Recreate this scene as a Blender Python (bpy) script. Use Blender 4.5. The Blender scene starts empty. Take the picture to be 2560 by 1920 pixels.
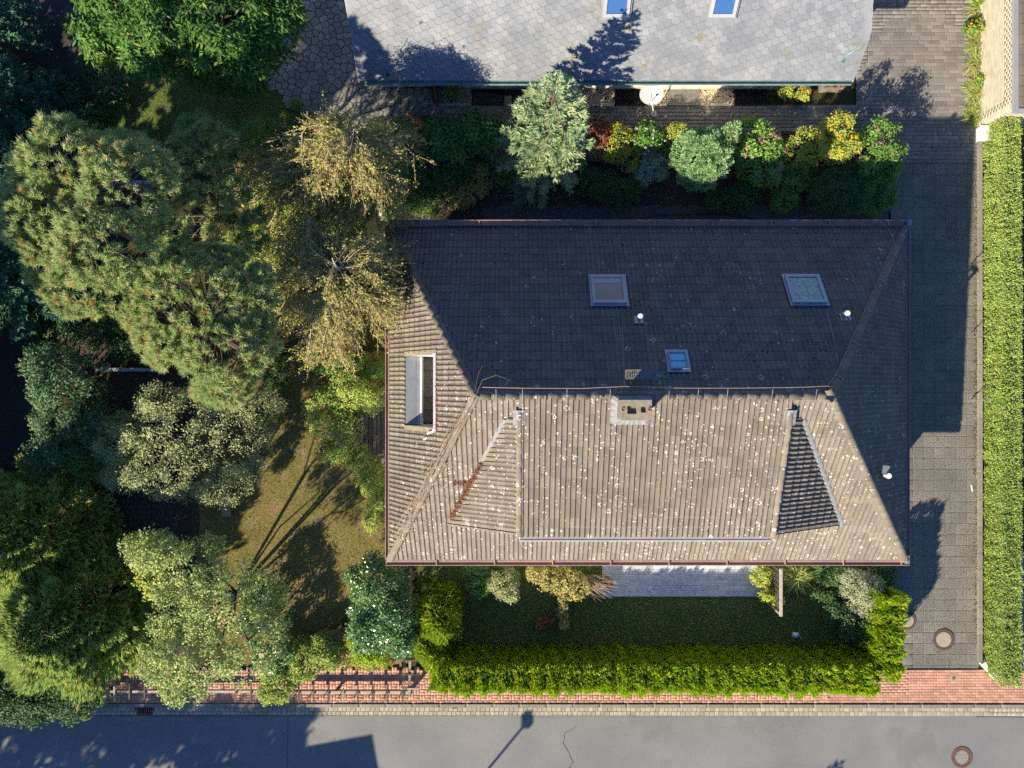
import bpy, bmesh, math, random
import numpy as np
from mathutils import Vector, Matrix

# ------------------------------------------------------------------ camera, sky, sun, exposure
SC = bpy.context.scene
H, F = 26.1, 1775.0            # drone height in metres, focal length in photo pixels (2560 wide)
cam_d = bpy.data.cameras.new('camera')
cam_d.sensor_fit = 'HORIZONTAL'
cam_d.angle = 2 * math.atan(1280 / F)
cam_d.clip_start = 0.1
cam_d.clip_end = 2000
cam = bpy.data.objects.new('camera', cam_d)
SC.collection.objects.link(cam)
cam.location = (0, 0, H)
cam.rotation_euler = (0, 0, 0)
SC.camera = cam

SUN_EL = math.radians(27.6)
SUN_AZ = math.radians(219.5)   # compass bearing of the sun, from +Y clockwise
world = bpy.data.worlds.new('World')
SC.world = world
world.use_nodes = True
wn = world.node_tree
bg = wn.nodes['Background']
sky = wn.nodes.new('ShaderNodeTexSky')
sky.sky_type = 'NISHITA'
sky.sun_disc = False
sky.sun_elevation = SUN_EL
sky.sun_rotation = SUN_AZ
sky.altitude = 100
sky.air_density = 1.0
sky.dust_density = 0.3
sky.ozone_density = 4.0
tintn = wn.nodes.new('ShaderNodeMix')
tintn.data_type = 'RGBA'
tintn.blend_type = 'MULTIPLY'
tintn.inputs[0].default_value = 1.0
tintn.inputs[7].default_value = (0.74, 0.96, 1.30, 1)      # clear deep blue autumn sky
wn.links.new(sky.outputs[0], tintn.inputs[6])
wn.links.new(tintn.outputs[2], bg.inputs[0])
bg.inputs[1].default_value = 0.066

sun_d = bpy.data.lights.new('sun', 'SUN')
sun_d.energy = 5.0
sun_d.angle = math.radians(0.5)
sun_d.color = (1.0, 0.865, 0.665)
sun = bpy.data.objects.new('sun', sun_d)
SC.collection.objects.link(sun)
sd = Vector((-math.sin(SUN_AZ) * math.cos(SUN_EL), -math.cos(SUN_AZ) * math.cos(SUN_EL), -math.sin(SUN_EL)))
sun.rotation_euler = sd.to_track_quat('-Z', 'Y').to_euler()
sun.location = (-20, -24, 40)

SC.view_settings.view_transform = 'Standard'
SC.view_settings.look = 'None'
SC.view_settings.exposure = 1.2
SC.view_settings.gamma = 1.0
SC.view_settings.use_curve_mapping = False
SC.cycles.max_bounces = 6
SC.cycles.transparent_max_bounces = 4
SC.cycles.use_denoising = False

# ------------------------------------------------------------------ helpers
RNG = np.random.default_rng(7)
random.seed(11)
COL = SC.collection
WL = {}                                            # world origin of every object

def W(px, py, z=0.0):
    """photo pixel + height above ground -> point in metres"""
    d = (H - z) / F
    return Vector(((px - 1280) * d, (960 - py) * d, z))

def G(px, py):
    p = W(px, py)
    return p.x, p.y

def setp(o, parent, origin=(0, 0, 0)):
    origin = Vector(origin)
    WL[o.name] = origin
    if parent is not None:
        o.parent = parent
        o.location = origin - WL[parent.name]
    else:
        o.location = origin

def thing(name, label, cat, loc=(0, 0, 0), group=None):
    o = bpy.data.objects.new(name, None)
    COL.objects.link(o)
    setp(o, None, loc)
    o['label'] = label
    o['category'] = cat
    if group:
        o['group'] = group
    return o

def tag(o, label=None, cat=None, group=None, kind=None):
    if label: o['label'] = label
    if cat: o['category'] = cat
    if group: o['group'] = group
    if kind: o['kind'] = kind
    return o

def obj(name, me, mat=None, parent=None, origin=(0, 0, 0), kind=None):
    if mat is not None and len(me.materials) == 0:
        me.materials.append(mat)
    o = bpy.data.objects.new(name, me)
    COL.objects.link(o)
    setp(o, parent, origin)
    if kind: o['kind'] = kind
    return o

def np_mesh(name, V, Fq, tint=None, smooth=False):
    """V (n,3), Fq (m,k) same-size polygons"""
    me = bpy.data.meshes.new(name)
    V = np.asarray(V, dtype=np.float32)
    Fq = np.asarray(Fq, dtype=np.int32)
    m, k = Fq.shape
    me.vertices.add(len(V))
    me.vertices.foreach_set('co', V.ravel())
    me.loops.add(m * k)
    me.loops.foreach_set('vertex_index', Fq.ravel())
    me.polygons.add(m)
    me.polygons.foreach_set('loop_start', np.arange(0, m * k, k, dtype=np.int32))
    me.polygons.foreach_set('loop_total', np.full(m, k, dtype=np.int32))
    if smooth:
        me.polygons.foreach_set('use_smooth', np.ones(m, dtype=bool))
    me.update(calc_edges=True)
    if tint is not None:
        a = me.attributes.new('tint', 'FLOAT', 'POINT')
        a.data.foreach_set('value', np.asarray(tint, dtype=np.float32))
    return me

class MB:
    """collects polygons for one mesh"""
    def __init__(s):
        s.v, s.f, s.t = [], [], []
    def add(s, vs, fs, tint=0.5):
        b = len(s.v)
        s.v += [tuple(p) for p in vs]
        s.f += [tuple(b + i for i in f) for f in fs]
        s.t += [tint] * len(vs)
        return s
    def box(s, a, b, tint=0.5):
        (x0, y0, z0), (x1, y1, z1) = a, b
        s.add([(x0, y0, z0), (x1, y0, z0), (x1, y1, z0), (x0, y1, z0), (x0, y0, z1), (x1, y0, z1), (x1, y1, z1), (x0, y1, z1)],
              [(0, 3, 2, 1), (4, 5, 6, 7), (0, 1, 5, 4), (1, 2, 6, 5), (2, 3, 7, 6), (3, 0, 4, 7)], tint)
        return s
    def bar(s, p, q, w, h=None, up=(0, 0, 1), tint=0.5):
        """rectangular bar from p to q"""
        p, q = Vector(p), Vector(q)
        h = w if h is None else h
        t = (q - p).normalized()
        up = Vector(up)
        if abs(t.dot(up)) > 0.95: up = Vector((1, 0, 0))
        a = t.cross(up).normalized() * (w / 2)
        b = a.cross(t).normalized() * (h / 2)
        vs = [p - a - b, p + a - b, p + a + b, p - a + b, q - a - b, q + a - b, q + a + b, q - a + b]
        s.add(vs, [(0, 3, 2, 1), (4, 5, 6, 7), (0, 1, 5, 4), (1, 2, 6, 5), (2, 3, 7, 6), (3, 0, 4, 7)], tint)
        return s
    def tube(s, pts, rad, n=6, tint=0.5, cap=True):
        """round tube through points, rad = float or list"""
        pts = [Vector(p) for p in pts]
        if not isinstance(rad, (list, tuple)): rad = [rad] * len(pts)
        rings = []
        up = Vector((0.13, 0.29, 0.95))
        for i, p in enumerate(pts):
            t = (pts[min(i + 1, len(pts) - 1)] - pts[max(i - 1, 0)])
            if t.length < 1e-6: t = Vector((0, 0, 1))
            t.normalize()
            u = up if abs(t.dot(up)) < 0.92 else Vector((1, 0.1, 0))
            a = t.cross(u).normalized()
            b = t.cross(a).normalized()
            rings.append([p + (a * math.cos(k * 2 * math.pi / n) + b * math.sin(k * 2 * math.pi / n)) * rad[i] for k in range(n)])
        vs = [v for r in rings for v in r]
        fs = []
        for i in range(len(pts) - 1):
            for k in range(n):
                k2 = (k + 1) % n
                fs.append((i * n + k, i * n + k2, (i + 1) * n + k2, (i + 1) * n + k))
        if cap:
            fs.append(tuple(range(n)))
            fs.append(tuple((len(pts) - 1) * n + k for k in reversed(range(n))))
        s.add(vs, fs, tint)
        return s
    def disc(s, c, r0, r1, z0, z1, n=24, tint=0.5):
        """flat ring (r0 > 0) or disc with a rim, from z0 up to z1"""
        cx, cy = c
        vs, fs = [], []
        for k in range(n):
            a = k * 2 * math.pi / n
            ca, sa = math.cos(a), math.sin(a)
            vs += [(cx + r1 * ca, cy + r1 * sa, z0), (cx + r1 * ca, cy + r1 * sa, z1), (cx + r0 * ca, cy + r0 * sa, z1), (cx + r0 * ca, cy + r0 * sa, z0)]
        for k in range(n):
            a, b = 4 * k, 4 * ((k + 1) % n)
            fs.append((a, b, b + 1, a + 1))
            fs.append((a + 1, b + 1, b + 2, a + 2))
            if r0 > 0: fs.append((a + 2, b + 2, b + 3, a + 3))
        s.add(vs, fs, tint)
        return s
    def poly(s, pts, z0, z1, tint=0.5):
        """extruded flat polygon (xy points, counter-clockwise)"""
        n = len(pts)
        vs = [(p[0], p[1], z0) for p in pts] + [(p[0], p[1], z1) for p in pts]
        fs = [tuple(range(n, 2 * n))] + [(k, (k + 1) % n, n + (k + 1) % n, n + k) for k in range(n)]
        s.add(vs, fs, tint)
        return s
    def mesh(s, name, smooth=False):
        me = bpy.data.meshes.new(name)
        me.from_pydata(s.v, [], s.f)
        a = me.attributes.new('tint', 'FLOAT', 'POINT')
        a.data.foreach_set('value', np.array(s.t, dtype=np.float32))
        if smooth:
            me.polygons.foreach_set('use_smooth', [True] * len(me.polygons))
        me.update()
        return me
    def obj(s, name, mat, parent=None, smooth=False, kind=None):
        return obj(name, s.mesh(name, smooth), mat, parent, (0, 0, 0), kind)

# ------------------------------------------------------------------ materials
class NT:
    def __init__(s, name):
        s.m = bpy.data.materials.new(name)
        s.m.use_nodes = True
        s.t = s.m.node_tree
        s.b = s.t.nodes['Principled BSDF']
        s.pos = s.n('ShaderNodeNewGeometry').outputs['Position']
    def n(s, typ, **kw):
        x = s.t.nodes.new(typ)
        for k, v in kw.items(): setattr(x, k, v)
        return x
    def l(s, a, b): s.t.links.new(a, b)
    def val(s, x, sock):
        if isinstance(x, (int, float)): sock.default_value = x
        elif isinstance(x, (tuple, list)): sock.default_value = (*x, 1) if len(x) == 3 and sock.type == 'RGBA' else x
        else: s.l(x, sock)
    def math(s, op, a, b=0.0, c=None, clamp=False):
        x = s.n('ShaderNodeMath', operation=op, use_clamp=clamp)
        s.val(a, x.inputs[0]); s.val(b, x.inputs[1])
        if c is not None: s.val(c, x.inputs[2])
        return x.outputs[0]
    def mix(s, f, a, b, mode='MIX'):
        x = s.n('ShaderNodeMix', data_type='RGBA', blend_type=mode)
        s.val(f, x.inputs[0]); s.val(a, x.inputs[6]); s.val(b, x.inputs[7])
        return x.outputs[2]
    def noise(s, scale, detail=4, rough=0.55, vec=None, dist=0.0):
        x = s.n('ShaderNodeTexNoise')
        s.l(vec if vec is not None else s.pos, x.inputs['Vector'])
        x.inputs['Scale'].default_value = scale
        x.inputs['Detail'].default_value = detail
        x.inputs['Roughness'].default_value = rough
        x.inputs['Distortion'].default_value = dist
        return x.outputs[0]
    def voro(s, scale, feature='F1', vec=None):
        x = s.n('ShaderNodeTexVoronoi', feature=feature)
        s.l(vec if vec is not None else s.pos, x.inputs['Vector'])
        x.inputs['Scale'].default_value = scale
        return x
    def ramp(s, v, lo, hi):
        x = s.n('ShaderNodeMapRange', clamp=True)
        s.val(v, x.inputs[0]); x.inputs[1].default_value = lo; x.inputs[2].default_value = hi
        return x.outputs[0]
    def sep(s, v):
        x = s.n('ShaderNodeSeparateXYZ'); s.l(v, x.inputs[0]); return x.outputs
    def scalevec(s, sc):
        x = s.n('ShaderNodeVectorMath', operation='MULTIPLY'); s.l(s.pos, x.inputs[0]); x.inputs[1].default_value = sc
        return x.outputs[0]
    def tint(s):
        a = s.n('ShaderNodeAttribute', attribute_name='tint').outputs['Fac']
        r = s.n('ShaderNodeObjectInfo').outputs['Random']
        return s.math('FRACT', s.math('ADD', a, r))
    def attr(s):
        return s.n('ShaderNodeAttribute', attribute_name='tint').outputs['Fac']
    def bump(s, h, strength=0.3, dist=0.01):
        x = s.n('ShaderNodeBump'); x.inputs['Strength'].default_value = strength; x.inputs['Distance'].default_value = dist
        s.l(h, x.inputs['Height']); s.l(x.outputs[0], s.b.inputs['Normal'])
    def done(s, col, rough=0.8, metal=0.0, spec=0.4):
        s.val(col, s.b.inputs['Base Color']); s.val(rough, s.b.inputs['Roughness'])
        s.b.inputs['Metallic'].default_value = metal
        s.b.inputs['Specular IOR Level'].default_value = spec
        return s.m

def mscale(n, col, f):
    """multiply a colour by a scalar socket"""
    x = n.n('ShaderNodeVectorMath', operation='SCALE')
    n.val(col, x.inputs[0]) if not isinstance(col, tuple) else setattr(x.inputs[0], 'default_value', col)
    n.val(f, x.inputs[3])
    return x.outputs[0]

def M(name, c1, c2=None, scale=6, rough=0.8, bump=0.2, bscale=70, tint=0.25, metal=0.0, spec=0.4, fine=0.12, fscale=120):
    n = NT(name)
    c2 = c2 or tuple(x * 0.7 for x in c1)
    col = n.mix(n.ramp(n.noise(scale, 5), 0.35, 0.65), c1, c2)
    f = n.math('MULTIPLY_ADD', n.tint(), 2 * tint, 1 - tint)
    f = n.math('MULTIPLY', f, n.math('MULTIPLY_ADD', n.noise(fscale, 2), 4 * fine, 1 - 2 * fine))
    col = mscale(n, col, f)
    if bump: n.bump(n.noise(bscale, 3), bump, 0.01)
    return n.done(col, rough, metal, spec)

FOL = 2.35
def leafmat(name, c1, c2, c3=None, rough=0.55, trans=0.33, spec=0.2):
    """foliage: each leaf between c1 and c2, a few of colour c3, some light through it"""
    n = NT(name)
    t = n.attr()
    k = 1.0 if 'petal' in name or 'umbel' in name else FOL
    gr = (.86, 1.10, .92) if k > 1 and c1[1] > c1[0] and not any(w in name for w in ('pine', 'spruce', 'olive', 'holly', 'birch', 'varieg')) else (1, 1, 1)
    c1, c2 = tuple(min(.5, x * k * g) for x, g in zip(c1, gr)), tuple(min(.5, x * k * g) for x, g in zip(c2, gr))
    if c3: c3 = tuple(min(.5, x * k * .8) for x in c3)
    col = n.mix(n.ramp(t, 0.0, 0.85), c1, c2)
    if c3: col = n.mix(n.ramp(t, 0.90, 0.93), col, c3)
    col = mscale(n, col, n.math('MULTIPLY_ADD', n.noise(1.7, 2), 0.7, 0.65))
    n.done(col, rough, 0.0, spec)
    tr = n.n('ShaderNodeBsdfTranslucent')
    n.l(col, tr.inputs[0])
    mx = n.n('ShaderNodeMixShader'); mx.inputs[0].default_value = trans
    n.l(n.b.outputs[0], mx.inputs[1]); n.l(tr.outputs[0], mx.inputs[2])
    n.l(mx.outputs[0], n.t.nodes['Material Output'].inputs['Surface'])
    return n.m

def roof_tile_mat(name, c1, c2):
    n = NT(name)
    col = n.mix(n.ramp(n.noise(2.2, 4), 0.35, 0.68), c1, c2)
    f = n.math('MULTIPLY_ADD', n.tint(), 0.26, 0.87)
    f = n.math('MULTIPLY', f, n.math('MULTIPLY_ADD', n.noise(45, 3), 0.5, 0.75))
    col = mscale(n, col, f)
    south = n.math('MULTIPLY_ADD', n.ramp(n.sep(n.pos)[1], 0.2, -0.6), 0.55, 0.45)   # less lichen, darker tile edges on the north side
    edge_line = n.n('ShaderNodeAttribute', attribute_name='edge_line').outputs['Fac']          # dark line along the lower edge of each tile
    edge_line = n.math('MULTIPLY', n.ramp(edge_line, 0.25, 0.95), n.math('MULTIPLY_ADD', n.noise(6, 3), 0.9, 0.35), clamp=True)
    edge_line = n.math('MULTIPLY', edge_line, n.math('MULTIPLY_ADD', south, -1.75, 1.90))
    col = n.mix(n.math('MULTIPLY', edge_line, 0.9), col, (0.030, 0.026, 0.021))
    # dark moss cushions, mostly in streaks down the slope
    mo = n.math('MULTIPLY', n.ramp(n.math('ADD', n.noise(13, 3), n.math('MULTIPLY_ADD', south, -0.10, 0.10)), 0.66, 0.71), n.ramp(n.noise(0.55, 2), 0.44, 0.60))
    col = n.mix(mo, col, (0.016, 0.014, 0.010))
    # pale lichen: rings, arcs and dots
    warp = n.n('ShaderNodeTexNoise'); n.l(n.pos, warp.inputs['Vector']); warp.inputs['Scale'].default_value = 9
    av = n.n('ShaderNodeVectorMath', operation='MULTIPLY_ADD'); n.l(warp.outputs[1], av.inputs[0]); av.inputs[1].default_value = (0.07, 0.07, 0.07); n.l(n.pos, av.inputs[2])
    dens = n.ramp(n.noise(0.75, 4, 0.65), 0.38, 0.66)
    dens = n.math('MULTIPLY', dens, south)
    v1 = n.voro(3.9, 'F1', av.outputs[0])
    c = n.sep(v1.outputs['Color'])
    r = n.math('MULTIPLY_ADD', n.math('POWER', c[0], 1.6), 0.22, 0.06)
    ring = n.math('SUBTRACT', 1.0, n.ramp(n.math('ABSOLUTE', n.math('SUBTRACT', v1.outputs['Distance'], r)), 0.030, 0.052))
    ring = n.math('MULTIPLY', ring, n.ramp(n.noise(5.5, 1), 0.44, 0.49))
    ring = n.math('MULTIPLY', ring, n.math('GREATER_THAN', n.math('MULTIPLY', c[1], n.math('MULTIPLY_ADD', dens, 0.85, n.math('MULTIPLY', south, 0.40))), 0.27))
    v2 = n.voro(11.5, 'F1', av.outputs[0])
    c2n = n.sep(v2.outputs['Color'])
    dot = n.math('LESS_THAN', v2.outputs['Distance'], n.math('MULTIPLY', c2n[0], 0.32))
    dot = n.math('MULTIPLY', dot, n.math('GREATER_THAN', n.math('MULTIPLY', c2n[1], n.math('MULTIPLY_ADD', dens, 0.95, n.math('MULTIPLY', south, 0.28))), 0.36))
    li = n.math('MAXIMUM', ring, dot)
    col = n.mix(n.math('MULTIPLY', li, 0.85), col, (0.56, 0.55, 0.47))
    n.bump(n.noise(90, 3), 0.25, 0.008)
    return n.done(col, 0.9, 0, 0.2)

MT = {}
MT['tile'] = roof_tile_mat('roof_tile', (0.186, 0.157, 0.122), (0.150, 0.134, 0.112))
MT['deck'] = M('roof_underlay', (0.03, 0.026, 0.022))
MT['ridge'] = roof_tile_mat('ridge_tile', (0.182, 0.153, 0.118), (0.148, 0.131, 0.108))
def slate_mat():
    n = NT('slate')
    col = n.mix(n.ramp(n.noise(1.2, 5), 0.35, 0.65), (0.150, 0.168, 0.192), (0.215, 0.228, 0.245))
    f = n.math('MULTIPLY_ADD', n.tint(), 0.22, 0.89)
    f = n.math('MULTIPLY', f, n.math('MULTIPLY_ADD', n.noise(14, 4, 0.7, n.scalevec((1, 1, 1.0))), 0.55, 0.72))
    col = mscale(n, col, f)
    tan = n.math('MULTIPLY', n.ramp(n.noise(0.85, 2), 0.60, 0.64), n.ramp(n.noise(5, 3), 0.50, 0.56))
    col = n.mix(n.math('MULTIPLY', tan, 0.8), col, (0.17, 0.15, 0.10))
    n.bump(n.noise(22, 5), 0.35, 0.02)
    return n.done(col, n.math('MULTIPLY_ADD', n.noise(9, 3), 0.3, 0.32), 0, 0.5)
MT['slate'] = slate_mat()
MT['slate_edge'] = M('slate_edge', (0.090, 0.094, 0.100), (0.075, 0.074, 0.072))
def asphalt_mat():
    n = NT('asphalt')
    col = n.mix(n.ramp(n.noise(0.45, 4), 0.3, 0.7), (0.158, 0.160, 0.158), (0.205, 0.204, 0.196))
    col = mscale(n, col, n.math('MULTIPLY_ADD', n.noise(38, 3, 0.75), 0.9, 0.55))
    sp = n.voro(60)
    col = n.mix(n.math('LESS_THAN', sp.outputs['Distance'], 0.16), col, (0.34, 0.33, 0.31))
    st = n.ramp(n.noise(1.0, 3, 0.5, n.scalevec((0.18, 1.6, 1))), 0.60, 0.75)
    col = n.mix(n.math('MULTIPLY', st, 0.25), col, (0.11, 0.11, 0.115))
    pt = n.ramp(n.noise(0.22, 5, 0.6), 0.56, 0.60)
    col = mscale(n, col, n.math('MULTIPLY_ADD', pt, -0.12, 1.0))
    oil = n.math('MULTIPLY', n.ramp(n.noise(2.6, 4, 0.7), 0.66, 0.74), 0.35)
    col = n.mix(oil, col, (0.075, 0.075, 0.078))
    n.bump(n.noise(110, 2), 0.5, 0.01)
    return n.done(col, 0.85, 0, 0.35)
MT['asphalt'] = asphalt_mat()
MT['tar'] = M('tar_crack', (0.035, 0.035, 0.038))
MT['brick'] = M('red_brick', (0.50, 0.275, 0.19), (0.43, 0.235, 0.165), scale=5, tint=0.20, fine=0.16, fscale=60)
MT['sett'] = M('sett_stone', (0.37, 0.32, 0.235), (0.30, 0.27, 0.205), scale=9, tint=0.20, fine=0.2, fscale=50, bump=0.4)
MT['kerb'] = M('kerb_stone', (0.26, 0.235, 0.19), (0.18, 0.165, 0.14), scale=12, tint=0.15, fine=0.25, fscale=35, bump=0.4)
MT['joint'] = M('joint_sand', (0.130, 0.122, 0.096), (0.095, 0.096, 0.066), scale=14)
MT['jointred'] = M('joint_red', (0.33, 0.21, 0.155), (0.09, 0.07, 0.055), scale=14)
MT['paver'] = M('grey_paver', (0.20, 0.189, 0.168), (0.168, 0.162, 0.152), scale=1.2, tint=0.20, fine=0.12, fscale=40)
def slab_mat():
    n = NT('imprinted_slab')
    # cobble fans pressed into the concrete
    v = n.voro(13.5, 'DISTANCE_TO_EDGE')
    g = n.ramp(v.outputs['Distance'], 0.02, 0.10)
    base = n.mix(n.ramp(n.noise(0.7, 4), 0.35, 0.66), (0.212, 0.201, 0.171), (0.165, 0.160, 0.143))
    base = mscale(n, base, n.math('MULTIPLY_ADD', n.tint(), 0.24, 0.88))
    base = mscale(n, base, n.math('MULTIPLY_ADD', n.noise(55, 3), 0.7, 0.65))
    base = n.mix(n.math('SUBTRACT', 1.0, g), base, (0.105, 0.10, 0.085))
    li = n.math('MULTIPLY', n.ramp(n.noise(24, 3), 0.64, 0.70), n.ramp(n.noise(1.1, 3), 0.42, 0.62))
    base = n.mix(n.math('MULTIPLY', li, 0.75), base, (0.33, 0.32, 0.28))
    n.bump(n.math('MULTIPLY_ADD', n.noise(60, 2), 0.3, g), 0.6, 0.012)
    return n.done(base, 0.9, 0, 0.25)
MT['slab'] = slab_mat()
MT['flag'] = M('flagstone', (0.265, 0.245, 0.205), (0.20, 0.19, 0.17), scale=1.6, tint=0.22, fine=0.2, fscale=22, bump=0.4, bscale=25)
MT['flagjoint'] = M('flagstone_joint', (0.095, 0.088, 0.074), (0.06, 0.06, 0.045))
MT['terrace'] = M('terrace_tile', (0.52, 0.53, 0.54), (0.42, 0.43, 0.45), scale=4, tint=0.14, fine=0.15, fscale=14, rough=0.6)
MT['soil'] = M('soil', (0.050, 0.036, 0.027), (0.030, 0.022, 0.017), scale=3, fine=0.3, fscale=45, bump=0.8, bscale=40, tint=0.0)
MT['gravel'] = M('gravel_dark', (0.12, 0.115, 0.105), (0.06, 0.057, 0.052), scale=40, fine=0.35, fscale=55, bump=0.9, bscale=50, tint=0.3)
MT['pebble'] = M('pale_pebble', (0.50, 0.42, 0.30), (0.36, 0.29, 0.20), scale=30, tint=0.4, fine=0.2)
MT['oldpave'] = M('old_dark_paving', (0.055, 0.050, 0.045), (0.035, 0.032, 0.030), scale=2, fine=0.35, fscale=25, bump=0.6, tint=0.25)
def lawn_mat(name, a, b, c, d):
    n = NT(name)
    col = n.mix(n.ramp(n.noise(0.55, 4), 0.38, 0.62), a, b)
    col = n.mix(n.ramp(n.noise(1.9, 4), 0.50, 0.66), col, c)
    col = n.mix(n.ramp(n.noise(20, 4, 0.7), 0.52, 0.66), col, d)
    col = mscale(n, col, n.math('MULTIPLY_ADD', n.noise(70, 2), 1.0, 0.5))
    n.bump(n.noise(60, 4), 1.0, 0.03)
    return n.done(col, 0.95, 0, 0.1)
MT['lawn_dry'] = lawn_mat('dry_lawn', (0.215, 0.175, 0.062), (0.165, 0.155, 0.048), (0.270, 0.200, 0.115), (0.105, 0.095, 0.034))
MT['lawn'] = lawn_mat('green_lawn', (0.085, 0.130, 0.034), (0.115, 0.135, 0.042), (0.135, 0.112, 0.052), (0.048, 0.070, 0.022))
MT['ground'] = lawn_mat('ground_cover', (0.060, 0.060, 0.026), (0.045, 0.055, 0.020), (0.07, 0.055, 0.03), (0.03, 0.032, 0.014))
MT['white_wall'] = M('white_render', (0.78, 0.76, 0.70), (0.70, 0.68, 0.62), scale=2, tint=0.03, fine=0.03)
MT['wall_stone'] = M('plinth_stone', (0.55, 0.49, 0.38), (0.42, 0.37, 0.29), scale=7, tint=0.25)
MT['cream_brick'] = M('cream_brick', (0.47, 0.42, 0.325), (0.41, 0.365, 0.285), scale=4, tint=0.16, fine=0.12)
MT['cream_joint'] = M('cream_mortar', (0.42, 0.375, 0.29), (0.37, 0.33, 0.26))
MT['gutter'] = M('brown_gutter', (0.37, 0.235, 0.18), (0.29, 0.19, 0.15), scale=3, rough=0.55, tint=0.1, fine=0.1, bump=0.05)
MT['gutter_in'] = M('gutter_dirt', (0.09, 0.062, 0.05), (0.05, 0.04, 0.035), scale=6)
MT['zinc'] = M('zinc', (0.27, 0.29, 0.305), (0.22, 0.24, 0.255), scale=4, rough=0.42, metal=0.35, tint=0.08, fine=0.06, bump=0.05)
MT['verdigris'] = M('patinated_copper', (0.18, 0.29, 0.27), (0.13, 0.20, 0.20), scale=5, rough=0.55, metal=0.2, tint=0.1, fine=0.08)
MT['lead'] = M('lead_flashing', (0.235, 0.24, 0.245), (0.175, 0.18, 0.185), scale=9, rough=0.85, metal=0.0, tint=0.1, fine=0.15, fscale=30, bump=0.5, bscale=18)
MT['white_metal'] = M('white_metal', (0.60, 0.60, 0.60), (0.54, 0.54, 0.55), scale=2, rough=0.45, tint=0.03, fine=0.03, bump=0)
MT['dish'] = M('dish_enamel', (0.42, 0.42, 0.42), (0.38, 0.38, 0.38), scale=2, rough=0.5, tint=0.03, fine=0.03, bump=0)
MT['grey_frame'] = M('skylight_frame', (0.34, 0.37, 0.39), (0.30, 0.33, 0.35), scale=2, rough=0.4, metal=0.3, tint=0.05, fine=0.03, bump=0)
MT['light_frame'] = M('pale_skylight_frame', (0.36, 0.37, 0.38), (0.32, 0.33, 0.34), scale=2, rough=0.4, metal=0.2, tint=0.05, fine=0.03, bump=0)
MT['dark'] = M('dark_hollow', (0.008, 0.008, 0.008))
MT['concrete'] = M('weathered_concrete', (0.27, 0.235, 0.155), (0.19, 0.17, 0.12), scale=7, fine=0.22, fscale=30, bump=0.5, tint=0.08)
MT['greyconc'] = M('grey_concrete', (0.22, 0.20, 0.165), (0.14, 0.13, 0.11), scale=5, fine=0.3, fscale=26, bump=0.5, tint=0.1)
MT['wood_dark'] = M('weathered_wood', (0.115, 0.090, 0.070), (0.08, 0.065, 0.052), scale=8, tint=0.2)
MT['wood_pale'] = M('bleached_wood', (0.38, 0.34, 0.29), (0.28, 0.25, 0.21), scale=8, tint=0.2)
MT['wood_grey'] = M('grey_deck_wood', (0.21, 0.185, 0.155), (0.155, 0.138, 0.118), scale=6, tint=0.25)
MT['wood_orange'] = M('orange_wood', (0.36, 0.13, 0.045), (0.27, 0.10, 0.04), scale=8, tint=0.2)
MT['iron'] = M('shade_darkened_iron', (0.17, 0.085, 0.06), (0.11, 0.065, 0.05), scale=12, rough=0.7, metal=0.2, tint=0.15)
MT['grating'] = M('sunlit_galvanised_grating', (0.28, 0.27, 0.245), (0.22, 0.21, 0.19), scale=6, rough=0.5, metal=0.3)
MT['copper'] = M('copper_wire', (0.42, 0.24, 0.19), (0.33, 0.2, 0.17), scale=5, rough=0.5, metal=0.4, bump=0)
MT['pot'] = M('clay_pot', (0.20, 0.085, 0.05), (0.13, 0.06, 0.04), scale=8)
MT['dark_pot'] = M('dark_pot', (0.03, 0.03, 0.032))
MT['bark'] = M('bark', (0.085, 0.065, 0.050), (0.05, 0.04, 0.032), scale=12, bump=0.8, bscale=30)
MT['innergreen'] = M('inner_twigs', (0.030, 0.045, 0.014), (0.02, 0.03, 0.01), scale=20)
MT['pinebark'] = M('pine_bark', (0.16, 0.105, 0.068), (0.10, 0.07, 0.05), scale=9, bump=0.8, bscale=30)
MT['birchbark'] = M('birch_bark', (0.60, 0.56, 0.50), (0.36, 0.30, 0.25), scale=7, bump=0.3, tint=0.15)
MT['birchlimb'] = M('birch_limb', (0.42, 0.34, 0.26), (0.25, 0.19, 0.14), scale=4, tint=0.3)
MT['twig'] = M('birch_twig', (0.36, 0.27, 0.17), (0.27, 0.20, 0.13), scale=6, tint=0.3)
MT['deadtwig'] = M('dead_twig', (0.30, 0.23, 0.165), (0.22, 0.165, 0.12), scale=6, tint=0.35)
MT['litter'] = M('needle_litter', (0.30, 0.125, 0.05), (0.20, 0.085, 0.04), scale=20, tint=0.4)
MT['drylitter'] = M('leaf_litter', (0.22, 0.16, 0.09), (0.14, 0.09, 0.05), scale=20, tint=0.5)
MT['rock'] = M('garden_rock', (0.26, 0.21, 0.15), (0.18, 0.15, 0.11), scale=8)
MT['pale_blue'] = M('pale_blue_plastic', (0.45, 0.60, 0.66), (0.4, 0.55, 0.62), rough=0.4, bump=0)
MT['card'] = M('beige_card', (0.50, 0.40, 0.28), (0.42, 0.34, 0.24), bump=0)
def glass_mat(name, c, rough=0.06, metal=0.0):
    n = NT(name)
    return n.done(c, rough, metal, 0.8)
MT['glass'] = glass_mat('window_glass', (0.10, 0.12, 0.14))
MT['glass_blue'] = glass_mat('blue_lined_glass', (0.035, 0.095, 0.25), 0.15)
MT['glass_pink'] = glass_mat('blind_behind_glass', (0.20, 0.17, 0.17), 0.12)
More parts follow.
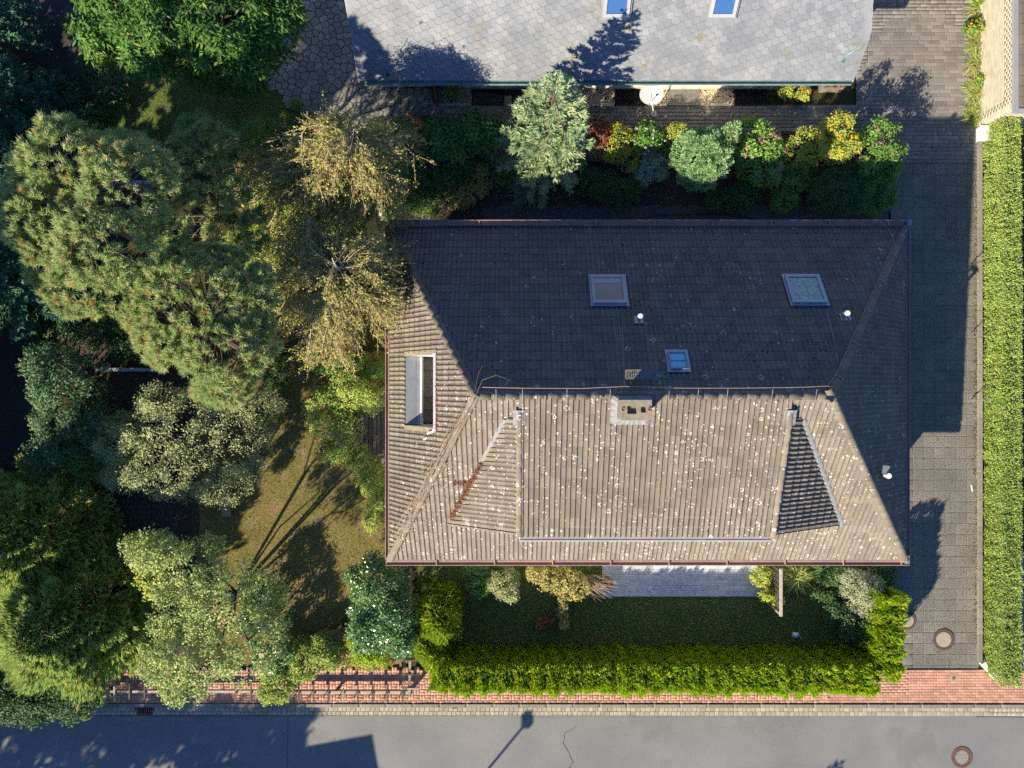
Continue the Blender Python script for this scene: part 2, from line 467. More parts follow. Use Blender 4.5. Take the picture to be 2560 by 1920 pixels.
def reflection_glass():
    n = NT('skylight_painted_reflection')
    c = n.mix(n.ramp(n.noise(7, 5, 0.7), 0.4, 0.6), (0.10, 0.13, 0.10), (0.36, 0.32, 0.16))  # reflected foliage painted into the pane as mottled green and yellow
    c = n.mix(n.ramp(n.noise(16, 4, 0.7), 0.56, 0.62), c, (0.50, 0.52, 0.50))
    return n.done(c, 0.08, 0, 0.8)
MT['glass_reflection'] = reflection_glass()
MT['water'] = glass_mat('dull_blue_pane', (0.16, 0.42, 0.56), 0.15)

# ------------------------------------------------------------------ setting: ground, road, pavements
def sheet(name, pts, z, mat, px=True, rag=0):
    """flat ground sheet from photo-pixel corner points; rag = raggedness of its edge in pixels"""
    if rag:
        q = []
        for a, b in zip(pts, pts[1:] + pts[:1]):
            k = max(2, int(math.hypot(b[0] - a[0], b[1] - a[1]) / 9))
            q += [(a[0] + (b[0] - a[0]) * i / k + random.uniform(-rag, rag), a[1] + (b[1] - a[1]) * i / k + random.uniform(-rag, rag)) for i in range(k)]
        pts = q
    vs = [G(*p) if px else p for p in pts]
    area = sum(vs[i][0] * vs[(i + 1) % len(vs)][1] - vs[(i + 1) % len(vs)][0] * vs[i][1] for i in range(len(vs)))
    if area < 0: vs = vs[::-1]
    me = bpy.data.meshes.new(name)
    me.from_pydata([(x, y, z) for x, y in vs], [], [tuple(range(len(vs)))])
    o = obj(name, me, mat)
    o['kind'] = 'structure'
    return o

sheet('ground', [(-300, -300), (300, -300), (300, 300), (-300, 300)], 0.0, MT['ground'], px=False)
road = sheet('road', [(-18000, 1788), (20000, 1791), (20000, 2350), (-18000, 2350)], 0.004, MT['asphalt'])

# unit block with chamfered top edges (shared by all paving pieces)
def unit_block(ch=0.06):
    a, b = 0.5, 0.5 - ch
    vs = [(-a, -a, 0), (a, -a, 0), (a, a, 0), (-a, a, 0), (-a, -a, .8), (a, -a, .8), (a, a, .8), (-a, a, .8), (-b, -b, 1), (b, -b, 1), (b, b, 1), (-b, b, 1)]
    fs = [(8, 9, 10, 11)]
    for i in range(4):
        j = (i + 1) % 4
        fs += [(i, j, 4 + j, 4 + i), (4 + i, 4 + j, 8 + j, 8 + i)]
    return np.array(vs), fs
UBV, UBF = unit_block()

def pieces(name, parent, mat, specs, limit=300, vis=None, seed=1, rest=None):
    """specs: (x, y, z, sx, sy, sz, rot).  The ones that show best become objects, the rest one joined part."""
    r = random.Random(seed)
    me = bpy.data.meshes.new(name)
    me.from_pydata([tuple(v) for v in UBV], [], UBF)
    me.materials.append(mat)
    order = list(range(len(specs)))
    if vis:
        order.sort(key=lambda i: -vis(specs[i]))
    single = set(order[:limit])
    V, FQ, T = [], [], []
    quad = np.array(UBF)
    k = 0
    for i, (x, y, z, sx, sy, sz, rot) in enumerate(specs):
        if i in single:
            o = bpy.data.objects.new(name, me)
            COL.objects.link(o)
            setp(o, parent, (x, y, z))
            o.scale = (sx, sy, sz)
            o.rotation_euler = (r.uniform(-.006, .006), r.uniform(-.006, .006), rot)
        else:
            c, s = math.cos(rot), math.sin(rot)
            v = UBV * (sx, sy, sz)
            V.append(np.stack([v[:, 0] * c - v[:, 1] * s + x, v[:, 0] * s + v[:, 1] * c + y, v[:, 2] + z + r.uniform(-.003, .003)], 1))
            FQ.append(quad + 12 * k)
            T.append(np.full(12, r.random()))
            k += 1
    if k:
        m = np_mesh(rest or name, np.concatenate(V), np.concatenate(FQ), np.concatenate(T))
        obj(rest or name, m, mat, parent, kind='stuff')

def inview(x, y, z=0):
    d = F / (H - z)
    return 1280 + x * d, 960 - y * d
def hidden(px, py):
    """under the house roof or the front hedge"""
    return (965 < px < 2270 and 550 < py < 1412) or (1060 < px < 2270 and 1600 < py < 1738)
def visible(s):
    px, py = inview(s[0], s[1], s[2])
    if not (0 < px < 2560 and 0 < py < 1920): return -1
    if hidden(px, py): return -1
    return random.random()
def vis_from(cx, cy):
    def f(s):
        px, py = inview(s[0], s[1], s[2])
        if not (0 < px < 2560 and 0 < py < 1920) or hidden(px, py): return -1e9
        return -math.hypot(px - cx, py - cy)
    return f

# red brick pavement between the gardens and the kerb
pav = sheet('pavement', [(262, 1683), (1062, 1683), (1062, 1672), (2700, 1672), (2700, 1757), (250, 1757)], 0.052, MT['jointred'])
bl, bw, bh = 0.205, 0.102, 0.06
specs = []
yb, yt = G(0, 1756)[1], G(0, 1676)[1]
rows = int((yt - yb) / bw) + 1
for i in range(rows):
    y = yb + bw * (i + .5)
    x0, x1 = G(255, 0)[0], G(2690, 0)[0]
    if i == rows - 1 or i == rows - 2: pass
    x = x0
    block = (i - 1) // 2
    while x < x1:
        px = 1280 + x * 68
        basket = 262 < px < 2060 and i >= 1
        if basket:
            # pairs of bricks turned by 90 degrees, patch by patch
            cell = int(math.floor(x / bl))
            if (cell + block) % 2 == 0:
                specs.append((x + bl / 2, y, 0.03, bl - .008, bw - .008, 0.045, random.uniform(-.012, .012)))
            elif (i - 1) % 2 == 0:
                for k in (0.25, 0.75):
                    specs.append((x + bl * k, y + bw / 2, 0.03, bw - .008, 2 * bw - .008, 0.045, random.uniform(-.012, .012)))
            x += bl
        else:
            off = 0 if i % 2 else bl / 2
            specs.append((x + bl / 2 + off, y, 0.03, bl - .008, bw - .008, 0.045, random.uniform(-.008, .008)))
            x += bl
pieces('brick', pav, MT['brick'], specs, 300, vis_from(2330, 1715), 3, 'bricks')

# kerb stones and two rows of setts in the gutter
kerb = sheet('kerb', [(-400, 1755), (2900, 1757), (2900, 1768), (-400, 1766)], 0.006, MT['joint'])
specs = []
x = G(-300, 0)[0]
while x < G(2750, 0)[0]:
    L = 0.98
    specs.append((x + L / 2, G(0, 1760.5 + (x + 19) * .055)[1], 0.0, L - .012, 0.125, 0.115, -.0008))
    x += L
pieces('kerb_stone', kerb, MT['kerb'], specs, 300, None, 4)
gut = sheet('gutter_strip', [(-400, 1766), (2900, 1768), (2900, 1790), (-400, 1787)], 0.008, MT['joint'])
specs = []
for row, py in ((0, 1771.5), (1, 1781.8)):
    x = G(-300, 0)[0]
    while x < G(2750, 0)[0]:
        L = random.uniform(0.15, 0.19)
        specs.append((x + L / 2, G(0, py + (x + 19) * .055)[1], 0.002, L - .014, 0.146, random.uniform(.022, .032), random.uniform(-.03, .03)))
        x += L
drain_px = (345, 381)
specs = [s for s in specs if not (drain_px[0] - 2 < inview(s[0], s[1])[0] < drain_px[1] + 2)]
pieces('sett', gut, MT['sett'], specs, 300, vis_from(1600, 1775), 5, 'setts')

# road seams and cracks
def crack(pts, w):
    m = MB()
    P = [Vector((*G(*p), 0.008)) for p in pts]
    for a, b in zip(P, P[1:]):
        t = (b - a).normalized(); s = Vector((-t.y, t.x, 0)) * w / 2
        e = t * w * .3
        m.add([a - s - e, b - s + e, b + s + e, a + s - e], [(0, 1, 2, 3)])
    return m
def jag(pts, amp, n=8):
    out = []
    for a, b in zip(pts, pts[1:]):
        for k in range(n):
            f = k / n
            out.append((a[0] + (b[0] - a[0]) * f + random.uniform(-amp, amp), a[1] + (b[1] - a[1]) * f + random.uniform(-amp, amp)))
    return out + [pts[-1]]
for pts, w in ((jag([(720, 1789), (719, 1925)], .4), .012), (jag([(1412, 1832), (1408, 1860), (1426, 1888), (1432, 1905), (1420, 1925)], 2.2, 5), .018),
               (jag([(1412, 1835), (1440, 1815)], 2, 4), .012), (jag([(2560, 1793), (2440, 1791.5)], .5), .015)):
    crack(pts, w).obj('crack', MT['tar'], road)

# driveway of imprinted slabs east of the house
drv = sheet('driveway', [(2220, 408), (2447, 408), (2447, 1674), (2240, 1674)], 0.012, MT['joint'])
specs = []
sl = 0.40
for i in range(8):
    for j in range(48):
        x = G(2444, 0)[0] - sl * (i + .5)
        y = G(0, 410)[1] - sl * (j + .5)
        if y < G(0, 1676)[1]: continue
        if math.hypot(inview(x, y)[0] - 2357, inview(x, y)[1] - 1598) < 16: pass
        specs.append((x, y, 0.0, sl - .005, sl - .005, 0.035 + random.uniform(-.002, .002), random.uniform(-.004, .004)))
pieces('slab', drv, MT['slab'], specs, 300, vis_from(2380, 1350), 6, 'slabs')

# block paving in front of and beside the slate-roofed house
yard = sheet('yard_paving', [(1080, 262), (2150, 262), (2150, -260), (2446, -260), (2446, 410), (2228, 410), (2228, 334), (1080, 334)], 0.010, MT['joint'])
specs = []
y = G(0, 409)[1]
rowi = 0
while y < G(0, -150)[1]:
    rh = random.choice((0.125, 0.14, 0.14, 0.16))
    yc = y + rh / 2
    py = 960 - yc * 68
    x0 = G(2228, 0)[0] if py > 332 else (G(1084, 0)[0] if py > 264 else G(2140, 0)[0])
    x = x0
    x1 = G(2444, 0)[0]
    while x < x1:
        L = random.choice((0.20, 0.28, 0.36, 0.42, 0.48))
        if x + L > x1 - .1: L = x1 - x
        specs.append((x + L / 2, yc, 0.0, L - .007, rh - .008, 0.04 + random.uniform(-.002, .002), 0))
        x += L
    y += rh
pieces('paver', yard, MT['paver'], specs, 300, vis_from(2300, 180), 8, 'pavers')

# crazy paving: voronoi stones
def voronoi(pts, bound):
    """cells of pts clipped to the bounding box"""
    cells = []
    P = np.array(pts)
    for i, p in enumerate(pts):
        poly = [(bound[0], bound[1]), (bound[2], bound[1]), (bound[2], bound[3]), (bound[0], bound[3])]
        d = np.hypot(P[:, 0] - p[0], P[:, 1] - p[1])
        for j in np.argsort(d)[1:18]:
            q = pts[j]
            mx, my = (p[0] + q[0]) / 2, (p[1] + q[1]) / 2
            nx, ny = q[0] - p[0], q[1] - p[1]
            out = []
            for a, b in zip(poly, poly[1:] + poly[:1]):
                da = (a[0] - mx) * nx + (a[1] - my) * ny
                db = (b[0] - mx) * nx + (b[1] - my) * ny
                if da <= 0: out.append(a)
                if da * db < 0:
                    f = da / (da - db)
                    out.append((a[0] + (b[0] - a[0]) * f, a[1] + (b[1] - a[1]) * f))
            poly = out
            if not poly: break
        cells.append(poly)
    return cells

def inside(p, poly):
    c = False
    for (x0, y0), (x1, y1) in zip(poly, poly[1:] + poly[:1]):
        if (y0 > p[1]) != (y1 > p[1]) and p[0] < (x1 - x0) * (p[1] - y0) / (y1 - y0) + x0: c = not c
    return c

flag_out = [(730, -40), (1000, -40), (1000, 215), (1088, 215), (1088, 292), (1060, 296), (960, 300), (830, 300), (757, 288), (720, 262), (690, 232), (668, 200), (655, 185), (690, 150), (720, 60)]
flag = sheet('flagstone_terrace', flag_out, 0.010, MT['flagjoint'])
fo = [G(*p) for p in flag_out]
pts = []
tries = 0
rr = random.Random(5)
while tries < 9000:
    tries += 1
    p = (rr.uniform(650, 1090), rr.uniform(-40, 302))
    sp = 14 if rr.random() < .75 else 20
    if all(math.hypot(p[0] - q[0], p[1] - q[1]) > sp for q in pts): pts.append(p)
wp = [G(*p) for p in pts]
nf = 0
for c, w_ in zip(voronoi(wp, (-10, 8, 0, 15)), wp):
    if not inside(w_, fo) or len(c) < 3: continue
    cx = sum(p[0] for p in c) / len(c); cy = sum(p[1] for p in c) / len(c)
    R = max(math.hypot(p[0] - cx, p[1] - cy) for p in c)
    k = 1 - 0.011 / max(R, .05) * 1.5
    sh = [(cx + (p[0] - cx) * k, cy + (p[1] - cy) * k) for p in c]
    ar = sum(sh[i][0] * sh[(i + 1) % len(sh)][1] - sh[(i + 1) % len(sh)][0] * sh[i][1] for i in range(len(sh)))
    if ar < 0: sh = sh[::-1]
    hgt = 0.045 + rr.uniform(-.006, .006)
    m = MB().poly(sh, 0, hgt - .006)
    k2 = 0.93
    m.add([(p[0], p[1], hgt - .006) for p in sh] + [(cx + (p[0] - cx) * k2, cy + (p[1] - cy) * k2, hgt) for p in sh],
          [tuple(range(len(sh), 2 * len(sh)))] + [(i, (i + 1) % len(sh), len(sh) + (i + 1) % len(sh), len(sh) + i) for i in range(len(sh))])
    m.obj('flagstone', MT['flag'], flag)
    nf += 1
    if nf >= 420: break

# lawns, beds, paths
sheet('lawn', [(500, 900), (962, 880), (1010, 1100), (1010, 1640), (1000, 1684), (640, 1684), (560, 1600), (480, 1400), (470, 1150)], 0.006, MT['lawn_dry'], rag=6)
sheet('front_lawn', [(1040, 1380), (2250, 1380), (2235, 1660), (1062, 1660)], 0.007, MT['lawn'], rag=3)
sheet('shaded_lawn', [(200, -40), (745, -40), (700, 150), (660, 200), (770, 295), (1000, 310), (1000, 420), (200, 420)], 0.006, MT['lawn'], rag=6)
sheet('flower_bed', [(1040, 296), (1080, 334), (2228, 334), (2235, 560), (1000, 560), (1000, 330)], 0.008, MT['soil'], rag=6)
sheet('gravel_strip', [(1210, 515), (2222, 515), (2222, 600), (1210, 600)], 0.012, MT['gravel'], rag=6)
oldp = sheet('garden_path', [(280, 930), (470, 930), (500, 1300), (470, 1684), (262, 1684)], 0.008, MT['soil'])
specs = []
for i in range(14):
    for j in range(34):
        x, y = G(436 - 11 * i, 1180 + 14.5 * j)
        if j > 33 or random.random() < .04: continue
        specs.append((x + (.06 if j % 2 else 0), y, 0.0, .155, .205, 0.03 + random.uniform(-.006, .006), random.uniform(-.05, .05)))
pieces('cobble', oldp, MT['oldpave'], specs, 300, vis_from(400, 1500), 9, 'cobbles')
sheet('shaded_bed', [(-600, -300), (300, -300), (300, 930), (-600, 930)], 0.003, MT['soil'], rag=6)
sheet('side_path', [(-400, 700), (95, 700), (110, 1200), (-400, 1200)], 0.008, MT['oldpave'])
sheet('dark_lane', [(140, -200), (215, -200), (230, 300), (185, 330)], 0.010, MT['oldpave'])

# grey plank-patterned tiles of the south terrace
ter = sheet('terrace', [(1500, 1330), (1912, 1330), (1908, 1493), (1520, 1493)], 0.012, MT['joint'])
specs = []
for j in range(14):
    x = G(1500, 0)[0] - (0.45 if j % 2 else 0.1)
    y = G(0, 1491)[1] + .20 * (j + .5)
    while x < G(1912, 0)[0]:
        L = 1.2
        a, b = max(x, G(1505, 0)[0]), min(x + L, G(1909, 0)[0])
        if b - a > .1: specs.append(((a + b) / 2, y, 0, b - a - .005, .195, .04, 0))
        x += L
pieces('terrace_tile', ter, MT['terrace'], specs, 300)

# timber deck west of the house
deck = thing('garden_deck', 'weathered grey plank deck half hidden by rose bushes beside the west gutter', 'deck', (*G(940, 1040), 0))
for i in range(9):
    px = 897 + i * 10.2
    m = MB()
    a, b = Vector((*G(px, 985 - i * 3), .06)), Vector((*G(px, 1165), .06))
    m.bar(a, b, .125, .03, tint=random.random())
    m.obj('plank', MT['wood_grey'], deck)
for py in (1010, 1090, 1150):
    MB().bar(Vector((*G(893, py), .022)), Vector((*G(985, py), .022)), .07, .045).obj('joist', MT['wood_dark'], deck)

# ------------------------------------------------------------------ main house
house = thing('hip_roofed_house', 'brown tiled hip roof house in the middle with wide front dormer', 'house', (4.4, -.3, 0))
XW, XE, YN, YS, ZE = -3.99, 12.84, 5.14, -5.73, 2.88
YR, ZR, XR0, XR1 = -0.31, 6.80, -0.98, 8.66

wall = MB()
wx0, wx1, wy0, wy1 = XW + .55, XE - .55, YS + .6, YN - .55
wall.add([(wx0, wy0, 0), (wx1, wy0, 0), (wx1, wy1, 0), (wx0, wy1, 0), (wx0, wy0, 2.80), (wx1, wy0, 2.80), (wx1, wy1, 2.80), (wx0, wy1, 2.80)],
         [(0, 1, 5, 4), (1, 2, 6, 5), (2, 3, 7, 6), (3, 0, 4, 7)])
hw = wall.obj('wall', MT['white_wall'], house)
def wall_window(parent, c, w, h, face, door=False):
    """window or door unit on an outside wall; face = outward direction (x or y sign)"""
    c = Vector(c); n = Vector(face); s = Vector((-n.y, n.x, 0))
    f = MB()
    z0, z1 = (c.z - h / 2, c.z + h / 2)
    o = c + n * .02
    for a, b in (((-1, -1), (-1, 1)), ((1, -1), (1, 1)), ((-1, 1), (1, 1)), ((-1, -1), (1, -1))):
        p = o + s * a[0] * w / 2; p.z = c.z + a[1] * h / 2
        q = o + s * b[0] * w / 2; q.z = c.z + b[1] * h / 2
        f.bar(p, q, .07, .07, up=n)
    nm = 'door' if door else 'window'
    fo_ = f.obj(nm, MT['white_metal'], parent)
    g = MB()
    p0 = c + n * .012 - s * w / 2; p1 = c + n * .012 + s * w / 2
    g.add([(p0.x, p0.y, z0), (p1.x, p1.y, z0), (p1.x, p1.y, z1), (p0.x, p0.y, z1)], [(0, 1, 2, 3)])
    g.obj('pane', MT['glass'], fo_)
wall_window(house, (6.0, wy0, 1.1), 2.2, 2.1, (0, -1, 0), True)
wall_window(house, (9.4, wy0, 1.5), 1.3, 1.2, (0, -1, 0))
wall_window(house, (1.6, wy0, 1.5), 1.3, 1.2, (0, -1, 0))
wall_window(house, (wx1, 1.6, 1.5), 1.2, 1.2, (1, 0, 0))
wall_window(house, (wx1, -2.6, 1.1), 1.0, 2.1, (1, 0, 0), True)
wall_window(house, (wx0, -2.2, 1.1), 1.8, 2.1, (-1, 0, 0), True)
sof = MB()
sof.add([(XW, YS, 2.81), (XE, YS, 2.81), (XE, YN, 2.81), (XW, YN, 2.81)], [(0, 1, 2, 3)])
sof.obj('soffit', MT['wood_dark'], house)

# profile of one interlocking pan tile (two waves, 30 cm wide)
prof = [(0, 0), (.084, 0), (.099, .033), (.131, .035), (.146, 0), (.234, 0), (.249, .033), (.281, .035), (.300, 0)]
def tile_verts(L=0.385):
    vs = []
    for y, lift in ((0, .022), (.055, .0205), (L, .011)):
        vs += [(x, y, z + lift) for x, z in prof]
    vs += [(x, 0.004, z + .004) for x, z in prof]
    n = len(prof)
    fs = []
    for i in range(n - 1):
        fs.append((i, i + 1, n + i + 1, n + i))
        fs.append((n + i, n + i + 1, 2 * n + i + 1, 2 * n + i))
        fs.append((3 * n + i, 3 * n + i + 1, i + 1, i))
    return vs, fs
TV, TF = tile_verts()
tile_me = bpy.data.meshes.new('tile')
tile_me.from_pydata(TV, [], TF)
tile_me.materials.append(MT['tile'])
NPF = len(prof)
EDGE_LINE = np.concatenate([np.ones(NPF), np.zeros(2 * NPF), np.ones(NPF)]).astype(np.float32)
_a = tile_me.attributes.new('edge_line', 'FLOAT', 'POINT'); _a.data.foreach_set('value', EDGE_LINE)

CAND, CLIPJ = [], {}
def lay(slope, org, u, v, nu, nv, clips, skip=None, cw=.30, rl=.325, u0=0.0):
    """lay tiles on a slope; clips = list of (point, normal): kept side is where (p-point).normal <= 0"""
    org, u, v = Vector(org), Vector(u).normalized(), Vector(v).normalized()
    n = u.cross(v).normalized()
    J = CLIPJ.setdefault(slope.name, [slope, MB()])
    for j in range(nv):
        for i in range(nu):
            o = org + u * (i * cw + u0) + v * (j * rl)
            cs = [o, o + u * cw, o + v * .38, o + u * cw + v * .38]
            mid = o + u * cw / 2 + v * rl / 2
            if skip and skip(mid, cs): continue
            state = 0
            for p, nn in clips:
                d = [(c - p).dot(nn) for c in cs]
                if min(d) > -1e-4: state = 2; break
                if max(d) > 1e-4: state = 1
            if state == 2: continue
            wob = random.uniform(-.004, .004)
            mat4 = Matrix(((u.x, v.x, n.x, o.x), (u.y, v.y, n.y, o.y), (u.z, v.z, n.z, o.z + wob), (0, 0, 0, 1)))
            if state == 0:
                CAND.append((slope, mat4, mid))
            else:
                bm = bmesh.new()
                bvs = [bm.verts.new(mat4 @ Vector(p)) for p in TV]
                for f in TF: bm.faces.new([bvs[k] for k in f])
                for p, nn in clips:
                    bmesh.ops.bisect_plane(bm, geom=bm.verts[:] + bm.edges[:] + bm.faces[:], plane_co=p, plane_no=nn, clear_outer=True)
                bm.verts.index_update()
                if len(bm.faces):
                    J[1].add([q.co.copy() for q in bm.verts], [tuple(q.index for q in f.verts) for f in bm.faces], random.random())
                bm.free()

def slope_part(name, pts, drop=.03, mat='deck'):
    m = MB()
    P = [Vector(p) for p in pts]
    n = (P[1] - P[0]).cross(P[2] - P[0]).normalized()
    if n.z < 0: n = -n; P = P[::-1]
    m.add([p - n * drop for p in P], [tuple(range(len(P)))])
    return m.obj(name, MT[mat], house)

A, B, C, D_ = (XW, YS, ZE), (XE, YS, ZE), (XE, YN, ZE), (XW, YN, ZE)
R0, R1 = (XR0, YR, ZR), (XR1, YR, ZR)
def vplane(p, q, keep):
    """vertical clip plane through p and q, keeping the side of point keep"""
    p, q, keep = Vector(p), Vector(q), Vector(keep)
    n = Vector((q.y - p.y, -(q.x - p.x), 0)).normalized()
    if (keep - p).dot(n) > 0: n = -n
    return (p, n)
ctr_s, ctr_n, ctr_w, ctr_e = Vector((4, -4, 0)), Vector((4, 3, 0)), Vector((-3.5, 0, 0)), Vector((12, 0, 0))
ridge_s, ridge_n = vplane(R0, R1, ctr_s), vplane(R0, R1, ctr_n)
# dormer geometry
DX0, DX1, DY, DS0, DS1 = 0.20, 7.62, -4.42, 0.66, 0.55
DT = (ZR - 5.30) / (-DY + YR)
def zmain(y): return ZE + (y - YS) * (ZR - ZE) / (YR - YS)
def zdorm(y): return ZR + (y - YR) * DT
# where each dormer cheek meets the main south slope
def valley_x(y, side):
    dz = zdorm(y) - zmain(y)
    return DX0 - dz / DS0 if side < 0 else DX1 + dz / DS1
VA0, VB0 = (DX0, YR, ZR), (valley_x(DY, -1), DY, zmain(DY))
VA1, VB1 = (DX1, YR, ZR), (valley_x(DY, 1), DY, zmain(DY))
def under_dormer(mid, cs):
    return all(c.y > DY + .28 and c.y < YR - .02 and valley_x(c.y, -1) + .1 < c.x < valley_x(c.y, 1) - .1 for c in cs)

s_s = slope_part('roof_slope', [A, B, R1, R0])
s_n = slope_part('roof_slope', [C, D_, R0, R1])
# west slope with the opening for the roof loggia
ROWX = .325 * (XR0 - XW) / math.hypot(XR0 - XW, ZR - ZE)
LX0, LX1, LY0, LY1 = XW + 3 * ROWX + .045, XW + 9 * ROWX - .01, -1.30, 0.87
def zw(x): return ZE + (x - XW) * (ZR - ZE) / (XR0 - XW)
def hipx(y):
    return XW + (XR0 - XW) * ((y - YS) / (YR - YS) if y < YR else (YN - y) / (YN - YR))
wm = MB()
nw = (Vector((-(ZR - ZE), 0, XR0 - XW))).normalized()
def wq(pts): wm.add([Vector((x, y, zw(x))) - nw * .03 for x, y in pts], [tuple(range(len(pts)))])
wq([(XW, YN), (XW, LY1), (LX0, LY1), (LX1, LY1), (hipx(LY1), LY1)])
wq([(XW, LY0), (XW, YS), (hipx(LY0), LY0), (LX1, LY0), (LX0, LY0)])
wq([(XW, LY1), (XW, LY0), (LX0, LY0), (LX0, LY1)])
wq([(LX1, LY1), (LX1, LY0), (hipx(LY0), LY0), (XR0, YR), (hipx(LY1), LY1)])
s_w = wm.obj('roof_slope', MT['deck'], house)
s_e = slope_part('roof_slope', [B, C, R1])

ps = Vector((0, YR - YS, ZR - ZE)); pn = Vector((0, YR - YN, ZR - ZE)); pw = Vector((XR0 - XW, 0, ZR - ZE)); pe = Vector((XR1 - XE, 0, ZR - ZE))
lay(s_s, A, (1, 0, 0), ps, 56, 21, [vplane(A, R0, ctr_s), vplane(B, R1, ctr_s), ridge_s], under_dormer)
lay(s_n, C, (-1, 0, 0), pn, 56, 21, [vplane(D_, R0, ctr_n), vplane(C, R1, ctr_n), ridge_n])
def in_loggia(mid, cs):
    return LX0 - .03 < mid.x < LX1 + .03 and LY0 - .02 < mid.y < LY1 + .02
lay(s_w, D_, (0, -1, 0), pw, 37, 15, [vplane(A, R0, ctr_w), vplane(D_, R0, ctr_w)], in_loggia)
lay(s_e, B, (0, 1, 0), pe, 37, 17, [vplane(B, R1, ctr_e), vplane(C, R1, ctr_e)])

# dormer roof: front slope and two cheeks
d_f = slope_part('dormer_slope', [(DX0, DY, zdorm(DY)), (DX1, DY, zdorm(DY)), (DX1, YR, ZR), (DX0, YR, ZR)], -.0)
lay(d_f, (DX0 - .02, DY - .06, zdorm(DY - .06) + .03), (1, 0, 0), (0, 1, DT), 25, 14, [ridge_s, vplane((DX1, DY, 0), (DX1, YR, 0), (4, -3, 0))])
for side in (-1, 1):
    VA, VB = (VA0, VB0) if side < 0 else (VA1, VB1)
    dx = DX0 if side < 0 else DX1
    top = (dx, DY, zdorm(DY))
    s_c = slope_part('dormer_slope', [VA, VB, top], -.0, 'tile')
    cut_top = (Vector((0, -.95, 0)), Vector((0, 1, 0)))
    hipc = vplane((dx, DY, 0), (dx, YR, 0), (VB[0], VB[1], 0))
    val = vplane((VA[0], VA[1], 0), (VB[0], VB[1], 0), (dx, DY, 0))
    ver = vplane((VB[0], DY, 0), (dx, DY, 0), (dx, 0, 0))
    if side < 0:
        o = Vector((VB[0] - .05, YR, 0)); o.z = zdorm(o.y) - DS0 * (DX0 - o.x) + .03
        lay(s_c, o, (0, -1, -DT), (1, 0, DS0), 16, 10, [hipc, val, ver, cut_top])
    else:
        o = Vector((VB[0] + .05, DY - .12, 0)); o.z = zdorm(o.y) - DS1 * (o.x - DX1) + .03
        lay(s_c, o, (0, 1, DT), (-1, 0, DS1), 16, 12, [hipc, val, ver, cut_top])
# dormer front wall under its eave
fw = MB()
fw.add([(VB0[0], DY + .10, VB0[2] - .05), (VB1[0], DY + .10, VB1[2] - .05), (DX1, DY + .10, zdorm(DY) - .02), (DX0, DY + .10, zdorm(DY) - .02)], [(0, 1, 2, 3)])
fwo = fw.obj('dormer_front', MT['white_wall'], house)
for k in range(4):
    wall_window(house, (1.4 + k * 1.72, DY + .10, zdorm(DY) - .62), 1.2, .85, (0, -1, 0))

# choose the 300 tiles that show largest; the rest are one part per slope
def tile_size(c):
    d = H - c[2].z
    n = c[1].to_3x3() @ Vector((0, 0, 1))
    view = (Vector((0, 0, H)) - c[2]).normalized()
    px, py = inview(c[2].x, c[2].y, c[2].z)
    cover = 1470 < px < 1575 and 680 < py < 780 or 1955 < px < 2070 and 680 < py < 780 or 1530 < px < 1660 and 915 < py < 1065
    if 660 < px < 1080 and 500 < py < 950: cover = True
    return -1 if cover else n.dot(view) / d ** 2
CAND.sort(key=lambda c: -tile_size(c))
for slope, m4, mid in CAND[:300]:
    o = bpy.data.objects.new('tile', tile_me)
    COL.objects.link(o)
    o.parent = slope
    o.matrix_basis = m4
TVn = np.array(TV)
TFn = np.array(TF)
by = {}
for slope, m4, mid in CAND[300:]:
    by.setdefault(slope.name, (slope, []))[1].append(np.array(m4))
for nm, (slope, ms) in by.items():
    ms = np.array(ms)
    V = np.einsum('nij,kj->nki', ms[:, :3, :3], TVn) + ms[:, None, :3, 3]
    k, nvv = V.shape[:2]
    FQ = (TFn[None] + (np.arange(k) * nvv)[:, None, None]).reshape(-1, 4)
    t = np.repeat(RNG.random(k), nvv)
    tm = np_mesh('tiles', V.reshape(-1, 3), FQ, t)
    _a = tm.attributes.new('edge_line', 'FLOAT', 'POINT'); _a.data.foreach_set('value', np.tile(EDGE_LINE, k))
    obj('tiles', tm, MT['tile'], slope, kind='stuff')
for nm, (slope, mb) in CLIPJ.items():
    if mb.v: mb.obj('cut_tiles', MT['tile'], slope, kind='stuff')

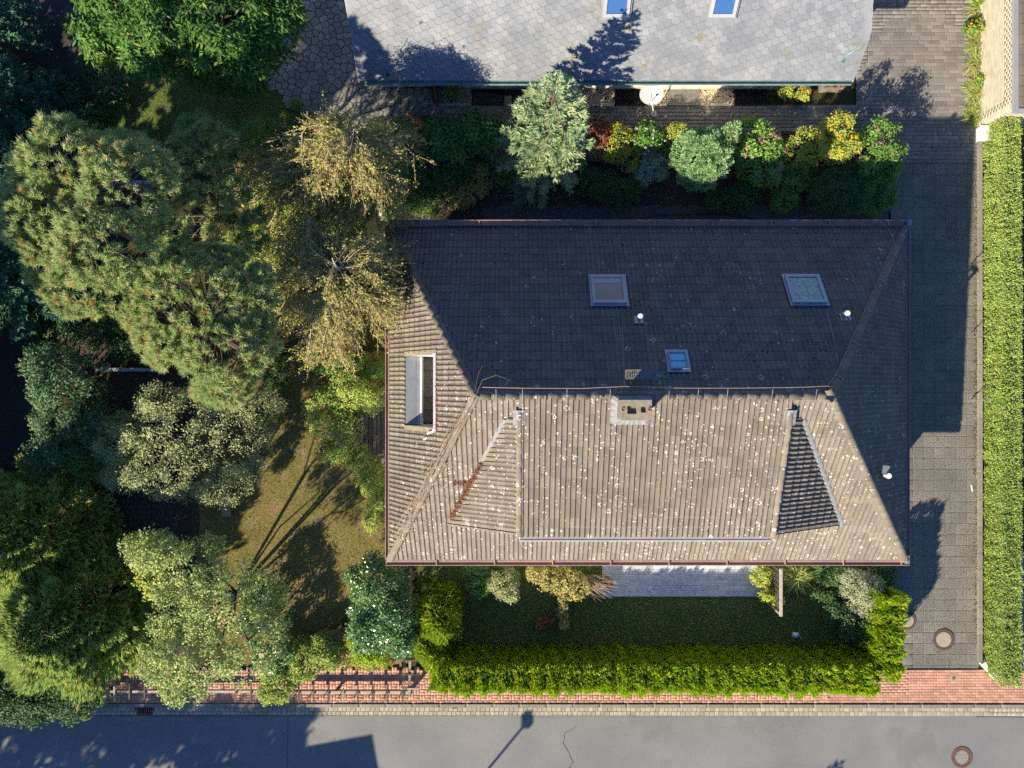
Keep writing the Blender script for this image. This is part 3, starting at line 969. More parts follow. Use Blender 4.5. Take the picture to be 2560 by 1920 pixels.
# ridge and hip caps
def cap_mesh(L, r0, r1):
    vs, fs = [], []
    n = 8
    for x, r in ((0, r1), (L, r0)):
        for k in range(n + 1):
            a = math.pi * k / n
            vs.append((x, -r * math.cos(a), r * math.sin(a) * .85))
    for k in range(n): fs.append((k, k + 1, n + 2 + k, n + 1 + k))
    vs += [(0, -(r1 - .03) * math.cos(math.pi * k / n), (r1 - .03) * math.sin(math.pi * k / n) * .85) for k in range(n + 1)]
    for k in range(n): fs.append((2 * n + 2 + k, 2 * n + 3 + k, k + 1, k))
    me = bpy.data.meshes.new('ridge_cap')
    me.from_pydata(vs, [], fs)
    me.polygons.foreach_set('use_smooth', [True] * len(me.polygons))
    me.materials.append(MT['ridge'])
    return me
cap_me = cap_mesh(.45, .105, .128)
cap_small = cap_mesh(.45, .075, .095)
def caps(p, q, lift=.0, step=.385, nm='ridge_cap', me=None):
    p, q = Vector(p), Vector(q)
    t = (q - p).normalized()
    s = Vector((0, 0, 1)).cross(t).normalized()
    n = t.cross(s).normalized()
    k = int((q - p).length / step)
    for i in range(k + 1):
        o_ = p + t * (i * step) + n * (lift + random.uniform(-.004, .004))
        if (q - o_).dot(t) < .12: continue
        tt = (t + s * random.uniform(-.012, .012)).normalized()
        ss = n.cross(tt).normalized()
        o = bpy.data.objects.new(nm, me or cap_me)
        COL.objects.link(o)
        setp(o, house, o_)
        o.matrix_basis = Matrix(((tt.x, ss.x, n.x, o.location.x), (tt.y, ss.y, n.y, o.location.y), (tt.z, ss.z, n.z, o.location.z), (0, 0, 0, 1)))
up = Vector((0, 0, .03))
caps(Vector(R1) - up * .9, Vector(R0) - up * .9)
for c, r in ((A, R0), (B, R1), (C, R1), (D_, R0)):
    caps(Vector(c) + Vector((0, 0, .05)), Vector(r) + Vector((0, 0, .02)), .0)
for dx in (DX0, DX1):
    caps((dx, DY - .05, zdorm(DY) + .05), (dx, -.95, zdorm(-.95) + .05), me=cap_small)

# gutters: U channel along each eave
def gutter(p, q, out, w=.165, h=.06, mat='gutter', name='gutter', inner='gutter_in', parent=house, z=0.0):
    p, q, out = Vector(p), Vector(q), Vector(out)
    t = (q - p).normalized()
    vs, fs = [], []
    pr = [(0, 0), (0, -h * .9), (w * .25, -h), (w * .75, -h), (w, -h * .8), (w, .012), (w - .022, .012), (w - .022, -h * .7), (w * .7, -h + .02), (w * .3, -h + .02), (.015, -h * .8), (.015, 0)]
    for e in (p, q):
        vs += [e + out * a + Vector((0, 0, b + z)) for a, b in pr]
    n = len(pr)
    for k in range(n):
        fs.append((k, (k + 1) % n, n + (k + 1) % n, n + k))
    m = MB(); m.add(vs, fs + [tuple(range(n))[::-1], tuple(range(n, 2 * n))])
    return m.obj(name, MT[mat], parent)
zg = ZE + .015
gw = .145
gutter((XW - .0, YN + .01, zg + .15), (XE + gw, YN + .01, zg + .15), (0, 1, 0), gw + .035, .10)
gutter((XE + .01, YN + .0, zg), (XE + .01, YS + .0, zg), (1, 0, 0), gw)
gutter((XE + gw, YS - .01, zg), (XW - gw, YS - .01, zg), (0, -1, 0), gw + .05)
gutter((XW - .01, YS, zg), (XW - .01, YN, zg), (-1, 0, 0), gw)
for cx, cy in ((XE + .06, YN + .07), (XE + .06, YS - .08)):
    MB().box((cx - .07, cy - .07, zg - .06), (cx + .085, cy + .105, zg + (.172 if cy > 0 else .022))).obj('gutter_corner', MT['zinc'], house)
# seams on the gutters
for k in range(9):
    x = XW + 1.0 + k * 1.9
    MB().box((x, YN + .008, zg + .095), (x + .035, YN + .185, zg + .165)).obj('gutter_joint', MT['gutter'], house)
    MB().box((x + .5, YS - .19, zg - .062), (x + .535, YS - .008, zg + .016)).obj('gutter_joint', MT['gutter'], house)
# dormer gutter, white
gutter((DX0 + .0, DY - .10, zdorm(DY) - .06), (DX1 - .0, DY - .10, zdorm(DY) - .06), (0, -1, 0), .10, .08, 'white_metal', 'dormer_gutter')
for x, y in ((XE - .49, YN - .62), (XE - .49, YS + .67), (XW + .49, YS + .67)):
    MB().tube([(x, y, 2.78), (x, y, 0.05)], .045, 8).obj('downpipe', MT['gutter'], house, smooth=True)

# lead flashing: dormer valleys and heads
def strip(p, q, w, mat, name, lift=.05, wav=0.0, parent=house):
    p, q = Vector(p), Vector(q)
    t = (q - p).normalized()
    s = Vector((0, 0, 1)).cross(t).normalized()
    n_ = 28
    vs, fs = [], []
    for i in range(n_ + 1):
        c = p + (q - p) * (i / n_)
        a = wav * abs(math.sin(i * 1.3))
        vs += [c + s * (w / 2 + a) + Vector((0, 0, lift)), c + Vector((0, 0, lift + .025)), c - s * (w / 2 + a) + Vector((0, 0, lift))]
    for i in range(n_):
        for k in (0, 1): fs.append((3 * i + k, 3 * i + k + 1, 3 * i + 4 + k, 3 * i + 3 + k))
    m = MB(); m.add(vs, fs)
    return m.obj(name, MT[mat], parent, smooth=True)
def on_main(x, y): return Vector((x, y, zmain(y)))
va, vb = Vector(VA0), Vector(VB0)
sx_ = lambda side, y: valley_x(y, side)
strip(on_main(sx_(-1, -1.0) - .02, -1.0), on_main(sx_(-1, -2.25) - .02, -2.25), .13, 'lead', 'valley_flashing', .06)
strip(on_main(sx_(1, -1.0) + .04, -1.0), on_main(sx_(1, DY - .05) + .04, DY - .05), .12, 'lead', 'valley_flashing', .07, .035)
for dx in (DX0, DX1):
    m = MB()
    vs = []
    for i in range(6):
        for j in range(6):
            x = dx - .17 + .34 * i / 5; y = -.72 - .42 * j / 5
            vs.append((x, y, zdorm(y) + .055 + .055 * math.exp(-((x - dx) / .10) ** 2) + random.uniform(-.008, .008)))
    m.add(vs, [(i * 6 + j, i * 6 + j + 1, (i + 1) * 6 + j + 1, (i + 1) * 6 + j) for i in range(5) for j in range(5)])
    m.obj('head_flashing', MT['lead'], house)

# chimney
ch = MB()
cx, cy, cz = 3.24, -.68, 7.60
ch.box((cx - .38, cy - .25, 5.9), (cx + .38, cy + .25, cz - .10))
cho = ch.obj('chimney', MT['greyconc'], house)
cp = MB()
X0, X1, Y0, Y1 = cx - .405, cx + .405, cy - .265, cy + .265
hol = [(cx - .235, cx + .01, cy - .10, cy + .10), (cx + .12, cx + .25, cy - .065, cy + .085)]
xs = sorted({X0, X1, *[h[0] for h in hol], *[h[1] for h in hol]})
ys = sorted({Y0, Y1, *[h[2] for h in hol], *[h[3] for h in hol]})
for xa, xb in zip(xs, xs[1:]):
    for ya, yb_ in zip(ys, ys[1:]):
        mx, my = (xa + xb) / 2, (ya + yb_) / 2
        if any(h[0] < mx < h[1] and h[2] < my < h[3] for h in hol): continue
        cp.box((xa, ya, cz - .10), (xb, yb_, cz))
cp.obj('chimney_cap', MT['concrete'], cho)
for h in hol:
    MB().box((h[0] - .01, h[2] - .01, 6.8), (h[1] + .01, h[3] + .01, cz - .12)).obj('flue', MT['dark'], cho)
for sx in (-1, 1):
    pts = [(cx + sx * .345 + .035 * math.cos(a), cy + .03 + .045 * math.sin(a), cz + .012) for a in np.linspace(.5, 5.8, 10)]
    MB().tube(pts, .009, 5).obj('lifting_ring', MT['iron'], cho)
# flashing skirt round the chimney
m = MB()
vs, fs = [], []
def zroof_s(y): return min(zdorm(y), ZR) if y < YR else ZR - (y - YR) * .66
N_ = 40
inner, outer = [], []
for k in range(N_):
    a = 2 * math.pi * k / N_
    ca, sa = math.cos(a), math.sin(a)
    def sq(w, h):
        s_ = min(w / max(abs(ca), 1e-6), h / max(abs(sa), 1e-6)); return ca * s_, sa * s_
    ix, iy = sq(.385, .255); ox, oy = sq(.54, .43 if sa < 0 else .36)
    wv = .02 * (k % 2)
    inner.append((cx + ix, cy + iy, zroof_s(cy + iy) + .22)); outer.append((cx + ox * (1 + wv), cy + oy * (1 + wv), zroof_s(cy + oy) + .085 + wv))
vs = inner + outer
fs = [(k, (k + 1) % N_, N_ + (k + 1) % N_, N_ + k) for k in range(N_)]
m.add(vs, [f[::-1] for f in fs])
m.obj('chimney_flashing', MT['lead'], cho)

# skylights on the north slope
nn_ = Vector((0, ZR - ZE, YN - YR)).normalized()
vn = Vector((0, -(YN - YR), ZR - ZE)).normalized()   # up the slope
def on_n(px, py, lift=0.0):
    """point of the north slope under a photo pixel"""
    z = 5.0
    for _ in range(30):
        y = (960 - py) * (H - z) / F
        z = ZE + (YN - y) * (ZR - ZE) / (YN - YR) + lift
    return Vector(((px - 1280) * (H - z) / F, y, z))
def skylight(c, w, h, frame, glass, parent, u, v, n, fr=.085, hgt=.12, name='skylight'):
    def bx(m, a0, a1, b0, b1, z0, z1):
        P = [c + u * a + v * b + n * z for z in (z0, z1) for a, b in ((a0, b0), (a1, b0), (a1, b1), (a0, b1))]
        m.add(P, [(3, 2, 1, 0), (4, 5, 6, 7), (0, 1, 5, 4), (1, 2, 6, 5), (2, 3, 7, 6), (3, 0, 4, 7)])
    m = MB()
    bx(m, -w / 2, -w / 2 + fr, -h / 2, h / 2, .0, hgt); bx(m, w / 2 - fr, w / 2, -h / 2, h / 2, .0, hgt)
    bx(m, -w / 2 + fr, w / 2 - fr, h / 2 - fr * 1.3, h / 2, .0, hgt + .01); bx(m, -w / 2 + fr, w / 2 - fr, -h / 2, -h / 2 + fr, .0, hgt - .006)
    o = m.obj(name, MT[frame], parent)
    g = MB(); bx(g, -w / 2 + fr * .9, w / 2 - fr * .9, -h / 2 + fr * .9, h / 2 - fr * 1.2, hgt - .06, hgt - .035)
    g.obj('pane', MT[glass], o)
    f = MB(); bx(f, -w / 2 - .06, w / 2 + .06, -h / 2 - .09, h / 2 + .07, .038, .055)
    f.obj('flashing', MT['grey_frame' if frame != 'light_frame' else 'zinc'], o)
    return o, bx
un = Vector((-1, 0, 0))
for pxy, w, glass in (((1521, 728), 1.02, 'glass_pink'), ((2012, 727), 1.04, 'glass_reflection')):
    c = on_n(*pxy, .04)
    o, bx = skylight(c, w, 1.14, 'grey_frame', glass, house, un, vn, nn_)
    if glass == 'glass_pink':
        g = MB(); bx(g, -w / 2 + .09, w / 2 - .09, -.52, -.26, .087, .092); g.obj('blind', MT['light_frame'], o)
c = on_n(1694, 905, .04)
o, bx = skylight(c, .52, .62, 'zinc', 'water', house, un, vn, nn_, .045, .10)
g = MB(); bx(g, -.22, .22, -.012, .012, .066, .085); g.obj('glazing_bar', MT['zinc'], o)
# vents
for pxy, r in (((1601, 790), .075), ((2119, 783), .082)):
    c = on_n(*pxy, .25)
    MB().tube([(c.x, c.y, c.z - .35), (c.x, c.y, c.z)], r * .8, 12).tube([(c.x, c.y, c.z - .04), (c.x, c.y, c.z + .01)], r, 14).obj('vent_pipe', MT['white_metal'], house)
    f = MB(); f.add([c + un * a + vn * b - nn_ * .16 for a, b in ((-.15, -.14), (.15, -.14), (.15, .14), (-.15, .14))], [(0, 1, 2, 3)]); f.obj('vent_flashing', MT['grey_frame'], house)
xe = 11.05; zev = ZE + (XE - xe) * (ZR - ZE) / (XE - XR1)
c = W(2222, 1190, zev + .22)
MB().tube([(c.x, c.y, c.z - .4), (c.x, c.y, c.z)], .06, 12).tube([(c.x, c.y, c.z - .03), (c.x, c.y, c.z + .015)], .085, 16).obj('vent_pipe', MT['white_metal'], house)
MB().bar((c.x - .05, c.y + .05, c.z - .10), (c.x - .02, c.y + .30, c.z - .10), .20, .02).obj('vent_flashing', MT['zinc'], house)

# chimney sweep's step on the north slope: perforated metal tread
c = W(1605, 936, 6.70)
st = MB()
for k in range(15):
    x = c.x - .43 + k * .0615
    st.bar((x, c.y - .11, c.z), (x + .03, c.y + .11, c.z), .016, .02)
    st.bar((x + .03, c.y - .11, c.z), (x, c.y + .11, c.z), .016, .018)
for y in (-.12, 0, .12): st.bar((c.x - .45, c.y + y, c.z), (c.x + .45, c.y + y, c.z), .022, .03)
for x in (-.45, .45): st.bar((c.x + x, c.y - .12, c.z), (c.x + x, c.y + .12, c.z), .02, .03)
so = st.obj('roof_step', MT['grating'], house)
for x in (-.35, .35):
    MB().bar((c.x + x, c.y, c.z), (c.x + x, c.y - .05, c.z - .38), .03).obj('bracket', MT['iron'], so)

# lightning conductor
def wire(pts, r=.009, mat='copper', name='lightning_conductor', parent=house):
    return MB().tube(pts, r, 5).obj(name, MT[mat], parent)
zt = ZR + .22
ridge_w = [W(1205, 968, zt - .05), W(1300, 970, zt), W(1450, 971, zt), W(1560, 966, zt + .03), W(1700, 970, zt), W(1850, 970, zt), W(2000, 968, zt), W(2070, 965, zt - .03)]
wire(ridge_w, .010)
hip_w = [ridge_w[-1]]
for f in (.12, .3, .5, .7, .88):
    p = Vector(R1).lerp(Vector(C), f); hip_w.append(p + Vector((-.17, 0, .16)))
hip_w += [W(2228, 585, 3.35), W(2223, 575, 3.2), W(2200, 552, 3.05)]
wire(hip_w, .009)
wire([ridge_w[-1], W(2092, 972, zt - .25)], .010)
wire([on_n(1565, 772, .1), on_n(1556, 783, .07), on_n(1557, 850, .07), on_n(1560, 930, .07), W(1561, 966, zt)], .007, 'zinc')
wire([on_n(2067, 770, .1), on_n(2080, 830, .07), on_n(2096, 902, .07), W(2098, 930, 6.2)], .007, 'zinc')
for px in (1240, 1306, 1417, 1525, 1672, 1745, 1818, 1930, 2040):
    p = W(px, 985, ZR + .13)
    MB().bar((p.x, -.47, ZR + .075), (p.x, -.14, ZR + .20), .014, .006).obj('conductor_clip', MT['lead'], house)
for f in (.09, .27, .45, .63, .80, .93):
    p = Vector(R1).lerp(Vector(C), f)
    s_ = Vector((0, 0, 1)).cross((Vector(C) - Vector(R1)).normalized()).normalized()
    pts = [p + s_ * (.15 * math.cos(a)) + Vector((0, 0, .02 + .145 * math.sin(a))) for a in np.linspace(0, math.pi, 9)]
    MB().tube(pts, .010, 5).obj('hip_strap', MT['zinc'], house)

# roof loggia cut into the west slope
zf = 2.95
lo = MB()
lo.add([(LX0, LY0, zw(LX0)), (LX1, LY0, zw(LX1)), (LX1, LY0, zf), (LX0, LY0, zf)], [(0, 1, 2, 3)])
lo.add([(LX0, LY1, zw(LX0)), (LX1, LY1, zw(LX1)), (LX1, LY1, zf), (LX0, LY1, zf)], [(3, 2, 1, 0)])
lo.add([(LX1 + .25, LY0, zf), (LX1 + .25, LY1, zf), (LX1 + .25, LY1, 4.9), (LX1 + .25, LY0, 4.9)], [(3, 2, 1, 0)])
log = lo.obj('roof_loggia', MT['white_metal'], house)
zp = zw(LX0) + .03
MB().box((LX0 + .0, LY0 + .02, zp - .05), (LX0 + .33, LY1 - .02, zp)).obj('parapet_sheet', MT['zinc'], log)
MB().box((LX0 + .34, LY0 + .02, zp - .05), (LX0 + .44, LY1 - .02, zp + .012)).obj('parapet_cap', MT['zinc'], log)
MB().box((LX0 + .40, LY0 + .01, zf), (LX0 + .475, LY1 - .01, zp - .02)).obj('parapet', MT['white_metal'], log)
MB().box((LX0 + .45, LY0 + .02, zp - .04), (LX0 + .52, LY1 - .02, zp + .02)).obj('parapet_rail', MT['white_metal'], log)
for k in range(5):
    y0 = LY0 + .02 + k * (LY1 - LY0 - .04) / 5
    MB().box((LX0 + .475, y0 + .006, zf - .05), (LX1 + .2, y0 + (LY1 - LY0 - .04) / 5 - .006, zf + .01)).obj('floor_slab', MT['greyconc'], log)
MB().box((LX1 - .10, LY0 - .05, zw(LX1) - .06), (LX1 - .03, LY1 + .05, zw(LX1) + .03)).obj('loggia_gutter', MT['white_metal'], log)
for yy, s_ in ((LY0, -1), (LY1, 1)):
    a, b = Vector((LX0 - .03, yy + s_ * .07, zw(LX0 - .03) + .07)), Vector((LX1, yy + s_ * .07, zw(LX1) + .07))
    MB().bar(a, b, .15, .02, up=nw).obj('loggia_flashing', MT['concrete'], log)
zd = zw(LX1)
MB().tube([(LX1 - .07, LY0 - .02, zd - .02), (LX1 - .12, LY0 - .10, zd - .02), (LX1 - .28, LY0 - .17, zd - .18), (LX1 - .36, LY0 - .32, zd - .33), (LX1 - .43, LY0 - .36, zd - .46)], .038, 8).obj('loggia_downpipe', MT['white_metal'], log, smooth=True)

# ------------------------------------------------------------------ slate-roofed house to the north
nh = thing('slate_roofed_house', 'white house with pale grey slate roof along the top edge', 'house', (3, 14, 0))
NYE, NZE, NP = 9.98, 2.8, 1.19            # eave line, eave height, slope
NX0, NX1 = -5.03, 11.20
NYW = 10.85                               # south wall
def zn(y): return NZE + (y - NYE) * NP
NYR = 14.6
m = MB()
# walls: south, west, east, north
wl = [(NX0 + .25, NYW), (NX1 - .25, NYW), (NX1 - .25, 18.2), (NX0 + .25, 18.2)]
vs = [(x, y, 0.22) for x, y in wl] + [(x, y, 3.6) for x, y in wl]
m.add(vs, [(0, 1, 5, 4), (1, 2, 6, 5), (2, 3, 7, 6), (3, 0, 4, 7)])
m.add([(NX0 + .25, NYW, 3.6), (NX0 + .25, 18.2, 3.6), (NX0 + .25, NYR, zn(NYR) - .3)], [(0, 1, 2)])
m.add([(NX1 - .25, NYW, 3.6), (NX1 - .25, 18.2, 3.6), (NX1 - .25, NYR, zn(NYR) - .3)], [(2, 1, 0)])
nhw = m.obj('wall', MT['white_wall'], nh)
for k in range(22):
    x0 = NX0 + 2.6 + k * .62
    if x0 + .6 > NX1 - .25: break
    MB().box((x0, NYW - .035, 0.0), (x0 + .60, NYW + .05, .21), random.random()).obj('plinth_stone', MT['wall_stone'], nh)
for x in (-1.8, 1.6, 4.2, 6.6, 9.0):
    wall_window(nh, (x, NYW, 1.45), 1.2, 1.1, (0, -1, 0))
# roof body: south slope, north slope
m = MB()
hipy = 10.95
def off(p): return (p[0], p[1] + .02, p[2] - .03)
top = zn(NYR)
m.add([off((NX0, NYE, NZE)), off((NX1, NYE, NZE)), off((NX1, hipy, zn(hipy))), off((9.3, NYR, top)), off((NX0, NYR, top))], [(0, 1, 2, 3, 4)])
s_sl = m.obj('roof_slope', MT['slate'], nh)
m = MB()
m.add([(NX0, NYR, top - .03), (9.3, NYR, top - .03), (NX1, 18.5, 3.72), (NX0, 18.5, 3.72)], [(0, 1, 2, 3)])
m.add([(NX1, hipy, zn(hipy) - .03), (NX1, 18.5, 3.72), (9.3, NYR, top - .03)], [(0, 1, 2)])
m.obj('roof_slope', MT['slate'], nh)
m = MB()
m.add([(NX0 + .02, NYE + .05, NZE - .06), (NX1 - .02, NYE + .05, NZE - .06), (NX1 - .02, NYW + .05, NZE - .06), (NX0 + .02, NYW + .05, NZE - .06)], [(3, 2, 1, 0)])
m.obj('soffit', MT['white_wall'], nh)
# verge boards
for x in (NX0, NX1):
    MB().bar((x, NYE, NZE - .10), (x, hipy if x > 0 else NYR, zn(hipy if x > 0 else NYR) - .10), .03, .16).obj('verge_board', MT['grey_frame'], nh)

# slate scales in rising courses
SV = [(a * .855, b * .855) for a, b in [(-.03, .36), (-.03, .13), (-.015, .06), (.03, .018), (.10, .0), (.285, .0), (.30, .36)]]
def scale_verts():
    k = len(SV)
    def zz(a, b): return .030 - .055 * b - .018 * (a / .3)
    vs = [(a, b, zz(a, b) + .008) for a, b in SV] + [(a, b, zz(a, b) - .004) for a, b in SV]
    fs = [tuple(range(k))] + [((i + 1) % k, i, k + i, k + (i + 1) % k) for i in range(k)]
    # dark weathered rim showing along the lower and left edge
    rim = [(-.040, .31), (-.040, .105), (-.026, .040), (.018, .002), (.082, -.013), (.244, -.013)]
    b = len(vs)
    vs += [(a, bb, zz(max(a, 0), max(bb, 0)) + .001) for a, bb in rim]
    fs += [(i, b + i, b + i + 1, i + 1) for i in range(5)]
    return vs, fs
SVV, SVF = scale_verts()
ang = math.radians(21)
un_, vn2 = Vector((1, 0, 0)), Vector((0, 1, NP)).normalized()
nsl = un_.cross(vn2).normalized()
ea, eb = un_ * math.cos(ang) + vn2 * math.sin(ang), -un_ * math.sin(ang) + vn2 * math.cos(ang)
sl_me = bpy.data.meshes.new('slate')
sl_me.from_pydata(SVV, [], SVF)
sl_me.materials.append(MT['slate'])
sl_me.materials.append(MT['slate_edge'])
NTOP = 1 + len(SV)
for i_, p_ in enumerate(sl_me.polygons): p_.material_index = 1 if i_ >= NTOP else 0
o0 = Vector((NX0, NYE, NZE))
clips = [(Vector((NX0, 0, 0)), Vector((-1, 0, 0))), (Vector((NX1, 0, 0)), Vector((1, 0, 0))), (Vector((0, NYE - .02, 0)), Vector((0, -1, 0))),
         vplane((NX1, hipy, 0), (9.3, NYR, 0), (3, 11, 0))]
full, jmb, jrim = [], MB(), MB()
SCW, SCH = .235, .218
for j in range(-28, 19):
    for i in range(-6, 90):
        o = o0 + ea * (i * SCW + (j % 2) * .11) + eb * (j * SCH)
        cs = [o + ea * a + eb * b for a, b in ((-.03, 0), (.30, 0), (.30, .36), (-.03, .36))]
        if o.y > 12.45: continue
        st_ = 0
        for p, nn in clips:
            d = [(c - p).dot(nn) for c in cs]
            if min(d) > -1e-3: st_ = 2; break
            if max(d) > 1e-3: st_ = 1
        if st_ == 2: continue
        rz = random.uniform(-.006, .006)
        m4 = Matrix(((ea.x, eb.x, nsl.x, o.x), (ea.y, eb.y, nsl.y, o.y), (ea.z, eb.z, nsl.z, o.z + rz), (0, 0, 0, 1)))
        if st_ == 0: full.append((m4, o))
        else:
            bm = bmesh.new()
            bvs = [bm.verts.new(m4 @ Vector(p)) for p in SVV]
            for f in SVF[:NTOP]: bm.faces.new([bvs[k] for k in f])
            for v_ in bvs[2 * len(SV):]: bm.verts.remove(v_)
            for p, nn in clips:
                bmesh.ops.bisect_plane(bm, geom=bm.verts[:] + bm.edges[:] + bm.faces[:], plane_co=p, plane_no=nn, clear_outer=True)
            bm.verts.index_update()
            if len(bm.faces): jmb.add([q.co.copy() for q in bm.verts], [tuple(q.index for q in f.verts) for f in bm.faces], random.random())
            bm.free()
def slate_vis(e):
    px, py = inview(e[1].x, e[1].y, e[1].z)
    if not (0 < px < 2560 and 8 < py < 230): return 1e9
    return e[1].x + random.random() * .1
full.sort(key=slate_vis)
for m4, o in full[:300]:
    ob = bpy.data.objects.new('slate', sl_me)
    COL.objects.link(ob)
    ob.parent = s_sl
    ob.matrix_basis = m4
for m4, o in full[300:]:
    kk_ = 2 * len(SV)
    jmb.add([m4 @ Vector(p) for p in SVV[:kk_]], SVF[:NTOP], random.random())
    jrim.add([m4 @ Vector(p) for p in SVV], SVF[NTOP:], .5)
jmb.obj('slates', MT['slate'], s_sl, kind='stuff')
jrim.obj('slate_rims', MT['slate_edge'], s_sl, kind='stuff')
# eave gutter, side gutter, downpipe discharging on the slates
gutter((NX0 + .18, NYE - .01, NZE - .01), (NX1 - .05, NYE - .01, NZE - .01), (0, -1, 0), .14, .10, 'verdigris', 'gutter', parent=nh)
gz = 3.75
MB().bar((11.20, hipy + .0, gz + .02), (11.20, 17.5, gz + .02), .12, .10).obj('gutter', MT['verdigris'], nh)
MB().bar((11.275, hipy + .0, gz + .05), (11.275, 17.5, gz + .03), .018, .10).obj('gutter_board', MT['white_metal'], nh)
MB().tube([(11.18, hipy + .02, gz + .02), (11.16, hipy - .14, gz - .02), (11.0, hipy - .30, gz - .10), (10.72, hipy - .44, gz - .32), (10.62, hipy - .62, gz - .46)], .05, 8).obj('downpipe', MT['verdigris'], nh, smooth=True)
# two roof windows at the picture's upper edge
for px in (1540, 1806):
    yc = 11.66
    D0 = H - zn(yc)
    c = Vector(((px - 1280) * (H - 4.5) / F, yc, zn(yc))) + nsl * .05
    skylight(c, .80, 1.15, 'light_frame', 'glass_blue', nh, un_, vn2, nsl, .10, .11)

# strip in front of the wall: gratings over light wells, pebble beds with stone edging
def px_box(x0, y0, x1, y1):
    a, b = G(x0, y1), G(x1, y0)
    return a[0], a[1], b[0], b[1]
for k, (x0, x1, mat, lab) in enumerate(((1181, 1260, 'iron', 'shade-darkened metal grating over a light well left of the conical spruce'),
                              (1538, 1617, 'iron', 'shade-darkened metal grating over a light well just left of the satellite dish'),
                              (1668, 1748, 'grating', 'sunlit pale metal grating over a light well right of the satellite dish'),
                              (1836, 1916, 'iron', 'shade-darkened metal grating over a light well beside the potted shrubs'))):
    a, b, c, d = px_box(x0, 226, x1, 264)
    gr = thing('light_well_grating', lab, 'grating', ((a + c) / 2, (b + d) / 2, 0), 'light well gratings')
    fr = MB()
    for p, q in (((a, b), (c, b)), ((a, d), (c, d)), ((a, b), (a, d)), ((c, b), (c, d))): fr.bar((*p, .045), (*q, .045), .03, .06)
    fr.obj('frame', MT[mat if mat == 'grating' else 'dark_pot'], gr)  # sun and shade put into the colour: sunlit grating pale, shaded ones dark
    br = MB()
    nx, ny = int((c - a) / .045), int((d - b) / .045)
    for i in range(1, nx): br.bar((a + (c - a) * i / nx, b, .052), (a + (c - a) * i / nx, d, .052), .012 if mat != 'grating' else .022, .02)
    for i in range(1, ny): br.bar((a, b + (d - b) * i / ny, .050), (c, b + (d - b) * i / ny, .050), .010 if mat != 'grating' else .020, .02)
    br.obj('bars', MT['grating' if mat == 'grating' else 'dark_pot'], gr)
    MB().box((a + .02, b + .02, .002), (c - .02, d - .02, .012)).obj('well', MT['dark'], gr)
def pebble_bed(x0, x1, lab, n):
    a, b, c, d = px_box(x0, 224, x1, 266)
    t = thing('pebble_bed', lab, 'pebble bed', ((a + c) / 2, (b + d) / 2, 0), 'pebble beds along the white wall')
    V, FQ, T = [], [], []
    oct_v = np.array([(1, 0, 0), (0, 1, 0), (-1, 0, 0), (0, -1, 0), (0, 0, 1), (.7, .7, .1), (-.7, .7, .1), (-.7, -.7, .1), (.7, -.7, .1)]) 
    tri = np.array([(0, 5, 4), (5, 1, 4), (1, 6, 4), (6, 2, 4), (2, 7, 4), (7, 3, 4), (3, 8, 4), (8, 0, 4)])
    for k in range(n):
        s = random.uniform(.022, .05)
        v = oct_v * (s * random.uniform(.8, 1.3), s * random.uniform(.7, 1.1), s * .7)
        r = random.uniform(0, 6.28); cc, ss = math.cos(r), math.sin(r)
        v = np.stack([v[:, 0] * cc - v[:, 1] * ss + random.uniform(a, c), v[:, 0] * ss + v[:, 1] * cc + random.uniform(b + .1, d), v[:, 2] + .02 + random.uniform(0, .02)], 1)
        V.append(v); FQ.append(tri + 9 * k); T.append(np.full(9, random.random()))
    obj('pebbles', np_mesh('pebbles', np.concatenate(V), np.concatenate(FQ), np.concatenate(T)), MT['pebble'], t, kind='stuff')
    x = a
    while x < c - .05:
        L = min(random.uniform(.28, .45), c - x)
        MB().box((x + .006, b, 0), (x + L - .006, b + .10, .055), random.random()).obj('edging_stone', MT['wall_stone'], t)
        x += L
pebble_bed(1094, 1179, 'pebble bed with stone edging holding a dark flower pot', 420)
pebble_bed(1424, 1536, 'sunny pebble bed between conical spruce and shaded grating', 560)
pebble_bed(1619, 1666, 'short pebble bed under the satellite dish', 260)
pebble_bed(1750, 1834, 'wide pale pebble bed right of the sunlit grating', 460)

# satellite dish on a pole
base = Vector((*G(1634, 286), 0))
dish = thing('satellite_dish', 'white satellite dish on a short pole in front of the white wall', 'satellite dish', base)
topz = 1.45
tp = W(1628, 246, topz)
MB().tube([(base.x, base.y, .02), (base.x, base.y, .06)], .11, 12).obj('foot', MT['white_metal'], dish)
MB().tube([(base.x, base.y, .05), (tp.x, tp.y, topz)], .024, 8).obj('mast', MT['white_metal'], dish)
m = MB()
ax = Vector((-.12, -.70, .72)).normalized()
s1 = ax.cross(Vector((0, 0, 1))).normalized(); s2 = ax.cross(s1).normalized()
c0 = W(1628, 233, topz + .12)
vs = []
rings = 6; seg = 28
for i in range(rings + 1):
    r = .40 * i / rings
    for k in range(seg):
        a = 2 * math.pi * k / seg
        vs.append(c0 + s1 * r * math.cos(a) + s2 * r * .92 * math.sin(a) + ax * (.55 * r * r))
fs = [(i * seg + k, i * seg + (k + 1) % seg, (i + 1) * seg + (k + 1) % seg, (i + 1) * seg + k) for i in range(rings) for k in range(seg)]
m.add(vs, fs)
m.obj('reflector', MT['dish'], dish, smooth=True)
MB().tube([c0 + s2 * .38 + ax * .09, c0 + ax * .42 + s2 * .12], .014, 6).obj('feed_arm', MT['zinc'], dish)
MB().tube([c0 + ax * .40 + s2 * .12, c0 + ax * .50 + s2 * .10], .035, 8).obj('receiver', MT['white_metal'], dish)
MB().tube([c0 - ax * .02, tp], .03, 6).obj('mount', MT['zinc'], dish)

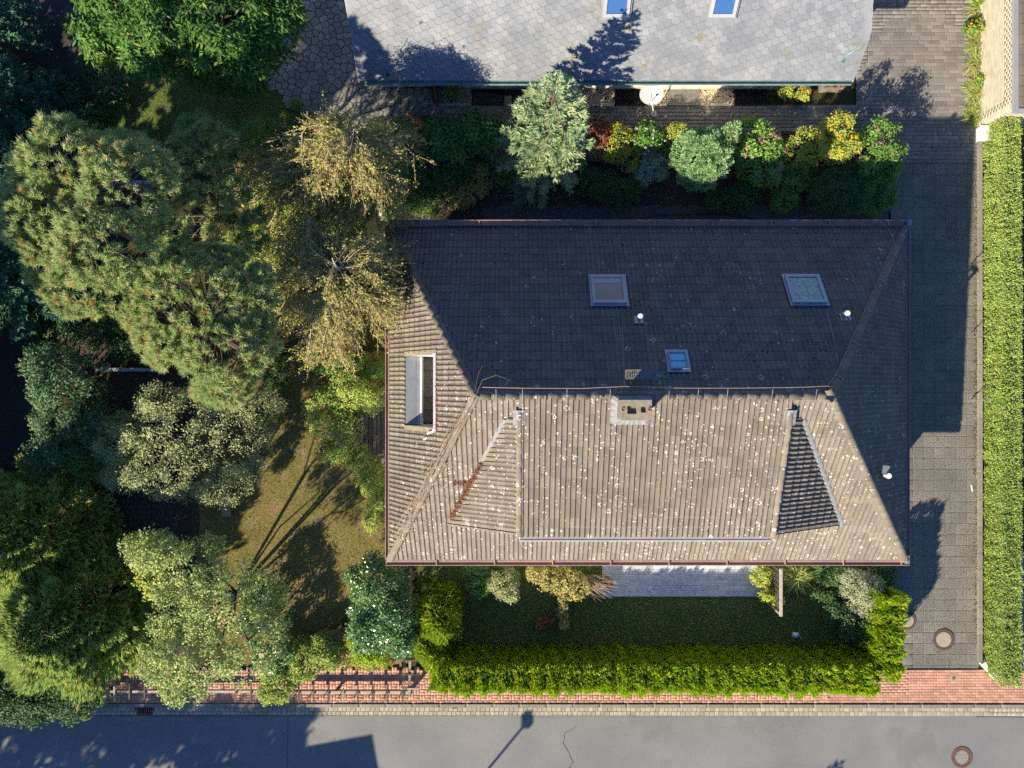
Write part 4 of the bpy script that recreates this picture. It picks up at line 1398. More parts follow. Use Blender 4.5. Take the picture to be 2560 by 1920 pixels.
# ------------------------------------------------------------------ house to the east: cream brick wall seen from above
eh = thing('cream_brick_house', 'cream brick house wall with grey eave at the upper right corner', 'house', (18.5, 14, 0))
WX, WYS = 17.06, 9.45
m = MB()
m.add([(WX + .002, WYS + .002, 0), (WX + .002, 26, 0), (WX + .002, 26, 2.6), (WX + .002, WYS + .002, 2.6), (26, WYS + .002, 0), (26, WYS + .002, 2.6), (26, 26, 0), (26, 26, 2.6)],
      [(0, 3, 2, 1), (0, 4, 5, 3), (4, 6, 7, 5)])
cw = m.obj('wall', MT['cream_joint'], eh)
specs_v = []
V, FQ, T = [], [], []
single = 0
def bbox_v(a, b):
    (x0, y0, z0), (x1, y1, z1) = a, b
    return np.array([(x0, y0, z0), (x1, y0, z0), (x1, y1, z0), (x0, y1, z0), (x0, y0, z1), (x1, y0, z1), (x1, y1, z1), (x0, y1, z1)])
BF = np.array([(0, 3, 2, 1), (4, 5, 6, 7), (0, 1, 5, 4), (1, 2, 6, 5), (2, 3, 7, 6), (3, 0, 4, 7)])
br_me = MB().box((0, 0, 0), (.02, .232, .065)).mesh('brick'); br_me.materials.append(MT['cream_brick'])
kk = 0
for r_ in range(33):
    z = .01 + r_ * .075
    for c_ in range(24):
        y = WYS + c_ * .24 + (0.12 if r_ % 2 else 0)
        if y > 14.2: continue
        if 4 <= r_ <= 22 and single < 300 and y > 9.6:
            o = bpy.data.objects.new('brick', br_me); COL.objects.link(o)
            setp(o, cw, (WX - .004, y, z)); single += 1
        else:
            V.append(bbox_v((WX - .004, y, z), (WX + .012, y + .232, z + .065))); FQ.append(BF + 8 * kk); T.append(np.full(8, random.random())); kk += 1
    for c_ in range(10):
        x = WX + c_ * .24 + (0.0 if r_ % 2 else .12)
        V.append(bbox_v((x, WYS - .004, z), (x + .232, WYS + .012, z + .065))); FQ.append(BF + 8 * kk); T.append(np.full(8, random.random())); kk += 1
obj('bricks', np_mesh('bricks', np.concatenate(V), np.concatenate(FQ), np.concatenate(T)), MT['cream_brick'], cw, kind='stuff')
ex, ey, ez = 16.52, 8.92, 2.72
m = MB()
m.add([(ex + .16, ey + .16, ez), (ex + .16, 26, ez), (21.5, 26, ez + 3.6), (21.5, ey + 3.6, ez + 3.6), (26, ey + .16, ez), (26, 26, ez)], [(0, 3, 2, 1), (0, 4, 3)])
m.obj('roof_slope', MT['deck'], eh)
for k in range(16):
    y0 = ey + .2 + k * .34
    MB().bar((ex + .24, y0, ez + .06), (ex + .24, y0 + .32, ez + .06), .16, .05, tint=random.random()).obj('tile', MT['tile'], eh)
MB().box((ex, ey, ez - .10), (ex + .16, 26, ez + .01)).obj('gutter', MT['light_frame'], eh)
MB().box((ex + .165, ey, ez - .10), (26, ey + .15, ez + .01)).obj('gutter', MT['light_frame'], eh)
MB().box((ex + .10, ey + .10, ez - .16), (WX + .05, 26, ez - .11)).obj('soffit', MT['white_wall'], eh)

# low boundary wall along the driveway, with a pier at its south end
bwall = thing('boundary_wall', 'low cream boundary wall edging the driveway beside the clipped hedge', 'wall', (*G(2448, 1000), 0))
x0 = G(2441, 0)[0]
y = G(0, 1652)[1]
while y < G(0, 345)[1]:
    L = min(.99, G(0, 345)[1] - y)
    MB().box((x0, y + .004, 0), (x0 + .15, y + L - .004, .12 + random.uniform(-.004, .004)), random.random()).obj('coping_stone', MT['kerb'], bwall)
    y += L
MB().bar((*G(2450, 1652), .11), (*G(2482, 1692), .11), .16, .22).obj('end_wall', MT['white_wall'], bwall)
a = G(2441, 345)
MB().box((a[0] - .05, a[1] - .15, 0), (a[0] + .30, a[1] + .32, .30)).box((a[0] - .08, a[1] - .18, .301), (a[0] + .33, a[1] + .35, .36)).obj('pier', MT['white_wall'], bwall)
MB().bar((*G(2452, 352), .26), (*G(2468, 322), .30), .10, .12).obj('slanted_coping', MT['light_frame'], bwall)

# fence and paving behind the clipped hedge
rf = thing('metal_railing', 'dark metal railing standing behind the clipped hedge at the right edge', 'railing', (*G(2552, 1600), 0))
xr = 18.55
for k in range(10):
    y = -6.6 - k * .43
    MB().tube([(xr, y, 0), (xr, y, .95)], .012, 6).obj('baluster', MT['dark_pot'], rf)
for z in (.18, .9): MB().bar((xr, -6.4, z), (xr, -10.8, z), .04, .025).obj('rail', MT['dark_pot'], rf)
sheet('neighbour_paving', [(2546, 1380), (2900, 1380), (2900, 1690), (2546, 1690)], 0.010, MT['paver'])

# ------------------------------------------------------------------ manholes, drain, valve cover
def manhole(px, py, r, label, toothed):
    x, y = G(px, py)
    z0 = .044 if py < 1700 else .006
    t = thing('manhole_cover', label, 'manhole cover', (x, y, z0))
    MB().disc((x, y), r * .80, r, z0, z0 + .016, 36).obj('ring', MT['iron'], t)
    MB().disc((x, y), r * .72, r * .775, z0, z0 + .014, 36).obj('inner_ring', MT['iron'], t)
    MB().disc((x, y), 0, r * .715, z0, z0 + .012, 36).obj('lid', MT['sett'] if not toothed else MT['kerb'], t)
    if toothed:
        for k in range(20):
            a = k * 2 * math.pi / 20
            MB().disc((x + math.cos(a) * r * .66, y + math.sin(a) * r * .66), 0, r * .05, z0 + .013, z0 + .017, 8).obj('vent_hole', MT['dark'], t)
    return t
manhole(2404, 1893, .39, 'round manhole cover with ring of vent holes in the asphalt road', True)
manhole(2357, 1598, .39, 'round manhole cover with concrete lid in the driveway slabs', False)
manhole(2266, 1551, .33, 'manhole cover half hidden by the hedge corner at driveway edge', False)
a, b, c, d = px_box(344, 1763, 382, 1785)
dg = thing('street_drain', 'rusty iron street drain grate in the gutter setts', 'drain', ((a + c) / 2, (b + d) / 2, 0))
MB().box((a + .01, b + .01, .004), (c - .01, d - .01, .011)).obj('shaft', MT['dark'], dg)
fr = MB()
for p, q in (((a, b), (c, b)), ((a, d), (c, d)), ((a, b), (a, d)), ((c, b), (c, d))): fr.bar((*p, .022), (*q, .022), .05, .03)
fr.obj('frame', MT['iron'], dg)
for k in range(1, 8):
    x = a + (c - a) * k / 8
    MB().bar((x, b, .024), (x, d, .024), .03, .02).obj('bar', MT['iron'], dg)
a, b, c, d = px_box(2373, 1686, 2389, 1700)
vc = thing('valve_cover', 'small square valve cover set in the red brick pavement', 'valve cover', ((a + c) / 2, (b + d) / 2, .05))
MB().box((a, b, .05), (c, d, .082)).obj('frame', MT['sett'], vc)
MB().disc(((a + c) / 2, (b + d) / 2), 0, .06, .082, .090, 14).obj('lid', MT['iron'], vc)

# ------------------------------------------------------------------ garden timber, trellis, odds and ends
def rail_fence(name, label, p0, p1, n, z, skip=(), up=True):
    """low beam carrying cross bars, with thin uprights and wires"""
    t = thing(name, label, 'fence', (*G(*p0), 0))
    P, Q = Vector((*G(*p0), z)), Vector((*G(*p1), z))
    d = (Q - P).normalized(); s = Vector((-d.y, d.x, 0))
    MB().bar(P, Q, .085, .11).obj('beam', MT['wood_pale'], t)
    k = 0
    while k < n:
        c = P.lerp(Q, (k + .5) / n)
        if k not in skip:
            MB().bar(c - s * .36 + Vector((0, 0, .08)), c + s * .31 + Vector((0, 0, .08)), .055, .045, tint=random.random()).obj('cross_bar', MT['wood_dark'] if k % 5 else MT['wood_pale'], t)
            if up: MB().bar(c + s * .12, c + s * .12 + Vector((0, 0, .8)), .022, .022).obj('upright', MT['wood_dark'], t)
        k += 1
    for zz in (.30, .52, .74) if up else ():
        MB().tube([P + s * .12 + Vector((0, 0, zz)), Q + s * .12 + Vector((0, 0, zz))], .006, 4).obj('wire', MT['wood_dark'], t)
    m_ = max(2, int((Q - P).length / 1.9))
    for k in range(m_ + 1):
        c = P.lerp(Q, k / m_)
        MB().bar(Vector((c.x, c.y, 0)), Vector((c.x, c.y, z + .02)), .09, .09).obj('post', MT['wood_dark'], t)
    return t
rail_fence('timber_fence', 'pale low timber fence with cross bars left of the holly tree foot', (282, 1719), (655, 1719), 10, .30, (6, 7), False)
rail_fence('timber_fence', 'weathered timber trellis fence with wires along the red brick pavement', (665, 1719), (1028, 1719), 10, .34)
rail_fence('timber_fence', 'timber fence with cross bars running up from pavement to house corner', (1029, 1722), (1033, 1412), 9, .50)

tr = thing('lattice_screen', 'wooden lattice screen with white top rail at the terrace end', 'screen', (*G(1918, 1460), 0))
X_ = G(1918, 0)[0]
ya, yb_ = -6.55, -8.02
for k in range(9):
    y = ya + (yb_ - ya) * k / 8
    MB().bar((X_, y, .05), (X_, y, 1.28), .025, .02).obj('lath', MT['wood_dark'], tr)
for k in range(7):
    z = .12 + k * .18
    MB().bar((X_ + .012, ya, z), (X_ + .012, yb_, z), .02, .025).obj('lath', MT['wood_dark'], tr)
MB().bar((X_, ya + .1, 1.33), (X_, yb_ - .08, 1.33), .085, .085).obj('top_rail', MT['wood_pale'], tr)
MB().bar((X_, yb_ - .02, 0), (X_, yb_ - .02, 1.29), .07, .07).obj('post', MT['wood_pale'], tr)

# rusty wire spiral in a pot on the terrace
c = Vector((*G(1512, 1452), 0))
wp_ = thing('spiral_planter', 'rust coloured coiled planter at the terrace corner', 'planter', c)
MB().tube([(c.x, c.y, .05), (c.x, c.y, .32), (c.x, c.y, .34)], [.17, .24, .25], 18).obj('pot', MT['pot'], wp_, smooth=True)
pts = []
for k in range(70):
    a = k * .42; r = .24 - .002 * k
    pts.append((c.x + r * math.cos(a), c.y + r * math.sin(a), .36 + .002 * k))
MB().tube(pts, .014, 5).obj('coil', MT['iron'], wp_)

def slab_thing(name, label, cat, px, py, z0, sx, sy, sz, rot, mat, extra=None):
    c = Vector((*G(px, py), z0))
    t = thing(name, label, cat, c)
    m = MB(); m.box((-sx / 2, -sy / 2, 0), (sx / 2, sy / 2, sz))
    R = Matrix.Rotation(rot, 4, 'Z')
    m.v = [tuple(R @ Vector(v) + c) for v in m.v]
    m.obj('body', MT[mat], t)
    if extra:
        e = MB(); e.box((-sx / 2 * 1.06, -sy / 2 * 1.06, sz + .002), (sx / 2 * 1.06, sy / 2 * 1.06, sz + .03))
        e.v = [tuple(R @ Vector(v) + c) for v in e.v]
        e.obj('lid', MT[extra], t)
    return t
slab_thing('garden_box', 'weathered wooden storage box on the dry lawn beside the olive shrub', 'box', 573, 1262, 0, .32, .72, .30, .05, 'wood_dark', 'wood_grey')
slab_thing('nest_box', 'small dark open box beside the glossy laurel bush', 'box', 869, 1552, 0, .26, .22, .22, .35, 'wood_dark', 'dark_pot')
slab_thing('plant_tag', 'small beige card lying on the dark rhododendron', 'tag', 693, 1597, 1.62, .17, .13, .012, .5, 'card')
# steel beam lying between the shrubs
a, b = W(238, 924, .7), W(405, 924, .7)
bm_ = thing('steel_beam', 'pale blue steel beam lying across the dark garden path', 'beam', (a.x, a.y, 0))
MB().bar(a, b, .12, .02).bar(a + Vector((0, 0, -.13)), b + Vector((0, 0, -.13)), .12, .02).obj('flange', MT['zinc'], bm_)
MB().bar(a + Vector((0, 0, -.065)), b + Vector((0, 0, -.065)), .02, .108).obj('web', MT['zinc'], bm_)
for p in (a, b):
    MB().box((p.x - .1 + (.2 if p is a else -.2), p.y - .1, 0), (p.x + .1 + (.2 if p is a else -.2), p.y + .1, p.z - .142)).obj('support', MT['greyconc'], bm_)
# pale frame of a shed roof among the pines
sh = thing('garden_shed', 'garden shed with pale blue metal roof edge under the pine crowns', 'shed', (*W(340, 430, 0)[:2], 0))
a0, a1 = W(262, 388, 2.1), W(418, 455, 2.1)
MB().box((a0.x + .1, a1.y + .1, 0), (a1.x - .1, a0.y - .1, 2.0)).obj('wall', MT['wood_dark'], sh)
MB().box((a0.x, a1.y, 2.002), (a1.x, a0.y, 2.06)).obj('roof_sheet', MT['dark_pot'], sh)
for p, q in (((a0.x, a0.y), (a1.x, a0.y)), ((a1.x, a0.y), (a1.x, a1.y)), ((a0.x, a0.y), (a0.x, a1.y)), ((a0.x, a1.y), (a1.x, a1.y))):
    MB().bar((*p, 2.10), (*q, 2.10), .10, .07).obj('roof_edge', MT['zinc'], sh)
# timber edges beside the crazy paving
MB().bar(W(1084, 205, .25), W(1091, 258, .25), .10, .5)
e1 = thing('timber_step', 'orange timber post board at the end of the crazy paving', 'timber', (*G(1088, 235), 0))
MB().bar(W(1083, 200, .30), W(1093, 258, .30), .07, .60).obj('board', MT['wood_orange'], e1)
MB().bar(W(1078, 206, .05), W(1084, 258, .05), .07, .10).obj('sill', MT['wood_dark'], e1)
e2 = thing('timber_edging', 'reddish timber plank lying diagonally below the crazy paving', 'timber', (*G(1045, 300), 0))
MB().bar(W(1018, 282, .14), W(1070, 318, .14), .10, .28).obj('plank', MT['wood_orange'], e2)
MB().bar(W(1014, 286, .06), W(1066, 322, .06), .08, .12).obj('plank', MT['wood_dark'], e2)
# dark ladder leaning along the north wall
ld = thing('garden_ladder', 'thin metal rail lying on the gravel behind the north gutter', 'rail', (*G(1760, 538), 0))
MB().bar((*G(1630, 538), .05), (*G(1800, 536), .05), .035, .03).bar((*G(1800, 536), .05), (*G(1880, 547), .05), .035, .03).obj('rail', MT['dark_pot'], ld)
pb = W(1990, 1588, .05)
pbt = thing('plastic_scoop', 'small pale blue plastic scoop lying on the lawn behind the hedge', 'scoop', (pb.x, pb.y, 0))
m = MB()
vs = []
for i in range(7):
    for k in range(7):
        u_, v_ = i / 6 - .5, k / 6 - .5
        vs.append((pb.x + u_ * .26, pb.y + v_ * .22, .02 + .12 * (1 - 3.2 * (u_ * u_ + v_ * v_)) * (1 if u_ > -.4 else .2)))
m.add(vs, [(i * 7 + k, (i + 1) * 7 + k, (i + 1) * 7 + k + 1, i * 7 + k + 1) for i in range(6) for k in range(6)])
m.obj('bowl', MT['pale_blue'], pbt, smooth=True)
MB().tube([(pb.x + .12, pb.y - .05, .04), (pb.x + .22, pb.y - .14, .05)], .014, 6).obj('handle', MT['pale_blue'], pbt)
# rocks
def rock(px, py, s, label):
    c = Vector((*G(px, py), 0))
    bm = bmesh.new(); bmesh.ops.create_icosphere(bm, subdivisions=2, radius=1)
    for v in bm.verts:
        k = 1 + .25 * math.sin(v.co.x * 3 + px) * math.cos(v.co.y * 4 + py)
        v.co = Vector((v.co.x * s * k + c.x, v.co.y * s * .8 * k + c.y, max(v.co.z * s * .6 * k + s * .2, -.02)))
    me = bpy.data.meshes.new('garden_rock'); bm.to_mesh(me); bm.free()
    tag(obj('garden_rock', me, MT['rock']), label, 'rock')
rock(1542, 407, .14, 'brown garden rock on bare soil below the yellow flowers')
rock(628, 222, .20, 'grey stone at the curved edge of the crazy paving')
# hydrants of the boundary: short white stick on driveway
st_ = thing('white_marker', 'short white stick lying on the driveway beside the boundary wall', 'stick', (*G(2427, 1220), .04))
MB().bar((*G(2426, 1211), .05), (*G(2429, 1228), .05), .05, .02).obj('stick', MT['white_metal'], st_)
# steel pins set in the boundary wall
for k, (py, mm) in enumerate(((653, 'dark_pot'), (1000, 'zinc'), (830, 'zinc'))):
    p = thing('hedge_prop', ('dark', 'long shiny', 'short shiny')[k] + ' metal rod poking out of the clipped hedge side', 'rod', (*G(2458, py), 0))
    a = W(2454, py, .62); b = W(2482 if k < 2 else 2464, py - (6 if k == 0 else 0), .80)
    MB().tube([(a.x, a.y, .0), a, b], .016, 6).obj('rod', MT[mm], p)

# street lamp south of the picture (its shadow falls on the road)
lb = Vector((-5.30, -19.52, 0))
lamp = thing('street_lamp', 'street lamp beyond the lower edge whose shadow crosses the road', 'street lamp', lb)
MB().tube([lb, lb + Vector((0, 0, 2.4)), lb + Vector((0, 0, 4.75))], [.06, .05, .045], 10).obj('pole', MT['zinc'], lamp)
MB().box((lb.x - .14, lb.y - .16, 4.75), (lb.x + .14, lb.y + .34, 4.90)).obj('lamp_head', MT['zinc'], lamp)
# flat-roofed house across the road (casts the block of shade on the asphalt)
fh = thing('flat_roofed_house', 'flat roofed house across the road beyond the lower edge', 'house', (-15, -24, 0))
R10 = Matrix.Rotation(math.radians(10.3), 4, 'Z')
cn = Vector((-10.6, -19.5, 0))
def rbox(m, a, b):
    k = len(m.v); m.box(a, b)
    m.v[k:] = [tuple(R10 @ Vector(v) + cn) for v in m.v[k:]]
    return m
rbox(MB(), (-8.7, -8, 0), (-.3, -.3, 4.2)).obj('wall', MT['white_wall'], fh)
rbox(MB(), (-9, -8.3, 4.202), (0, 0, 4.5)).obj('roof', MT['greyconc'], fh)
for k in range(3):
    rbox(MB(), (-7.6 + k * 2.7, -.30, 1.0), (-6.2 + k * 2.7, -.26, 2.3)).obj('window', MT['glass'], fh)

# ------------------------------------------------------------------ vegetation tools
def unit(a):
    return a / np.maximum(np.linalg.norm(a, axis=-1, keepdims=True), 1e-9)
def rdir(n):
    return unit(RNG.normal(size=(n, 3)))

class Leaves:
    """collects leaves as arrays: rhombi, or single triangles for needles and blades"""
    def __init__(s, tri=False): s.V, s.T, s.tri = [], [], tri
    def add(s, P, T, B, L, Wd, tint, droop=0.0, mid=.5):
        """P base, T axis (unit), B side (unit), length L, width Wd (arrays or floats)"""
        n = len(P)
        L = np.broadcast_to(np.asarray(L, float), (n,))[:, None]
        Wd = np.broadcast_to(np.asarray(Wd, float), (n,))[:, None]
        m = P + T * L * mid
        tip = P + T * L
        if droop: tip = tip - np.array([0, 0, 1.0]) * L * droop
        if s.tri: q = np.stack([P - B * Wd / 2, P + B * Wd / 2, tip], 1)
        else: q = np.stack([P, m + B * Wd / 2, tip, m - B * Wd / 2], 1)
        s.V.append(q.reshape(-1, 3))
        s.T.append(np.repeat(np.broadcast_to(tint, (n,)), 3 if s.tri else 4))
    def mesh(s, name):
        V = np.concatenate(s.V); T = np.concatenate(s.T)
        return np_mesh(name, V, np.arange(len(V)).reshape(-1, 3 if s.tri else 4), T)
    def obj(s, name, mat, parent, kind=None):
        return obj(name, s.mesh(name), mat, parent, kind=kind)

def perp(T):
    r = rdir(len(T))
    return unit(np.cross(T, r))

def broad(L, C, Dr, m, rc, ll, lw, up=.5, spread=.8, flat=.75, droop=.1, tvar=.6):
    """leaf clumps: centres C, outward directions Dr, m leaves each within radius rc"""
    n = len(C)
    rc = np.broadcast_to(np.asarray(rc, float), (n,))
    o = rdir(n * m) * (RNG.random((n * m, 1)) ** .45)
    o[:, 2] *= flat
    P = np.repeat(C, m, 0) + o * np.repeat(rc, m)[:, None]
    N = unit(np.repeat(Dr, m, 0) * .5 + o * .5 + np.array([0, 0, up]) + rdir(n * m) * spread)
    T = unit(np.cross(N, rdir(n * m)))
    # leaves point outward from the clump
    T = unit(T + o * .6)
    B = unit(np.cross(N, T))
    s = RNG.uniform(.7, 1.25, n * m)
    t = np.clip(np.repeat(RNG.random(n), m) * tvar + RNG.random(n * m) * (1 - tvar) + 0, 0, .89)
    t = np.where(RNG.random(n * m) < .03, .95, t)
    L.add(P, T, B, ll * s, lw * s, t, droop)

def tufts(L, C, Dr, m, ll, lw, up=.3, spread=.9, tvar=.7, jit=.03):
    """needle tufts: m thin needles bundles radiating from each centre"""
    n = len(C)
    T = unit(np.repeat(Dr, m, 0) * .75 + np.array([0, 0, up]) + rdir(n * m) * spread)
    P = np.repeat(C, m, 0) + RNG.normal(size=(n * m, 3)) * jit
    s = RNG.uniform(.7, 1.2, n * m)
    t = np.clip(np.repeat(RNG.random(n), m) * tvar + RNG.random(n * m) * (1 - tvar), 0, .89)
    t = np.where(np.repeat(RNG.random(n), m) < .03, .95, t)
    L.add(P, T, perp(T), ll * s, lw * s, t, 0, .6)

def lump_points(lumps, n, lo=.72, hi=1.05, zmin=-.35, bunch=.28):
    """points and directions near the surfaces of ellipsoid lumps [(centre, radii)], those buried in other lumps dropped"""
    cs = np.array([l[0] for l in lumps], float); rs = np.array([l[1] for l in lumps], float)
    area = (rs[:, 0] * rs[:, 1] + rs[:, 0] * rs[:, 2] + rs[:, 1] * rs[:, 2])
    k = RNG.choice(len(lumps), n, p=area / area.sum())
    d = rdir(n)
    d[:, 2] = np.where(d[:, 2] < zmin, -d[:, 2], d[:, 2])
    P = cs[k] + d * rs[k] * RNG.uniform(lo, hi, (n, 1))
    keep = np.ones(n, bool)
    for i in range(len(lumps)):
        q = np.sum(((P - cs[i]) / rs[i]) ** 2, 1)
        keep &= ~((q < .55) & (k != i))
    P, d, k = P[keep], d[keep], k[keep]
    if bunch and len(P) > 40:
        # gather the clumps into boughs that stand out from one another
        nb = max(10, len(P) // 9)
        Q = P[RNG.choice(len(P), nb, replace=False)].copy()
        near = ((P[:, None, :] - Q[None]) ** 2).sum(2).argmin(1)
        push = RNG.uniform(-.14, .10, nb)
        P = P + (Q[near] - P) * bunch + d * (push[near] * rs[k].mean(1))[:, None]
    return P, d

def limbs(mb, base, ends, r0, n=6, bend=.25, sag=0.0):
    """branches from base to each end point"""
    base = Vector(base)
    for e in ends:
        e = Vector(e)
        mid = base.lerp(e, .5) + Vector(RNG.normal(size=3) * bend * (e - base).length * .3)
        mid.z += (e - base).length * .08
        q = mid.lerp(e, .5) + Vector((0, 0, .05 + sag))
        mb.tube([base, mid, q, e], [r0, r0 * .62, r0 * .4, r0 * .16], n)

def with_satellites(spec, k, size=.42, drop=.6):
    """extra small lumps round the rim of each ellipse, for a ragged outline"""
    out = list(spec)
    for e in spec:
        for _ in range(k):
            a = RNG.uniform(0, 6.283); s_ = size * RNG.uniform(.55, 1.1)
            out.append((e[0] + math.cos(a) * e[2] * .92, e[1] + math.sin(a) * e[3] * .92, e[2] * s_, e[3] * s_, (e[4] if len(e) > 4 else 0) + RNG.uniform(-drop, .15), .55))
    return out

def px_lumps(spec, z, hz):
    """[(px,py,rx,ry)] in photo pixels at height z, vertical radius hz -> lumps in metres"""
    out = []
    for e in spec:
        px, py, rx, ry = e[:4]
        zz = z + (e[4] if len(e) > 4 else 0)
        k = (H - zz) / F
        c = W(px, py, zz)
        out.append(((c.x, c.y, zz), (rx * k, ry * k, hz * (e[5] if len(e) > 5 else 1))))
    return out

LM = {}
LM['chestnut'] = leafmat('chestnut_leaf', (0.026, 0.052, 0.014), (0.060, 0.098, 0.022), (0.15, 0.17, 0.04))
LM['pine'] = leafmat('pine_needle', (0.125, 0.200, 0.064), (0.310, 0.360, 0.100), (0.26, 0.17, 0.06), trans=.42)
LM['bluefir'] = leafmat('blue_fir_needle', (0.030, 0.062, 0.050), (0.052, 0.095, 0.066), (0.07, 0.11, 0.06), trans=.22)
LM['spruce'] = leafmat('pale_spruce_needle', (0.100, 0.170, 0.075), (0.190, 0.255, 0.120), (0.20, 0.17, 0.08), trans=.25)
LM['birch'] = leafmat('birch_leaf', (0.105, 0.115, 0.030), (0.225, 0.200, 0.065), (0.28, 0.18, 0.03), trans=.3)
LM['thuja'] = leafmat('thuja_spray', (0.120, 0.290, 0.065), (0.270, 0.390, 0.070), (0.26, 0.20, 0.06), trans=.42)
LM['hedge'] = leafmat('thuja_hedge_spray', (0.085, 0.250, 0.010), (0.245, 0.400, 0.014), (0.28, 0.28, 0.02), trans=.35)
LM['gold'] = leafmat('golden_thuja_spray', (0.110, 0.150, 0.012), (0.200, 0.200, 0.018), (0.22, 0.15, 0.03), trans=.35)
LM['privet'] = leafmat('clipped_hedge_leaf', (0.125, 0.180, 0.048), (0.225, 0.265, 0.068), (0.20, 0.13, 0.05), trans=.2)
LM['olive'] = leafmat('olive_shrub_leaf', (0.080, 0.110, 0.050), (0.185, 0.200, 0.085), (0.26, 0.12, 0.09), trans=.2)
LM['holly'] = leafmat('holly_leaf', (0.085, 0.140, 0.042), (0.200, 0.240, 0.072), (0.36, 0.28, 0.05), rough=.5, trans=.28, spec=.25)
LM['laurel'] = leafmat('laurel_leaf', (0.032, 0.060, 0.018), (0.070, 0.105, 0.032), (0.10, 0.14, 0.05), rough=.30, trans=.18, spec=.7)
LM['rhodo'] = leafmat('rhododendron_leaf', (0.030, 0.070, 0.022), (0.070, 0.115, 0.026), (0.12, 0.14, 0.03), rough=.35, trans=.25, spec=.5)
LM['dark'] = leafmat('dark_evergreen_leaf', (0.022, 0.042, 0.016), (0.048, 0.070, 0.026), (0.09, 0.09, 0.04), trans=.22)
LM['mid'] = leafmat('mid_green_leaf', (0.050, 0.095, 0.024), (0.100, 0.140, 0.036), (0.17, 0.16, 0.05))
LM['yellow'] = leafmat('yellow_green_leaf', (0.130, 0.150, 0.030), (0.240, 0.215, 0.045), (0.40, 0.26, 0.05))
LM['rose'] = leafmat('rose_leaf', (0.115, 0.150, 0.035), (0.220, 0.235, 0.058), (0.30, 0.20, 0.07))
LM['grey'] = leafmat('grey_shrub_leaf', (0.125, 0.150, 0.115), (0.205, 0.225, 0.175), (0.24, 0.25, 0.2))
LM['cauli'] = leafmat('dwarf_cypress_spray', (0.115, 0.250, 0.085), (0.195, 0.320, 0.125), (0.20, 0.25, 0.08), trans=.25)
LM['red'] = leafmat('reddish_leaf', (0.085, 0.065, 0.025), (0.190, 0.070, 0.040), (0.30, 0.09, 0.07))
LM['hydr'] = leafmat('hydrangea_leaf', (0.055, 0.105, 0.024), (0.120, 0.160, 0.040), (0.28, 0.12, 0.10))
LM['varieg'] = leafmat('variegated_leaf', (0.110, 0.140, 0.060), (0.260, 0.265, 0.150), (0.33, 0.32, 0.2))
LM['vib'] = leafmat('viburnum_leaf', (0.035, 0.060, 0.032), (0.060, 0.085, 0.045), (0.24, 0.25, 0.12))
LM['grass'] = leafmat('grass_blade', (0.095, 0.140, 0.032), (0.190, 0.190, 0.055), (0.21, 0.17, 0.07), trans=.3)
LM['drygrass'] = leafmat('dry_grass_blade', (0.135, 0.122, 0.040), (0.230, 0.185, 0.080), (0.25, 0.19, 0.09), trans=.3)
LM['orngrass'] = leafmat('ornamental_grass_blade', (0.140, 0.150, 0.035), (0.270, 0.240, 0.090), (0.36, 0.31, 0.14), trans=.3)
LM['yucca'] = leafmat('yucca_blade', (0.050, 0.075, 0.060), (0.085, 0.115, 0.085), (0.12, 0.14, 0.08), rough=.4, trans=.1)
LM['strap'] = leafmat('strap_leaf', (0.040, 0.075, 0.030), (0.080, 0.115, 0.045), (0.14, 0.15, 0.06), trans=.25)
LM['vine'] = leafmat('autumn_vine_leaf', (0.130, 0.125, 0.035), (0.270, 0.190, 0.070), (0.40, 0.16, 0.09))
LM['f_yellow'] = leafmat('yellow_petal', (0.60, 0.30, 0.010), (0.72, 0.42, 0.015), None, trans=.2)
LM['f_orange'] = leafmat('orange_petal', (0.62, 0.22, 0.010), (0.70, 0.30, 0.015), None, trans=.2)
LM['f_white'] = leafmat('white_petal', (0.70, 0.68, 0.66), (0.80, 0.76, 0.76), None, trans=.2)
LM['f_pink'] = leafmat('pink_petal', (0.38, 0.17, 0.17), (0.50, 0.27, 0.25), None, trans=.2)
LM['f_hot'] = leafmat('deep_pink_petal', (0.60, 0.05, 0.14), (0.70, 0.10, 0.20), None, trans=.2)
LM['f_red'] = leafmat('dusky_red_petal', (0.32, 0.06, 0.05), (0.42, 0.12, 0.09), None, trans=.2)
LM['f_cream'] = leafmat('cream_umbel', (0.25, 0.26, 0.12), (0.34, 0.33, 0.18), None, trans=.2)
LM['f_lilac'] = leafmat('lilac_petal', (0.38, 0.34, 0.42), (0.48, 0.44, 0.52), None, trans=.2)

def flowers(C, r, mat, parent, petals=10, size=.035, name='blossoms'):
    """small flower heads: petals spread round each centre"""
    L = Leaves()
    C = np.asarray(C, float)
    n = len(C)
    d = rdir(n * petals); d[:, 2] = np.abs(d[:, 2]) * .8 + .15
    d = unit(d)
    P = np.repeat(C, petals, 0) + d * r * RNG.uniform(.3, 1, (n * petals, 1))
    N = unit(d + np.array([0, 0, .7]))
    T = unit(np.cross(N, rdir(n * petals)))
    L.add(P - T * size / 2, T, unit(np.cross(N, T)), size, size * .9, RNG.random(n * petals) * .85)
    return L.obj(name, LM[mat], parent, 'stuff')

